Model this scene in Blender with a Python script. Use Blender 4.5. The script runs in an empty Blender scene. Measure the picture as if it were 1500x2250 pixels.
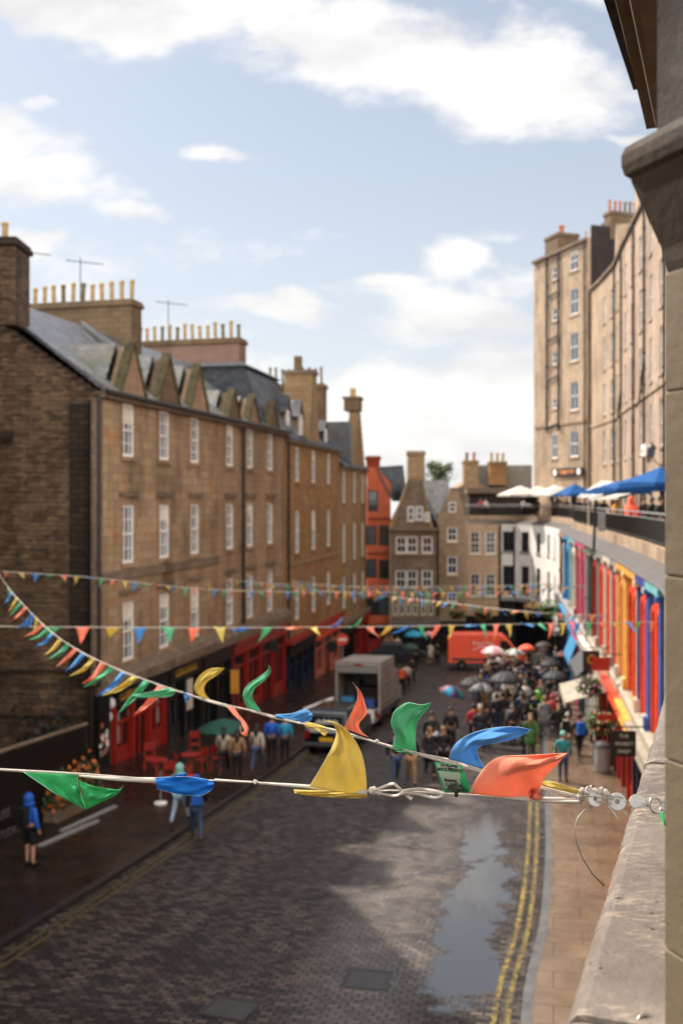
import bpy, bmesh, math, random
from mathutils import Vector, Matrix
random.seed(7)
S = bpy.context.scene
C = S.collection
# ---------------------------------------------------------------- camera
F = 2187.5
cd = bpy.data.cameras.new('camera'); cam = bpy.data.objects.new('camera', cd); C.objects.link(cam)
cd.sensor_fit = 'VERTICAL'; cd.sensor_height = 36; cd.sensor_width = 24; cd.lens = 35
cd.shift_y = -27/2250
cd.clip_start = 0.05; cd.clip_end = 2000
cam.location = (0, 0, 0); cam.rotation_euler = (math.radians(90), 0, 0)
cd.dof.use_dof = True; cd.dof.focus_distance = 2.05; cd.dof.aperture_fstop = 4.5
S.camera = cam
# ---------------------------------------------------------------- sky, sun, exposure
SUN = Vector((-0.72, 0.70, 0)).normalized()
SUN_EL = math.radians(46)
W = bpy.data.worlds.new('World'); S.world = W; W.use_nodes = True
def build_world():
    nt = W.node_tree; N = nt.nodes; L = nt.links; N.clear()
    out = N.new('ShaderNodeOutputWorld')
    sky = N.new('ShaderNodeTexSky'); sky.sky_type = 'NISHITA'; sky.sun_disc = False
    sky.sun_elevation = SUN_EL; sky.sun_rotation = math.atan2(SUN.x, SUN.y)
    sky.dust_density = 1.2; sky.ozone_density = 1.0
    bg = N.new('ShaderNodeBackground'); bg.inputs[1].default_value = 0.064
    L.new(sky.outputs[0], bg.inputs[0])
    tc = N.new('ShaderNodeTexCoord')
    def math_(op, a, b=None, clamp=False):
        n = N.new('ShaderNodeMath'); n.operation = op; n.use_clamp = clamp
        for i, v in enumerate((a, b)):
            if v is None: continue
            if isinstance(v, (int, float)): n.inputs[i].default_value = v
            else: L.new(v, n.inputs[i])
        return n.outputs[0]
    sep = N.new('ShaderNodeSeparateXYZ'); L.new(tc.outputs['Generated'], sep.inputs[0])
    yy = math_('MAXIMUM', sep.outputs[1], 0.12)
    u = math_('DIVIDE', sep.outputs[0], yy); v = math_('DIVIDE', sep.outputs[2], yy)
    comb = N.new('ShaderNodeCombineXYZ'); L.new(u, comb.inputs[0]); L.new(v, comb.inputs[1])
    def noise(scale, det, rough, vec, stretch=None):
        n = N.new('ShaderNodeTexNoise'); n.inputs['Scale'].default_value = scale
        n.inputs['Detail'].default_value = det; n.inputs['Roughness'].default_value = rough
        if stretch:
            m = N.new('ShaderNodeMapping'); m.inputs['Scale'].default_value = stretch; m.inputs['Rotation'].default_value = (0, 0, -0.22)
            L.new(vec, m.inputs[0]); vec = m.outputs[0]
        L.new(vec, n.inputs['Vector']); return n
    nz = noise(7, 9, 0.6, comb.outputs[0], (1, 1.9, 1))
    wob = noise(5, 5, 0.55, comb.outputs[0])
    sub = N.new('ShaderNodeVectorMath'); sub.operation = 'SUBTRACT'; L.new(wob.outputs['Color'], sub.inputs[0]); sub.inputs[1].default_value = (.5, .5, .5)
    sc = N.new('ShaderNodeVectorMath'); sc.operation = 'SCALE'; L.new(sub.outputs[0], sc.inputs[0]); sc.inputs['Scale'].default_value = 0.10
    add = N.new('ShaderNodeVectorMath'); add.operation = 'ADD'; L.new(comb.outputs[0], add.inputs[0]); L.new(sc.outputs[0], add.inputs[1])
    pos = add.outputs[0]
    blobs = [(250,-10,520,120,8,1.0),(780,90,420,130,14,1.05),(1050,180,300,120,8,1.0),(1220,130,220,110,0,.9),(1300,-60,260,70,0,.5),
             (60,400,260,85,12,.95),(-60,300,250,90,10,.8),(230,470,170,40,5,.6),(480,335,120,24,6,.62),(1370,290,75,16,0,.7),
             (600,690,190,30,2,.85),(850,632,130,32,-4,.85),(1010,585,80,60,0,.8),(985,740,270,70,4,.62),(1120,640,120,50,0,.62),
             (880,930,220,150,0,1.5),(1080,890,190,150,0,1.4),(1050,1020,420,110,0,1.4),(1000,700,230,60,6,.85),(70,545,90,38,0,.7),(90,215,60,26,0,.55),(180,640,110,60,0,.5),(430,800,300,110,0,.45),(300,600,300,60,4,.5),(700,520,160,40,-6,.42),(560,560,260,60,3,.4),(900,660,200,40,2,.7),(1100,500,90,30,0,.45)]
    tot = None
    for (bx, by, rx, ry, rot, w) in blobs:
        m = N.new('ShaderNodeMapping'); m.vector_type = 'TEXTURE'
        m.inputs['Location'].default_value = ((bx-750)/F, (1098-by)/F, 0)
        m.inputs['Rotation'].default_value = (0, 0, math.radians(-rot))
        m.inputs['Scale'].default_value = (rx/F, ry/F, 1)
        L.new(pos, m.inputs[0])
        ln = N.new('ShaderNodeVectorMath'); ln.operation = 'LENGTH'; L.new(m.outputs[0], ln.inputs[0])
        d = math_('SUBTRACT', 1.35, ln.outputs['Value'], True)
        d = math_('MULTIPLY', d, w)
        tot = d if tot is None else math_('MAXIMUM', tot, d)
    inview = math_('MULTIPLY', math_('ADD', sep.outputs[1], 0.1), 2.2, True)
    gen = noise(2.2, 7, 0.6, tc.outputs['Generated'])
    g2 = math_('MULTIPLY', math_('SUBTRACT', gen.outputs[0], 0.36), 4.0, True)
    base = N.new('ShaderNodeMix'); base.data_type = 'FLOAT'
    L.new(inview, base.inputs[0]); L.new(g2, base.inputs[2]); L.new(tot, base.inputs[3])
    n1 = math_('MULTIPLY', math_('SUBTRACT', nz.outputs[0], 0.5), 2.2)
    dens = math_('MULTIPLY', math_('ADD', math_('SUBTRACT', base.outputs[0], 0.26), n1), 1.7, True)
    sm = N.new('ShaderNodeMapRange'); sm.interpolation_type = 'SMOOTHSTEP'; L.new(dens, sm.inputs[0])
    fac = math_('MULTIPLY', sm.outputs[0], 0.93)
    # clouds: bright with faint grey bellies
    cn = noise(4.5, 6, 0.55, comb.outputs[0], (1, 2.4, 1))
    ramp = N.new('ShaderNodeValToRGB'); L.new(cn.outputs[0], ramp.inputs[0])
    ramp.color_ramp.elements[0].position = 0.36; ramp.color_ramp.elements[0].color = (0.72, 0.715, 0.72, 1)
    ramp.color_ramp.elements[1].position = 0.56; ramp.color_ramp.elements[1].color = (0.94, 0.92, 0.89, 1)
    cb = N.new('ShaderNodeBackground'); L.new(ramp.outputs[0], cb.inputs[0]); L.new(math_('SUBTRACT', 2.5, math_('MULTIPLY', inview, 1.90)), cb.inputs[1])  # unseen clouds behind the camera are brightened as added fill light
    # thin high haze everywhere, denser low down
    hz = N.new('ShaderNodeBackground'); hz.inputs[0].default_value = (0.81, 0.82, 0.835, 1); hz.inputs[1].default_value = 0.55
    vz = math_('MAXIMUM', sep.outputs[2], 0)
    hf = math_('MULTIPLY', math_('POWER', math_('SUBTRACT', 1.0, vz, True), 3.0), 0.62)
    hf = math_('ADD', hf, 0.24)
    m1 = N.new('ShaderNodeMixShader'); L.new(hf, m1.inputs[0]); L.new(bg.outputs[0], m1.inputs[1]); L.new(hz.outputs[0], m1.inputs[2])
    m2 = N.new('ShaderNodeMixShader'); L.new(fac, m2.inputs[0]); L.new(m1.outputs[0], m2.inputs[1]); L.new(cb.outputs[0], m2.inputs[2])
    L.new(m2.outputs[0], out.inputs[0])
build_world()
sd = bpy.data.lights.new('sun', 'SUN'); sun = bpy.data.objects.new('sun', sd); C.objects.link(sun)
sd.energy = 3.8; sd.angle = math.radians(0.6); sd.color = (1.0, 0.92, 0.82)
to_sun = Vector((SUN.x*math.cos(SUN_EL), SUN.y*math.cos(SUN_EL), math.sin(SUN_EL)))
sun.rotation_euler = to_sun.to_track_quat('Z', 'Y').to_euler()
sun.location = (-30, 30, 60)
S.view_settings.view_transform = 'Standard'; S.view_settings.look = 'None'
S.view_settings.exposure = 1.0; S.view_settings.gamma = 1.0
S.cycles.max_bounces = 6; S.cycles.diffuse_bounces = 3; S.cycles.glossy_bounces = 3; S.cycles.transmission_bounces = 3
S.cycles.use_denoising = True

# ---------------------------------------------------------------- helpers
def P(px, py, Y): return Vector(((px-750)/F*Y, Y, (1098-py)/F*Y))
def G(Y): return -(7.4+0.065*min(max(Y, -20), 96))
def PG(px, py):
    Y = 7.4*F/((py-1098)-0.065*F); return Vector(((px-750)/F*Y, Y, G(Y)))
def s2l(c): return c/12.92 if c <= 0.04045 else ((c+0.055)/1.055)**2.4
def rgb(h):
    h = h.lstrip('#'); return tuple(s2l(int(h[i:i+2], 16)/255) for i in (0, 2, 4))+(1,)
class Fr:
    """wall frame: s along the wall, d outward (to the right of travel), z up"""
    def __init__(s, a, b):
        s.a = Vector((a[0], a[1])); b = Vector((b[0], b[1])); s.len = (b-s.a).length
        s.u = (b-s.a)/s.len; s.n = Vector((s.u.y, -s.u.x))
    def p(s, t, d, z):
        q = s.a+s.u*t+s.n*d; return Vector((q.x, q.y, z))
    def hit(s, px):   # s where the sight line of image column px meets the wall
        k = (px-750)/F; return (k*s.a.y-s.a.x)/(s.u.x-k*s.u.y)
    def mat(s, t, d, z):
        m = Matrix.Identity(4); o = s.p(t, d, z)
        for i in range(3):
            m[i][0] = (-s.u.x, -s.u.y, 0)[i]; m[i][1] = (s.n.x, s.n.y, 0)[i]; m[i][2] = (0, 0, 1)[i]; m[i][3] = o[i]
        return m
    def tmat(s, t, d, z):
        m = Matrix.Identity(4); o = s.p(t, d, z)
        for i in range(3):
            m[i][0] = (s.u.x, s.u.y, 0)[i]; m[i][1] = (0, 0, 1)[i]; m[i][2] = (s.n.x, s.n.y, 0)[i]; m[i][3] = o[i]
        return m
class MB:
    def __init__(s): s.v = []; s.f = []
    def add(s, vs, fs):
        o = len(s.v); s.v += [Vector(v) for v in vs]; s.f += [tuple(i+o for i in f) for f in fs]; return s
    def hexa(s, p):  # 8 points: bottom 4 ccw, top 4
        return s.add(p, [(3,2,1,0),(4,5,6,7),(0,1,5,4),(1,2,6,5),(2,3,7,6),(3,0,4,7)])
    def box(s, x0, x1, y0, y1, z0, z1, m=None):
        p = [Vector(q) for q in ((x0,y0,z0),(x1,y0,z0),(x1,y1,z0),(x0,y1,z0),(x0,y0,z1),(x1,y0,z1),(x1,y1,z1),(x0,y1,z1))]
        if m: p = [m @ q for q in p]
        return s.hexa(p)
    def fbox(s, fr, s0, s1, d0, d1, z0, z1):
        p = []
        for z in (z0, z1): p += [fr.p(s0,d1,z), fr.p(s1,d1,z), fr.p(s1,d0,z), fr.p(s0,d0,z)]
        return s.hexa(p)
    def fprism(s, fr, pts, d0, d1):  # pts (s,z) outline, extruded in d
        n = len(pts); a = [fr.p(q[0], d1, q[1]) for q in pts]; b = [fr.p(q[0], d0, q[1]) for q in pts]
        return s.add(a+b, [tuple(range(n)), tuple(range(2*n-1, n-1, -1))]+[(i, i+n, (i+1) % n+n, (i+1) % n) for i in range(n)])
    def sprism(s, fr, pts, s0, s1):  # pts (d,z) outline, extruded along the wall
        n = len(pts); a = [fr.p(s0, q[0], q[1]) for q in pts]; b = [fr.p(s1, q[0], q[1]) for q in pts]
        return s.add(a+b, [tuple(range(n)), tuple(range(2*n-1, n-1, -1))]+[(i, i+n, (i+1) % n+n, (i+1) % n) for i in range(n)])
    def tube(s, pts, r, n=6, cap=True):
        pts = [Vector(p) for p in pts]; rs = r if isinstance(r, (list, tuple)) else [r]*len(pts)
        o = len(s.v); up = None
        for i, p in enumerate(pts):
            t = (pts[min(i+1, len(pts)-1)]-pts[max(i-1, 0)]).normalized()
            if up is None: up = Vector((0,0,1)) if abs(t.z) < .9 else Vector((1,0,0))
            a = t.cross(up).normalized(); b = a.cross(t).normalized(); up = b
            for k in range(n):
                w = 2*math.pi*k/n; s.v.append(p+(a*math.cos(w)+b*math.sin(w))*rs[i])
        for i in range(len(pts)-1):
            for k in range(n):
                s.f.append((o+i*n+k, o+i*n+(k+1) % n, o+(i+1)*n+(k+1) % n, o+(i+1)*n+k))
        if cap:
            s.f.append(tuple(o+k for k in range(n-1, -1, -1))); s.f.append(tuple(o+(len(pts)-1)*n+k for k in range(n)))
        return s
    def lathe(s, prof, n=12, m=None):  # prof (r,z) bottom to top
        o = len(s.v)
        for r, z in prof:
            for k in range(n):
                w = 2*math.pi*k/n; q = Vector((r*math.cos(w), r*math.sin(w), z)); s.v.append(m @ q if m else q)
        for i in range(len(prof)-1):
            for k in range(n): s.f.append((o+i*n+k, o+i*n+(k+1) % n, o+(i+1)*n+(k+1) % n, o+(i+1)*n+k))
        s.f.append(tuple(o+k for k in range(n-1, -1, -1))); s.f.append(tuple(o+(len(prof)-1)*n+k for k in range(n)))
        return s
    def ball(s, c, r, m=None, n=10, k=7):
        c = Vector(c); r = r if isinstance(r, (tuple, list)) else (r,)*3
        mm = Matrix.Translation(c) @ (m or Matrix.Identity(4)) @ Matrix.Diagonal((r[0], r[1], r[2], 1))
        return s.lathe([(max(1e-3, math.sin(math.pi*i/k)), -math.cos(math.pi*i/k)) for i in range(k+1)], n, mm)
    def build(s, name, mat, parent=None, bevel=0, smooth=False, solid=0, sub=0, world=True):
        off = (Vector(parent.matrix_world.translation) if parent and world else Vector())
        if parent and world:
            q = parent
            off = Vector()
            while q: off += q.location; q = q.parent
        me = bpy.data.meshes.new(name); me.from_pydata([v-off for v in s.v], [], s.f); me.update()
        uv = me.uv_layers.new(name='UVMap').data
        for pl in me.polygons:
            n = pl.normal
            if abs(n.z) > .75: e1, e2 = Vector((1,0,0)), Vector((0,1,0))
            else: e1 = Vector((-n.y, n.x, 0)).normalized(); e2 = Vector((0,0,1)) if abs(n.z) < .25 else n.cross(e1).normalized()
            for li in pl.loop_indices:
                co = me.vertices[me.loops[li].vertex_index].co+off
                uv[li].uv = (co.dot(e1), co.dot(e2))
        if smooth:
            for pl in me.polygons: pl.use_smooth = True
        me.materials.append(mat)
        o = bpy.data.objects.new(name, me); C.objects.link(o)
        if parent: o.parent = parent
        if bevel: b = o.modifiers.new('bevel', 'BEVEL'); b.width = bevel; b.segments = 2; b.limit_method = 'ANGLE'
        if solid: b = o.modifiers.new('solid', 'SOLIDIFY'); b.thickness = solid; b.offset = 0
        if sub: b = o.modifiers.new('sub', 'SUBSURF'); b.levels = sub; b.render_levels = sub
        return o
def tag(o, label=None, cat=None, group=None, kind=None):
    for k, v in (('label', label), ('category', cat), ('group', group), ('kind', kind)):
        if v: o[k] = v
    return o
def empty(name, loc, label=None, cat=None, group=None):
    o = bpy.data.objects.new(name, None); C.objects.link(o); o.location = loc; o.empty_display_size = .3
    return tag(o, label, cat, group)
def copy_tree(o, parent=None):
    c = o.copy(); C.objects.link(c); c.parent = parent
    for ch in list(o.children): copy_tree(ch, c)
    return c
def inst(name, me, parent, m, mat=None):
    o = bpy.data.objects.new(name, me); C.objects.link(o); o.parent = parent
    q = parent; off = Vector()
    while q: off += q.location; q = q.parent
    o.matrix_local = Matrix.Translation(-off) @ m
    return o
def text(name, body, size, mat, parent, m, ext=0.004, align='CENTER', sx=1.0, sp=1.0, bold=0.0):
    cu = bpy.data.curves.new('t', 'FONT'); cu.body = body; cu.size = size; cu.extrude = ext; cu.align_x = align; cu.align_y = 'CENTER'
    cu.space_character = sp; cu.offset = bold
    to = bpy.data.objects.new('t', cu); C.objects.link(to)
    dg = bpy.context.evaluated_depsgraph_get(); me = bpy.data.meshes.new_from_object(to.evaluated_get(dg))
    bpy.data.objects.remove(to); me.materials.clear(); me.materials.append(mat); me.name = name
    return inst(name, me, parent, m @ Matrix.Diagonal((sx, 1, 1, 1)))

# ---------------------------------------------------------------- materials
def base_mat(name):
    m = bpy.data.materials.new(name); m.use_nodes = True; nt = m.node_tree
    return m, nt.nodes, nt.links, nt.nodes['Principled BSDF']
def mix_(N, L, fac, a, b, mode='MIX'):
    n = N.new('ShaderNodeMix'); n.data_type = 'RGBA'; n.blend_type = mode
    for i, v in ((0, fac), (6, a), (7, b)):
        if isinstance(v, (int, float)): n.inputs[i].default_value = v
        elif isinstance(v, tuple): n.inputs[i].default_value = v
        else: L.new(v, n.inputs[i])
    return n.outputs[2]
def nz_(N, L, scale, det=5, rough=.6, vec=None, stretch=None, seed=0):
    t = N.new('ShaderNodeTexNoise'); t.inputs['Scale'].default_value = scale; t.inputs['Detail'].default_value = det; t.inputs['Roughness'].default_value = rough
    if vec is None:
        tc = N.new('ShaderNodeTexCoord'); vec = tc.outputs['Object']
    mp = N.new('ShaderNodeMapping'); mp.inputs['Location'].default_value = (seed*3.7, seed*1.9, seed)
    if stretch: mp.inputs['Scale'].default_value = stretch
    L.new(vec, mp.inputs[0]); L.new(mp.outputs[0], t.inputs['Vector'])
    return t.outputs[0]
def ramp_(N, L, src, p0, p1, c0=(0,0,0,1), c1=(1,1,1,1)):
    r = N.new('ShaderNodeValToRGB'); L.new(src, r.inputs[0])
    r.color_ramp.elements[0].position = p0; r.color_ramp.elements[0].color = c0
    r.color_ramp.elements[1].position = p1; r.color_ramp.elements[1].color = c1
    return r.outputs[0]
def bump_(N, L, b, h, strength, dist):
    n = N.new('ShaderNodeBump'); n.inputs['Strength'].default_value = strength; n.inputs['Distance'].default_value = dist
    L.new(h, n.inputs['Height']); L.new(n.outputs[0], b.inputs['Normal']); return n
def paint(name, col, rough=.5, var=.25, scale=3, spec=.5, metal=0, bump=0.0, bscale=40, sheen=0):
    m, N, L, b = base_mat(name); c = rgb(col) if isinstance(col, str) else col
    d = tuple(x*(1-var) for x in c[:3])+(1,); e = tuple(min(1, x*(1+var*.6)) for x in c[:3])+(1,)
    f = ramp_(N, L, nz_(N, L, scale, 6, .65), .35, .65)
    L.new(mix_(N, L, f, d, e), b.inputs['Base Color'])
    b.inputs['Roughness'].default_value = rough; b.inputs['Metallic'].default_value = metal
    b.inputs['Specular IOR Level'].default_value = spec
    if sheen: b.inputs['Sheen Weight'].default_value = sheen
    if bump: bump_(N, L, b, nz_(N, L, bscale, 4, .6), bump, .01)
    return m
def stone(name, c1, c2, mortar, bw=.7, bh=.32, ms=.012, stain='#2a211b', stain_amt=.5, patch=None, rough=.8, bump=.5, drip=.6, mt=.5, vs=.35, wobk=1):
    m, N, L, b = base_mat(name)
    uv = N.new('ShaderNodeUVMap'); uv.uv_map = 'UVMap'; v = uv.outputs[0]
    wob = N.new('ShaderNodeVectorMath'); wob.operation = 'MULTIPLY_ADD'
    tn = N.new('ShaderNodeTexNoise'); tn.inputs['Scale'].default_value = 2.2; L.new(v, tn.inputs['Vector'])
    L.new(tn.outputs['Color'], wob.inputs[0]); wob.inputs[1].default_value = (.05*wobk, .03*wobk, 0); L.new(v, wob.inputs[2])
    br = N.new('ShaderNodeTexBrick'); br.inputs['Scale'].default_value = 1
    br.inputs['Brick Width'].default_value = bw; br.inputs['Row Height'].default_value = bh
    br.inputs['Mortar Size'].default_value = ms; br.inputs['Mortar Smooth'].default_value = mt; br.inputs['Bias'].default_value = -.1
    br.inputs['Color1'].default_value = rgb(c1); br.inputs['Color2'].default_value = rgb(c2); br.inputs['Mortar'].default_value = rgb(mortar)
    L.new(wob.outputs[0], br.inputs['Vector'])
    fine = nz_(N, L, 9, 8, .7, v)
    col = mix_(N, L, .35, br.outputs['Color'], ramp_(N, L, fine, .3, .75, (.25,.25,.25,1), (1,1,1,1)), 'MULTIPLY')
    if patch:
        pf = ramp_(N, L, nz_(N, L, 1.0, 5, .62, v, (1, .8, 1), 3), .55, .68)
        col = mix_(N, L, pf, col, mix_(N, L, .68, col, rgb(patch)))
    if wobk > 3:
        vo = N.new('ShaderNodeTexVoronoi'); vo.inputs['Scale'].default_value = 1.0; vm = N.new('ShaderNodeMapping'); vm.inputs['Scale'].default_value = (2.9, 7.0, 1); L.new(wob.outputs[0], vm.inputs[0]); L.new(vm.outputs[0], vo.inputs['Vector'])
        sv = N.new('ShaderNodeSeparateColor'); L.new(vo.outputs['Color'], sv.inputs[0])
        col = mix_(N, L, .5, col, ramp_(N, L, sv.outputs[0], .1, .95, rgb('#3a2c20'), rgb('#8a6f54')))
        vd = N.new('ShaderNodeTexVoronoi'); vd.feature = 'DISTANCE_TO_EDGE'; vd.inputs['Scale'].default_value = 1.0; L.new(vm.outputs[0], vd.inputs['Vector'])
        col = mix_(N, L, ramp_(N, L, vd.outputs['Distance'], .02, .08, (.4,.4,.4,1), (0,0,0,1)), col, rgb('#2c2119'))
    st = ramp_(N, L, nz_(N, L, vs, 7, .68, v, (1.6, .55, 1), 1), .45, .72)
    dr = ramp_(N, L, nz_(N, L, .8, 5, .6, v, (2.2, .18, 1), 5), .5, .75)
    col = mix_(N, L, mul(N, L, st, stain_amt), col, rgb(stain))
    col = mix_(N, L, mul(N, L, dr, drip*stain_amt), col, rgb(stain))
    L.new(col, b.inputs['Base Color']); b.inputs['Roughness'].default_value = rough; b.inputs['Specular IOR Level'].default_value = .3
    h = N.new('ShaderNodeMath'); h.operation = 'MULTIPLY_ADD'; L.new(br.outputs['Fac'], h.inputs[0]); h.inputs[1].default_value = -1.2; L.new(fine, h.inputs[2])
    bump_(N, L, b, h.outputs[0], bump, .03)
    return m
def mul(N, L, a, k):
    n = N.new('ShaderNodeMath'); n.operation = 'MULTIPLY'; L.new(a, n.inputs[0])
    if isinstance(k, (int, float)): n.inputs[1].default_value = k
    else: L.new(k, n.inputs[1])
    return n.outputs[0]
def slate(name, c1, c2, rough=.38, moss=None):
    m, N, L, b = base_mat(name)
    uv = N.new('ShaderNodeUVMap'); uv.uv_map = 'UVMap'; v = uv.outputs[0]
    br = N.new('ShaderNodeTexBrick'); br.inputs['Scale'].default_value = 1; br.inputs['Brick Width'].default_value = .3; br.inputs['Row Height'].default_value = .2
    br.inputs['Mortar Size'].default_value = .012; br.inputs['Mortar Smooth'].default_value = .3
    br.inputs['Color1'].default_value = rgb(c1); br.inputs['Color2'].default_value = rgb(c2); br.inputs['Mortar'].default_value = (.01,.01,.012,1)
    L.new(v, br.inputs['Vector'])
    col = br.outputs['Color']
    if moss: col = mix_(N, L, ramp_(N, L, nz_(N, L, .9, 6, .7, v), .5, .66), col, rgb(moss))
    L.new(col, b.inputs['Base Color'])
    L.new(ramp_(N, L, nz_(N, L, 1.6, 5, .6, v), .3, .7, (rough*.6,)*3+(1,), (min(1, rough*1.7),)*3+(1,)), b.inputs['Roughness'])
    h = N.new('ShaderNodeMath'); h.operation = 'MULTIPLY_ADD'; L.new(br.outputs['Fac'], h.inputs[0]); h.inputs[1].default_value = -1; L.new(nz_(N, L, 5, 3, .6, v), h.inputs[2])
    bump_(N, L, b, h.outputs[0], .7, .03)
    return m
def cloth(name, col, trans=.35, rough=.8):
    m, N, L, b = base_mat(name); c = rgb(col)
    w = N.new('ShaderNodeTexWave'); w.inputs['Scale'].default_value = 260; w.bands_direction = 'DIAGONAL'
    tc = N.new('ShaderNodeTexCoord'); L.new(tc.outputs['Object'], w.inputs['Vector'])
    col2 = mix_(N, L, ramp_(N, L, nz_(N, L, 9, 4, .6), .3, .7), tuple(x*.93 for x in c[:3])+(1,), c)
    L.new(col2, b.inputs['Base Color']); b.inputs['Roughness'].default_value = rough; b.inputs['Specular IOR Level'].default_value = .12
    bump_(N, L, b, w.outputs[0], .15, .001)
    t = N.new('ShaderNodeBsdfTranslucent'); L.new(col2, t.inputs[0])
    mx = N.new('ShaderNodeMixShader'); mx.inputs[0].default_value = trans
    out = N['Material Output'] if 'Material Output' in N else None
    L.new(b.outputs[0], mx.inputs[1]); L.new(t.outputs[0], mx.inputs[2]); L.new(mx.outputs[0], out.inputs[0])
    return m
MT = {}
MT['glass'] = paint('window_glass', '#1d1f22', .06, .5, .6, spec=.7)
MT['glass_far'] = paint('window_glass_pale', '#454d58', .08, .5, .5, spec=.8)
MT['dark'] = paint('dark_interior', '#0c0b0a', .7, .3)
MT['white'] = paint('white_painted_wood', '#e6e2da', .5, .12)
MT['pipe'] = paint('black_cast_iron', '#17130f', .45, .3)
MT['black'] = paint('black_shop_paint', '#0b0a0a', .35, .3)
MT['red'] = paint('red_shop_paint', '#8e1c12', .4, .2)
MT['redo'] = paint('orange_red_paint', '#d8492a', .5, .28)
MT['redd'] = paint('deep_red_paint', '#8e1a10', .45, .15)
MT['navy'] = paint('navy_shop_paint', '#10162e', .4, .2)
MT['pink'] = paint('salmon_shop_paint', '#b56350', .5, .15)
MT['yellow'] = paint('yellow_paint', '#d4a044', .5, .3)
MT['blue'] = paint('blue_paint', '#3a60a0', .5, .3)
MT['royal'] = paint('deep_blue_paint', '#36468c', .5, .3)
MT['cyan'] = paint('pale_turquoise_paint', '#72b0b6', .5, .3)
MT['sky'] = paint('bright_blue_paint', '#3a86b2', .5, .3)
MT['magenta'] = paint('magenta_paint', '#b8486a', .5, .3)
MT['peach'] = paint('peach_paint', '#dc8e52', .5, .12)
MT['cream'] = paint('cream_paint', '#c9bda6', .5, .12)
MT['greyp'] = paint('grey_paint', '#8b8784', .5, .12)
MT['greenp'] = paint('dark_green_paint', '#2f4a42', .5, .12)
MT['gold'] = paint('gold_lettering', '#b98c2b', .45, .1)
MT['lead'] = paint('lead_flashing', '#6d6e70', .55, .25, 2, bump=.2)
MT['pot'] = paint('buff_clay', '#a98a55', .7, .3, 4)
MT['pot_d'] = paint('sooty_clay', '#6c5a33', .7, .4, 4)
MT['pot_r'] = paint('terracotta_clay', '#a8643c', .7, .3, 4)
MT['steel'] = paint('galvanised_steel', '#a7a49f', .35, .25, 30, metal=.7)
MT['stA'] = stone('sandstone_near_terrace', '#9d8264', '#b59a78', '#7c6850', .75, .33, patch='#a5642b', stain='#382b20', stain_amt=.78, bump=.45)
MT['stA2'] = stone('sandstone_second_terrace', '#a08264', '#b29273', '#80684f', .7, .33, stain='#3f3226', stain_amt=.62)
MT['stB'] = stone('golden_sandstone', '#9a7448', '#ad8556', '#6b543a', .7, .3, patch='#93501e', stain='#3a2a1d', stain_amt=.4)
MT['stC'] = stone('buff_sandstone', '#957854', '#a58863', '#6b563e', .6, .3, stain='#3a2b1d', stain_amt=.35)
MT['rub'] = stone('dark_rubble_stone', '#5a4735', '#755c44', '#4a3a2b', .5, .17, .012, stain='#1d1510', stain_amt=.72, bump=1.0, drip=.5, vs=.42, wobk=4.5, mt=1.0)
MT['rubT'] = stone('sooty_rubble_stone', '#33271d', '#4a3829', '#1d1611', .5, .22, .02, stain='#0e0a08', stain_amt=.7, bump=.9)
MT['chim'] = stone('chimney_stone', '#6e5840', '#80684c', '#4c3c2c', .55, .27, stain='#3a2d22', stain_amt=.5)
MT['chimr'] = stone('chimney_harling', '#86695a', '#8f7262', '#7d6254', .8, .4, .004, stain='#4a372b', stain_amt=.4, bump=.2)
MT['chiml'] = stone('pale_chimney_stone', '#a08361', '#b59873', '#7d6549', .5, .26, stain='#5b4632', stain_amt=.35)
MT['fardark'] = stone('brown_far_stone', '#7a6755', '#8d7964', '#5c4d3e', .55, .27, stain='#261b14', stain_amt=.5)
MT['farbuff'] = stone('buff_far_stone', '#9a8268', '#ae957a', '#776350', .5, .26, stain='#4e3b2b', stain_amt=.4)
MT['beige'] = stone('beige_far_stone', '#cbab8b', '#dab998', '#ae9075', .6, .28, .006, stain='#7a5c42', stain_amt=.25, bump=.2)
MT['whiter'] = paint('white_render', '#dcd6ce', .7, .1, 1.2)
MT['orange'] = paint('orange_render', '#c25c34', .6, .2, 1.2)
MT['orangeb'] = stone('orange_brick', '#9e4426', '#8a3a20', '#6b3a28', .25, .09, .01, stain_amt=.2)
MT['ten1'] = stone('pale_tenement_stone', '#b1987e', '#c3a88b', '#84725e', .6, .28, .008, stain='#4c3d30', stain_amt=.65, bump=.3, drip=.9)
MT['ten2'] = stone('pink_tenement_stone', '#b19983', '#c5ab92', '#85735f', .6, .26, .008, patch='#a48678', stain='#54453a', stain_amt=.6, bump=.3, drip=.9)
MT['tend'] = stone('black_gable_stone', '#2c2221', '#372b29', '#1f1817', .6, .28, .01, stain='#171110', stain_amt=.5)
MT['slate'] = slate('grey_slate', '#34373d', '#4a4d54', .35)
MT['slatea'] = slate('wet_grey_slate', '#4c4e52', '#6b6c6e', .3)
MT['slatel'] = slate('pale_wet_slate', '#5a5a5a', '#77746e', .3)
MT['slated'] = slate('dark_slate', '#22242b', '#31343d', .4)
MT['slatem'] = slate('mossy_slate', '#4a4a48', '#6a6862', .32, '#4c4a1c')
MT['moss'] = paint('mossy_coping', '#4d4228', .95, .6, 5, bump=.8, bscale=14)

MT['skin'] = paint('skin', '#b98a6e', .5, .08)
MT['hair'] = paint('dark_hair', '#1e1510', .6, .3)
MT['hairb'] = paint('fair_hair', '#8c6a42', .6, .3)
MT['shoe'] = paint('shoe_leather', '#141210', .5, .3)
MT['tyre'] = paint('tyre_rubber', '#0e0e0e', .8, .3)
MT['chrome'] = paint('wheel_metal', '#8a8a8c', .3, .2, metal=.9)
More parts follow.
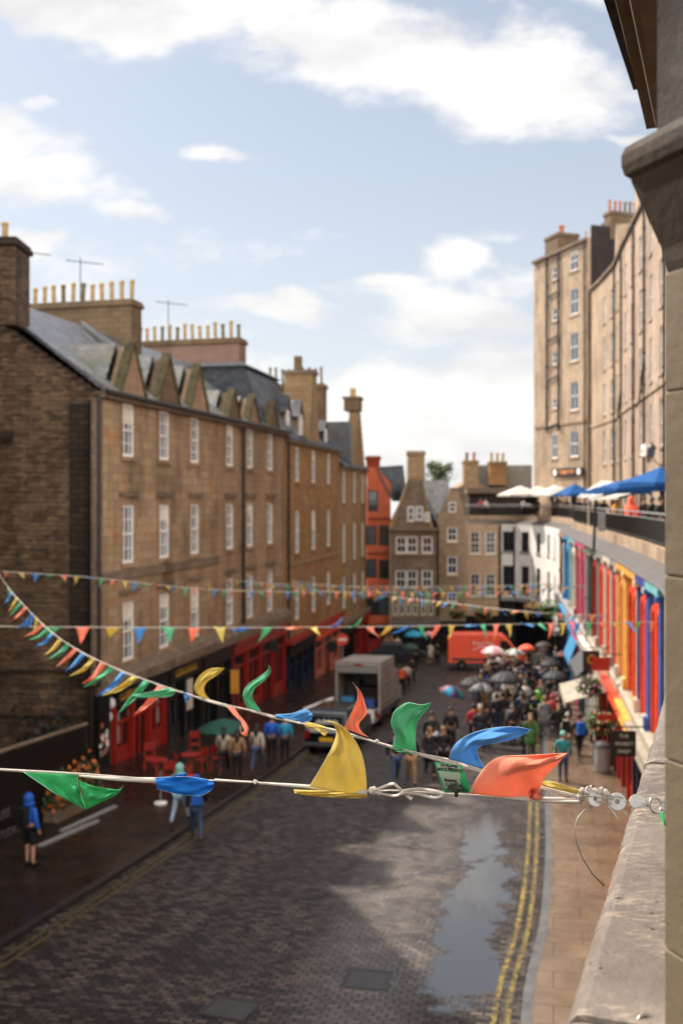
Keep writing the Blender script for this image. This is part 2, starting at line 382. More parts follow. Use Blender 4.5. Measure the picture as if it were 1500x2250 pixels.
# ---------------------------------------------------------------- ground
def sheet(name, left, right, dz, mat, sub=1, kind='structure', skirt=0.0):
    """ground ribbon between two lists of (x,y) with the same length, lifted dz above the slope"""
    m = MB(); n = len(left)
    for (a, b) in zip(left, right):
        m.v += [Vector((a[0], a[1], G(a[1])+dz)), Vector((b[0], b[1], G(b[1])+dz))]
    for i in range(n-1): m.f.append((2*i, 2*i+1, 2*i+3, 2*i+2))
    if skirt:
        o = len(m.v)
        for (a, b) in zip(left, right):
            m.v += [Vector((a[0], a[1], G(a[1])+dz-skirt)), Vector((b[0], b[1], G(b[1])+dz-skirt))]
        for i in range(n-1):
            m.f += [(2*i, 2*i+2, o+2*i+2, o+2*i), (2*i+1, 2*i+3, o+2*i+3, o+2*i+1)]
    o = m.build(name, mat); tag(o, kind=kind); return o
def resample(pts, ys):
    out = []
    for y in ys:
        for (a, b) in zip(pts, pts[1:]):
            if a[1] <= y <= b[1]:
                t = (y-a[1])/(b[1]-a[1]); out.append((a[0]+(b[0]-a[0])*t, y)); break
        else: out.append((pts[0][0], y) if y < pts[0][1] else (pts[-1][0], y))
    return out
def smooth_poly(pts, n=8):
    out = []
    for i in range(len(pts)-1):
        p0 = pts[max(i-1,0)]; p1 = pts[i]; p2 = pts[i+1]; p3 = pts[min(i+2, len(pts)-1)]
        for k in range(n):
            t = k/n
            out.append(tuple(.5*((2*b)+(-a+c)*t+(2*a-5*b+4*c-d)*t*t+(-a+3*b-3*c+d)*t**3) for a, b, c, d in zip(p0, p1, p2, p3)))
    out.append(tuple(pts[-1])); return out
YS = [i*1.0 for i in range(-12, 97)]
LK = smooth_poly([(-14,-14),(-10.5,4),(-7.6,15),(-6.53,19.04),(-5.04,24.5),(-3.5,30.7),(-1.53,39.5),(.3,50),(1.5,60),(2.9,70),(3.7,78),(3.5,84),(2.5,97)])
RK = smooth_poly([(-2.5,-14),(.4,4),(2.9,16.1),(3.52,18.45),(4.16,20.8),(5.15,25.2),(6.3,30.9),(8.1,40),(10.1,50),(11.8,60),(13.0,70),(13.6,78),(13.2,84),(12.4,97)])
lk = resample(LK, YS); rk = resample(RK, YS)
def sett_mat():
    m, N, L, b = base_mat('wet_setts')
    tc = N.new('ShaderNodeTexCoord'); v = tc.outputs['Object']
    wob = N.new('ShaderNodeVectorMath'); wob.operation = 'MULTIPLY_ADD'
    tn = N.new('ShaderNodeTexNoise'); tn.inputs['Scale'].default_value = 1.2; L.new(v, tn.inputs['Vector']); L.new(tn.outputs['Color'], wob.inputs[0])
    wob.inputs[1].default_value = (.18, .14, 0); L.new(v, wob.inputs[2])
    rot = N.new('ShaderNodeMapping'); rot.inputs['Rotation'].default_value = (0, 0, math.radians(13)); L.new(wob.outputs[0], rot.inputs[0])
    br = N.new('ShaderNodeTexBrick'); br.inputs['Scale'].default_value = 1; br.inputs['Brick Width'].default_value = .24; br.inputs['Row Height'].default_value = .125
    br.inputs['Mortar Size'].default_value = .022; br.inputs['Mortar Smooth'].default_value = .8; br.inputs['Bias'].default_value = -.2
    br.inputs['Color1'].default_value = rgb('#191411'); br.inputs['Color2'].default_value = rgb('#77695c'); br.inputs['Mortar'].default_value = rgb('#0d0b0a')
    L.new(rot.outputs[0], br.inputs['Vector'])
    big = nz_(N, L, .5, 6, .6, v, None, 2); mid = nz_(N, L, 6, 5, .7, v)
    col = mix_(N, L, .7, br.outputs['Color'], ramp_(N, L, mid, .25, .75, (.35,.33,.32,1), (1.0,.98,.95,1)), 'MULTIPLY')
    col = mix_(N, L, ramp_(N, L, big, .4, .65), col, mix_(N, L, .55, col, rgb('#241c17')))
    # puddle: a long pool by the right kerb and a shallow one along the crown
    sp = N.new('ShaderNodeSeparateXYZ'); L.new(v, sp.inputs[0])
    def ell(cx, cy, rx, ry, rot_):
        mp = N.new('ShaderNodeMapping'); mp.vector_type = 'TEXTURE'; mp.inputs['Location'].default_value = (cx, cy, 0); mp.inputs['Rotation'].default_value = (0,0,math.radians(rot_)); mp.inputs['Scale'].default_value = (rx, ry, 1e6)
        L.new(v, mp.inputs[0]); l = N.new('ShaderNodeVectorMath'); l.operation = 'LENGTH'; L.new(mp.outputs[0], l.inputs[0])
        s = N.new('ShaderNodeMath'); s.operation = 'SUBTRACT'; s.inputs[0].default_value = 1.0; L.new(l.outputs['Value'], s.inputs[1]); return s.outputs[0]
    e = None
    for a in ((2.95, 21.8, .8, 5.2, -14), (2.3, 18.0, .85, 1.7, -10), (3.8, 27.0, .62, 4.0, -14)):
        x = ell(*a)
        if e is None: e = x
        else:
            mx = N.new('ShaderNodeMath'); mx.operation = 'MAXIMUM'; L.new(e, mx.inputs[0]); L.new(x, mx.inputs[1]); e = mx.outputs[0]
    ad = N.new('ShaderNodeMath'); ad.operation = 'ADD'; L.new(e, ad.inputs[0])
    pn = nz_(N, L, 1.5, 6, .65, v); sb = N.new('ShaderNodeMath'); sb.operation = 'MULTIPLY_ADD'; L.new(pn, sb.inputs[0]); sb.inputs[1].default_value = 2.2; sb.inputs[2].default_value = -1.08
    L.new(sb.outputs[0], ad.inputs[1])
    pud = ramp_(N, L, ad.outputs[0], -.08, .3)
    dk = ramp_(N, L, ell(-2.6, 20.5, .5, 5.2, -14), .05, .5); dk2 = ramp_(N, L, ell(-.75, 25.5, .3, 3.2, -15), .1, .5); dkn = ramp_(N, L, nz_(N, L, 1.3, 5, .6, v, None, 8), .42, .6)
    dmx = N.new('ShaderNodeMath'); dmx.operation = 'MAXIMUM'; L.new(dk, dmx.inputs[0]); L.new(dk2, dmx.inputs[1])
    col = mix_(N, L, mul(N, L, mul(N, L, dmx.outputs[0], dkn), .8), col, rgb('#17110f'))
    sheen_tint = ramp_(N, L, ell(1.6, 23.5, 1.7, 14, -12), .0, .8); tn_ = ramp_(N, L, nz_(N, L, .9, 6, .65, v, None, 12), .3, .62)
    col = mix_(N, L, mul(N, L, sheen_tint, tn_), col, mix_(N, L, .8, col, rgb('#5f5750'), 'SCREEN'))  # wet sheen painted into the colour: setts lightened along the middle of the road
    col = mix_(N, L, pud, col, rgb('#221c19'))
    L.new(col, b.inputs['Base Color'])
    wet = ramp_(N, L, nz_(N, L, .7, 5, .65, v, None, 6), .35, .7, (.3,.3,.3,1), (.6,.6,.6,1))
    trk = ramp_(N, L, ell(1.7, 23.5, 1.5, 13, -12), .0, .75)
    wet = mix_(N, L, mul(N, L, trk, ramp_(N, L, nz_(N, L, 1.2, 5, .6, v, None, 14), .25, .6)), wet, (.13,.13,.13,1))
    L.new(mix_(N, L, pud, wet, (.09,.09,.09,1)), b.inputs['Roughness'])
    L.new(mix_(N, L, pud, mix_(N, L, trk, (.5,.5,.5,1), (1.5,1.5,1.5,1)), (1.5,1.5,1.5,1)), b.inputs['Specular IOR Level'])
    h = N.new('ShaderNodeMath'); h.operation = 'MULTIPLY_ADD'; L.new(br.outputs['Fac'], h.inputs[0]); h.inputs[1].default_value = -1.0; L.new(mid, h.inputs[2])
    bp = bump_(N, L, b, h.outputs[0], 1.0, .04)
    inv = N.new('ShaderNodeMath'); inv.operation = 'SUBTRACT'; inv.inputs[0].default_value = 1; L.new(pud, inv.inputs[1])
    L.new(mul(N, L, inv.outputs[0], .85), bp.inputs['Strength'])
    return m
def flag_mat(name, c1, c2, rough, spec, bw=.75, bh=.5):
    m, N, L, b = base_mat(name)
    tc = N.new('ShaderNodeTexCoord'); v = tc.outputs['Object']
    mp = N.new('ShaderNodeMapping'); mp.inputs['Rotation'].default_value = (0,0,math.radians(12)); L.new(v, mp.inputs[0])
    br = N.new('ShaderNodeTexBrick'); br.inputs['Scale'].default_value = 1; br.inputs['Brick Width'].default_value = bw; br.inputs['Row Height'].default_value = bh
    br.inputs['Mortar Size'].default_value = .012; br.inputs['Color1'].default_value = rgb(c1); br.inputs['Color2'].default_value = rgb(c2); br.inputs['Mortar'].default_value = rgb('#463829' if c1 == '#6e5a46' else '#15100d')
    L.new(mp.outputs[0], br.inputs['Vector'])
    st = nz_(N, L, .9, 7, .7, v)
    L.new(mix_(N, L, mul(N, L, ramp_(N, L, st, .4, .65), .55), br.outputs['Color'], rgb('#3a2c22')), b.inputs['Base Color'])
    L.new(ramp_(N, L, nz_(N, L, 1.1, 6, .65, v, None, 4), .35, .65, (rough*.5,)*3+(1,), (rough*1.3,)*3+(1,)), b.inputs['Roughness'])
    b.inputs['Specular IOR Level'].default_value = spec
    bump_(N, L, b, nz_(N, L, 12, 4, .6, v), .25, .01)
    return m
def yl_mat():
    m, N, L, b = base_mat('worn_yellow_line'); tc = N.new('ShaderNodeTexCoord'); v = tc.outputs['Object']
    f = ramp_(N, L, nz_(N, L, 9, 6, .7, v), .42, .56); f2 = ramp_(N, L, nz_(N, L, 1.1, 3, .6, v), .3, .6, (.35,.35,.35,1))
    L.new(mix_(N, L, mul(N, L, f, f2), rgb('#2e2823'), rgb('#8f7a30')), b.inputs['Base Color']); b.inputs['Roughness'].default_value = .45
    bump_(N, L, b, nz_(N, L, 14, 4, .6, v), .5, .02); return m
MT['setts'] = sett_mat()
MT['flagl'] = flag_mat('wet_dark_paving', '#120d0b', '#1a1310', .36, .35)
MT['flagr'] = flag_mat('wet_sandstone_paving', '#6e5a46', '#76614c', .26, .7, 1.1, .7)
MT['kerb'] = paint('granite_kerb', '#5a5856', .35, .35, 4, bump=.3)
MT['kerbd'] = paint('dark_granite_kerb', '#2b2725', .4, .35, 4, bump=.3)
MT['yline'] = yl_mat()
MT['asph'] = paint('dark_ground', '#1c1a18', .8, .3)
# one sheet to the horizon
gm = MB(); gy = [-60,-20]+[y for y in YS if y > -13]+[200, 700]
for y in gy:
    for x in (-500, -60, -20, 20, 60, 500): gm.v.append(Vector((x, y, G(y)-.02)))
for i in range(len(gy)-1):
    for k in range(5): gm.f.append((i*6+k, i*6+k+1, (i+1)*6+k+1, (i+1)*6+k))
tag(gm.build('ground', MT['asph']), kind='structure')
off = lambda pl, d: [(x+d, y) for x, y in pl]
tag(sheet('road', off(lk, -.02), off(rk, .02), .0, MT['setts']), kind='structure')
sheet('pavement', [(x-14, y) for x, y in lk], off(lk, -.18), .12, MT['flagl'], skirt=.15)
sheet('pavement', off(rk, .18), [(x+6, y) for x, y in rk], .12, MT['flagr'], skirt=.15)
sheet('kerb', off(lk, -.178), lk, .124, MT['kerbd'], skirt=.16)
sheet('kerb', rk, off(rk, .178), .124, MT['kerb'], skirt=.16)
i0 = 0
sheet('yellow_line', off(rk, -.50), off(rk, -.40), .006, MT['yline']); sheet('yellow_line', off(rk, -.28), off(rk, -.18), .006, MT['yline'])
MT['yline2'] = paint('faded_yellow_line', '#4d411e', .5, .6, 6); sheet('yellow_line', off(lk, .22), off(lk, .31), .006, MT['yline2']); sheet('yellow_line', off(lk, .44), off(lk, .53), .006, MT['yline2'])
# manhole covers
def cover(px, py, w, l, rot, label):
    c = PG(px, py); e = empty('manhole_cover', c, label, 'manhole cover')
    m = Matrix.Translation(c) @ Matrix.Rotation(math.atan(-.065), 4, 'X') @ Matrix.Rotation(rot, 4, 'Z')
    fr = MB()
    for a in ((-w,w,-l,-l+.07),(-w,w,l-.07,l),(-w,-w+.07,-l+.07,l-.07),(w-.07,w,-l+.07,l-.07)): fr.box(a[0],a[1],a[2],a[3],-.01,.012,m)
    fr.build('frame', MT['kerbd'], e)
    pl = MB(); pl.box(-w+.075,w-.075,-l+.075,l-.075,-.01,.008,m); pl.build('lid', paint('worn_iron_lid', '#3a3532', .4, .3, 8, spec=.5, bump=.4, bscale=60), e)
cover(806, 2152, .42, .42, math.radians(-12), 'square iron manhole cover in the middle of the cobbled road')
cover(505, 2216, .42, .38, math.radians(-18), 'square manhole cover at the bottom edge of the road')

# ---------------------------------------------------------------- building kit
WC = {}
def win_mesh(w, h, cols, rows, sash, key):
    k = (round(w,2), round(h,2), cols, rows, sash, key)
    if k in WC: return WC[k]
    m = MB(); t = .095; b = .035
    m.box(-w/2, -w/2+t, -.05, .05, 0, h); m.box(w/2-t, w/2, -.05, .05, 0, h)
    m.box(-w/2+t, w/2-t, -.05, .05, 0, t*1.3); m.box(-w/2+t, w/2-t, -.05, .05, h-t, h)
    if sash: m.box(-w/2+t, w/2-t, -.045, .06, h/2-.035, h/2+.035)
    for i in range(1, cols):
        x = -w/2+w*i/cols; m.box(x-b/2, x+b/2, -.03, .035, t, h-t)
    for j in range(1, rows):
        z = h*j/rows
        if sash and abs(z-h/2) < .06: continue
        m.box(-w/2+t, w/2-t, -.028, .032, z-b/2, z+b/2)
    tmp = m.build('window', MT[key]); me = tmp.data; bpy.data.objects.remove(tmp)
    p = MB(); p.box(-w/2+.02, w/2-.02, -.03, -.01, .02, h-.02); tp = p.build('pane', MT['glass']); pm = tp.data; bpy.data.objects.remove(tp)
    cu = MB(); cu.box(-w/2+.05, w/2-.05, -.008, -.004, h*.52, h-.05); tc_ = cu.build('blind', MT['cream']); cm = tc_.data; bpy.data.objects.remove(tc_)
    WC[k] = (me, pm, cm); return WC[k]
def window(root, fr, s, z0, w, h, cols=2, rows=4, sash=True, key='white', d=-.09, sill=None, lintel=None, glass=None, blind=0):
    me, pm, cm = win_mesh(w, h, cols, rows, sash, key)
    o = inst('window', me, root, fr.mat(s, d, z0))
    q = bpy.data.objects.new('pane', pm); C.objects.link(q); q.parent = o
    if glass is None and random.random() < .28: glass = 'glass_far'
    if glass: q.material_slots[0].link = 'OBJECT'; q.material_slots[0].material = MT[glass]
    if random.random() < blind:
        q = bpy.data.objects.new('blind', cm); C.objects.link(q); q.parent = o; kk = random.uniform(.35, 1.0); q.scale = (1, 1, kk); q.location = (0, 0, (1-kk)*(h-.05))
    if sill:
        m = MB(); m.fbox(fr, s-w/2-.12, s+w/2+.12, -.1, .09, z0-.16, z0-.004); m.build('sill', MT[sill], root)
    if lintel:
        m = MB(); m.fbox(fr, s-w/2-.16, s+w/2+.16, .003, .05, z0+h+.004, z0+h+.26); m.build('lintel', MT[lintel], root)
    return o
def wall(root, fr, s0, s1, z0, z1, ops, mat, depth=8, rev=.22, name='wall', back=True, top=None, bot=None):
    """facade skin with real openings (sa,sb,za,zb), reveals, and the block behind it"""
    xs = sorted({s0, s1} | {min(max(v, s0), s1) for o in ops for v in o[:2]}); zs = sorted({z0, z1} | {min(max(v, z0), z1) for o in ops for v in o[2:4]})
    m = MB()
    for i in range(len(xs)-1):
        for j in range(len(zs)-1):
            cx = (xs[i]+xs[i+1])/2; cz = (zs[j]+zs[j+1])/2
            if any(o[0] < cx < o[1] and o[2] < cz < o[3] for o in ops): continue
            m.add([fr.p(xs[i],0,zs[j]), fr.p(xs[i+1],0,zs[j]), fr.p(xs[i+1],0,zs[j+1]), fr.p(xs[i],0,zs[j+1])], [(0,1,2,3)])
    for (a, b, c, d) in ops:
        q = [(a,c),(b,c),(b,d),(a,d)]
        for k in range(4):
            p, r = q[k], q[(k+1) % 4]
            m.add([fr.p(p[0],0,p[1]), fr.p(r[0],0,r[1]), fr.p(r[0],-rev,r[1]), fr.p(p[0],-rev,p[1])], [(0,1,2,3)])
        m.add([fr.p(a,-rev,c), fr.p(b,-rev,c), fr.p(b,-rev,d), fr.p(a,-rev,d)], [(0,1,2,3)])
    if back:
        m.add([fr.p(s0,0,z0), fr.p(s0,-depth,z0), fr.p(s0,-depth,z1), fr.p(s0,0,z1)], [(0,1,2,3)])
        m.add([fr.p(s1,0,z0), fr.p(s1,-depth,z0), fr.p(s1,-depth,z1), fr.p(s1,0,z1)], [(0,1,2,3)])
        m.add([fr.p(s0,-depth,z0), fr.p(s1,-depth,z0), fr.p(s1,-depth,z1), fr.p(s0,-depth,z1)], [(0,1,2,3)])
        m.add([fr.p(s0,0,z1), fr.p(s1,0,z1), fr.p(s1,-depth,z1), fr.p(s0,-depth,z1)], [(0,1,2,3)])
    return m.build(name, MT[mat], root)
def roof(root, fr, s0, s1, z, rz, D, mat, eave=.25, over=0, name='roof'):
    """double pitch roof, ridge D behind the wall face"""
    m = MB(); t = .14; sl = (rz-z)/(D+eave); ze = z
    for (a, b, c, e) in ((eave, ze, -D, rz), (-D, rz, -2*D-eave, ze)):
        p = [fr.p(s0-over, a, b), fr.p(s1+over, a, b), fr.p(s1+over, c, e), fr.p(s0-over, c, e)]
        m.hexa([v-Vector((0,0,t)) for v in p]+p)
    g = MB(); 
    return m.build(name, MT[mat], root)
POTC = {}
def chimney(root, fr, s0, s1, d0, d1, z0, z1, npot, mat='chim', ph=.9, pr=.14, pot='pot', along='d', cap='chim', rnd=.0, potz=None):
    m = MB(); m.fbox(fr, s0, s1, d0, d1, z0, z1-.3)
    ch = m.build('chimney', MT[mat], root)
    c = MB(); c.fbox(fr, s0-.1, s1+.1, d0-.1, d1+.1, z1-.297, z1-.12); c.fbox(fr, s0-.04, s1+.04, d0-.04, d1+.04, z1-.117, z1)
    c.build('cope', MT[cap], ch)
    for i in range(npot):
        t = (i+.5)/npot
        s_, d_ = ((s0+s1)/2, d0+(d1-d0)*t) if along == 'd' else (s0+(s1-s0)*t, (d0+d1)/2)
        q = fr.p(s_, d_, z1); h = ph*(1+random.uniform(-rnd-.05, rnd+.04)); k = (round(h,2), pr)
        if k not in POTC:
            b = MB(); b.lathe([(pr*1.05,-.02),(pr*1.05,h*.1),(pr*.82,h*.16),(pr*.8,h*.8),(pr*.98,h*.85),(pr*1.0,h*.97),(pr*.8,h),(pr*.55,h-.02),(pr*.5,h-.1)], 10)
            o = b.build('chimney_pot', MT[pot], smooth=False); POTC[k] = o.data; bpy.data.objects.remove(o)
        o = inst('chimney_pot', POTC[k], ch, Matrix.Translation(q) @ Matrix.Rotation(random.uniform(-.045, .045), 4, 'X') @ Matrix.Rotation(random.uniform(-.05, .05), 4, 'Y')); o.material_slots[0].link = 'OBJECT'; o.material_slots[0].material = MT[pot if random.random() < .8 else 'pot_d']
    return ch
def pipe(root, fr, s, d, z0, z1, r=.06, name='drainpipe', mat='pipe'):
    m = MB(); m.tube([fr.p(s,d,z0), fr.p(s,d,z1)], r, 8)
    z = z0+.4
    while z < z1: m.tube([fr.p(s,d,z), fr.p(s,d,z+.08)], r*1.5, 8); z += 1.9
    return m.build(name, MT[mat], root)
def band(root, fr, s0, s1, z0, z1, d1, mat, name='string_course', d0=.003):
    m = MB(); m.fbox(fr, s0, s1, d0, d1, z0, z1); return m.build(name, MT[mat], root)
def shopfront(root, fr, s0, s1, z0, z1, mat, bays, fas=.55, glassm='glass', fasmat=None, letters=None, lmat='gold', d=.12, door=None, transom=True):
    """timber shopfront: fascia, cornice, pilasters, glazed bays with transoms and stallrisers"""
    sf = MB(); fz = z1-fas; fm = fasmat or mat
    sf.fbox(fr, s0, s1, .004, d+.16, fz, z1-.12)
    o = sf.build('fascia', MT[fm], root)
    cn = MB(); cn.fbox(fr, s0-.05, s1+.05, .004, d+.34, z1-.117, z1); cn.fbox(fr, s0, s1, .004, d+.2, fz-.09, fz-.003); cn.build('cornice', MT[fm], o)
    if letters:
        for (t, txt, sz) in letters: text('lettering', txt, sz, MT[lmat], o, fr.tmat(s0+(s1-s0)*t, d+.162, 0, (fz+z1-.12)/2) if False else fr.tmat(s0+(s1-s0)*t, d+.164, (fz+z1-.12)/2), .01)
    w = (s1-s0)/bays; fr_m = MB(); gl = MB()
    for i in range(bays+1):
        s = s0+w*i; fr_m.fbox(fr, s-.11 if i else s, s+.11 if i < bays else s, .004, d+.1, z0, fz-.093)
    for i in range(bays):
        a = s0+w*i+.112; b = s0+w*(i+1)-.112; dr = door and i in door
        sr = z0+(.1 if dr else .75)
        if not dr: fr_m.fbox(fr, a, b, .004, d, z0, sr)
        tz = fz-.75 if transom else fz-.1
        fr_m.fbox(fr, a, b, .02, d-.02, tz-.07, tz+.05)
        fr_m.fbox(fr, a, b, .02, d-.02, fz-.2, fz-.095); fr_m.fbox(fr, a, b, .02, d-.02, sr+.003, sr+.12)
        for t in (0, .5, 1): 
            x = a+(b-a)*t; lo = a if t == 0 else x-.04; hi = b if t == 1 else x+.04
            if t == 0: hi = a+.07
            if t == 1: lo = b-.07
            fr_m.fbox(fr, lo, hi, .022, d-.022, sr+.123, tz-.073)
        gl.fbox(fr, a, b, .006, .016, z0+.02, fz-.21)
    q = fr_m.build('shop_frame', MT[mat], root); gl.build('shop_glass', MT[glassm], q)
    return q
def hanging_sign(loc, ang, w, h, mat, lines, label, cat='hanging sign', tm='cream', size=.16, round_=False, bracket=True, arm=.5, group=None):
    e = empty('hanging_sign', loc, label, cat, group)
    R_ = Matrix.Translation(loc) @ Matrix.Rotation(ang, 4, 'Z')
    m = MB()
    if round_: m.lathe([(w/2, -.03), (w/2, .03)], 24, R_ @ Matrix.Rotation(math.pi/2, 4, 'X') @ Matrix.Diagonal((1, h/w, 1, 1)))
    else: m.box(-w/2, w/2, -.03, .03, -h/2, h/2, R_)
    m.build('board', MT[mat], e, bevel=.008)
    if bracket:
        b = MB(); b.tube([R_ @ Vector((-w/2-.05, 0, h/2+.1)), R_ @ Vector((w/2+arm, 0, h/2+.1))], .02, 6)
        for x in (-w/3, w/3): b.tube([R_ @ Vector((x, 0, h/2-.01)), R_ @ Vector((x, 0, h/2+.1))], .01, 5)
        b.build('bracket', MT['pipe'], e)
    n = len(lines)
    for i, t in enumerate(lines):
        tm_ = R_ @ Matrix.Translation((0, -.032, (n-1)*size*.75-i*size*1.5)) @ Matrix.Rotation(math.pi/2, 4, 'X')
        text('lettering', t, size, MT[tm], e, tm_, .004)
    return e
# ---------------------------------------------------------------- left terrace A (35..57 m)
A = Fr((-8.63, 35.3), (-3.26, 57)); ZG = lambda Y: G(Y)-.3
CA = 3.85
def at(fr, px): return fr.hit(px)
ra = empty('stone_tenement', A.p(6, 0, G(41)), 'long sandstone building on the left with pointed wall-head gables and a red shopfront', 'building')
sp_ = at(A, 478)
colsA = [at(A, p) for p in (282, 361, 428, 505, 549, 593)]
ops = []; rowsA = [(1.62, 3.62), (-2.4, -.2), (-6.08, -3.85)]
for s in colsA:
    for (a, b) in rowsA: ops.append((s-.52, s+.52, a, b))
wall(ra, A, 0, sp_, ZG(47), CA, [o for o in ops if o[0] < sp_], 'stA', depth=9.6)
wall(ra, A, sp_+.003, A.len, ZG(57), CA, [o for o in ops if o[0] > sp_], 'stA2', depth=9.6)
for i, s in enumerate(colsA):
    for (a, b) in rowsA:
        mg = MB(); mg.fbox(A, s-.70, s-.523, .003, .03, a, b+.2); mg.fbox(A, s+.523, s+.70, .003, .03, a, b+.2); mg.fbox(A, s-.522, s+.522, .003, .03, b+.003, b+.2); mg.build('window_surround', MT['stA2' if s < sp_ else 'stA'], ra)
        window(ra, A, s, a, 1.04, b-a, 3, 4, True, 'white', sill='stA2', blind=.3)
        if a < 0: mg = MB(); mg.fbox(A, s-.8, s+.8, .003, .13, b+.33, b+.48); mg.build('lintel', MT['fardark'], ra)
band(ra, A, -.02, sp_, -2.95, -2.62, .12, 'fardark'); band(ra, A, .0, A.len, CA-.22, CA, .3, 'fardark', 'eaves_cornice')
g = MB(); g.tube([A.p(-.1,.42,CA-.02), A.p(A.len,.42,CA-.02)], .09, 8); g.build('gutter', MT['pipe'], ra)
for s in (at(A, 205)-.0, at(A, 528)): pipe(ra, A, s+.12, .14, -6.5, CA-.1, .075)
m = MB(); m.fbox(A, at(A, 205)-.15, at(A, 205)+.5, .003, .12, -6.5, CA-.3); m.build('black_downpipe_chase', MT['fardark'], ra)
# roof
ridgeA = CA+.78*5.0
roof(ra, A, .25, A.len-.05, CA+.02, ridgeA, 5.0, 'slatea', eave=.3)
# pale slates low down between the gablets
for (sa, sb) in ((.4, colsA[0]-.9), (colsA[0]+1.1, colsA[1]-1.0), (colsA[1]+1.1, colsA[2]-1.0), (colsA[2]+1.1, colsA[3]-1.0), (colsA[3]+1.0, colsA[4]-1.0)):
    if sb-sa < .25: continue
    m = MB(); p = [A.p(sa, .33, CA+.06), A.p(sb, .33, CA+.06), A.p(sb, -1.9, CA+.06+.78*2.0), A.p(sa, -1.9, CA+.06+.78*2.0)]
    m.hexa([v-Vector((0,0,.05)) for v in p]+p); m.build('eaves_slates', MT['slatel'], ra)
# wall-head gablets
for i, s in enumerate(colsA):
    hgt = 1.95 if i < 3 else 1.35; hw = 1.06 if i < 3 else .9
    m = MB(); m.fprism(A, [(s-hw, CA-.05), (s+hw, CA-.05), (s, CA+hgt)], -.35, .22)
    gb = m.build('gablet', MT['chim' if i % 2 else 'stA2'], ra)
    k = MB()
    for sg in (-1, 1):
        pts = [(s+sg*(hw+.17), CA-.02), (s+sg*(hw-.02), CA-.02), (s, CA+hgt), (s, CA+hgt+.26)]
        k.fprism(A, pts if sg < 0 else pts[::-1], -.12, .30)
    k.build('mossy_coping', MT['moss'], gb, bevel=.05)
    r = MB()
    for sg in (-1, 1):
        q = [A.p(s+sg*(hw+.1), -.5, CA+.02), A.p(s, -.5, CA+hgt+.1), A.p(s, -hgt/.78-.4, CA+hgt+.1), A.p(s+sg*(hw+.1), -.5, CA+.05)]
        r.add(q, [(0,1,2,3)])
    r.build('gablet_roof', MT['slatem'], gb, solid=.1)
chimney(ra, A, at(A, 478)-.9, at(A, 478)+.2, -10.6, -3.95, CA+1.5, 9.45, 13, 'chim', .95, .13, 'pot', rnd=.05)
chimney(ra, A, A.len-1.2, A.len-.05, -8.9, -2.3, CA+1.0, 9.2, 14, 'chimr', .95, .12, 'pot', rnd=.08)
# skylight strip and lead flashing on the slope
m = MB(); p = [A.p(7.6, -.9, CA+1.05), A.p(7.9, -.9, CA+1.05), A.p(7.9, -4.8, ridgeA-.0), A.p(7.6, -4.8, ridgeA-.0)]
m.hexa(p+[v+Vector((0,0,.12)) for v in p]); m.build('lead_flashing', MT['lead'], ra)
# shopfronts along A
def shopz(fr, s, h): Y = fr.p(s,0,0).y; return G(Y)+.12
s0 = at(A, 243); s1 = at(A, 352); zt = -6.5
band(ra, A, -.02, A.len, -6.86, -6.5, .45, 'fardark', 'shop_cornice'); 
m = MB(); m.sprism(A, [(.004,-6.5),(.45,-6.5),(.3,-6.3),(.004,-6.15)], 0, A.len); m.build('shop_cornice_weathering', MT['fardark'], ra)
def shops(root, fr, lst, ztop, fas=.6, **kw):
    for (pa, pb, mt, bays, fm, let, door) in lst:
        a = at(fr, pa); b = at(fr, pb); z = min(shopz(fr, a, 0), shopz(fr, b, 0))
        shopfront(root, fr, a, b, z-.1, ztop, mt, bays, fas, fasmat=fm, letters=let, door=door, **kw)
shops(ra, A, [(243, 356, 'red', 3, 'black', None, (1,)), (360, 432, 'black', 2, 'black', None, (1,)), (436, 500, 'black', 2, 'black', None, (0,)), (504, 620, 'red', 4, 'redd', None, (2,))], -6.87)
# gold painted band letters on the black fascias: worn strokes, unreadable
for (pa, pb) in ((250, 300), (372, 420)):
    a, b = at(A, pa), at(A, pb); m = MB(); n = int((b-a)/.22); m.fbox(A, a, b, .284, .29, -7.36, -7.31)
    for i in range(n):
        x = a+(b-a)*i/n; m.fbox(A, x, x+random.choice((.05,.09,.13)), .285, .295, -7.315, -7.05-random.uniform(0,.05))
    m.build('gilt_lettering', MT['gold'], ra)
# curtains inside the red shop
for p in (258, 283, 325, 345):
    s = at(A, p); m = MB(); m.fbox(A, s-.13, s+.13, .018, .03, -9.0, -7.9); m.build('net_curtain', MT['greyp'], ra)
m = MB(); s = at(A, 405); m.fbox(A, s-.3, s+.3, .24, .27, -9.0, -7.7); m.build('pale_notice_board', MT['cream'], ra)
# ------------------------------------------------ crow-stepped gable at the near end of A
gr = empty('stone_gable', (-11, 35.2, G(35)), 'dark rubble gable wall with stepped skew and tall chimney at the left edge', 'building')
gw = Fr((-19.5, 35.2), (-8.70, 35.2))
zr = 8.0; L_ = gw.len
pts = [(0, ZG(36)), (L_, ZG(36)), (L_, 3.7)]
x = L_; z = 3.7; n = 20
for i in range(n):
    z2 = 3.7+(7.45-3.7)*(i+1)/n; x2 = L_-5.3*(i+1)/n
    pts += [(x, z2), (x2, z2)]; x = x2
pts += [(0, 7.45)]
m = MB(); m.fprism(gw, pts, -.55, 0); m.build('wall', MT['rub'], gr)
m = MB()
for i in range(n):
    xx = L_-5.3*i/n; zz = 3.7+3.75*(i+1)/n
    m.fbox(gw, xx-.30, xx+.01, -.6, .05, zz+.002, zz+.06)
m.build('skew_stones', MT['rubT'], gr)
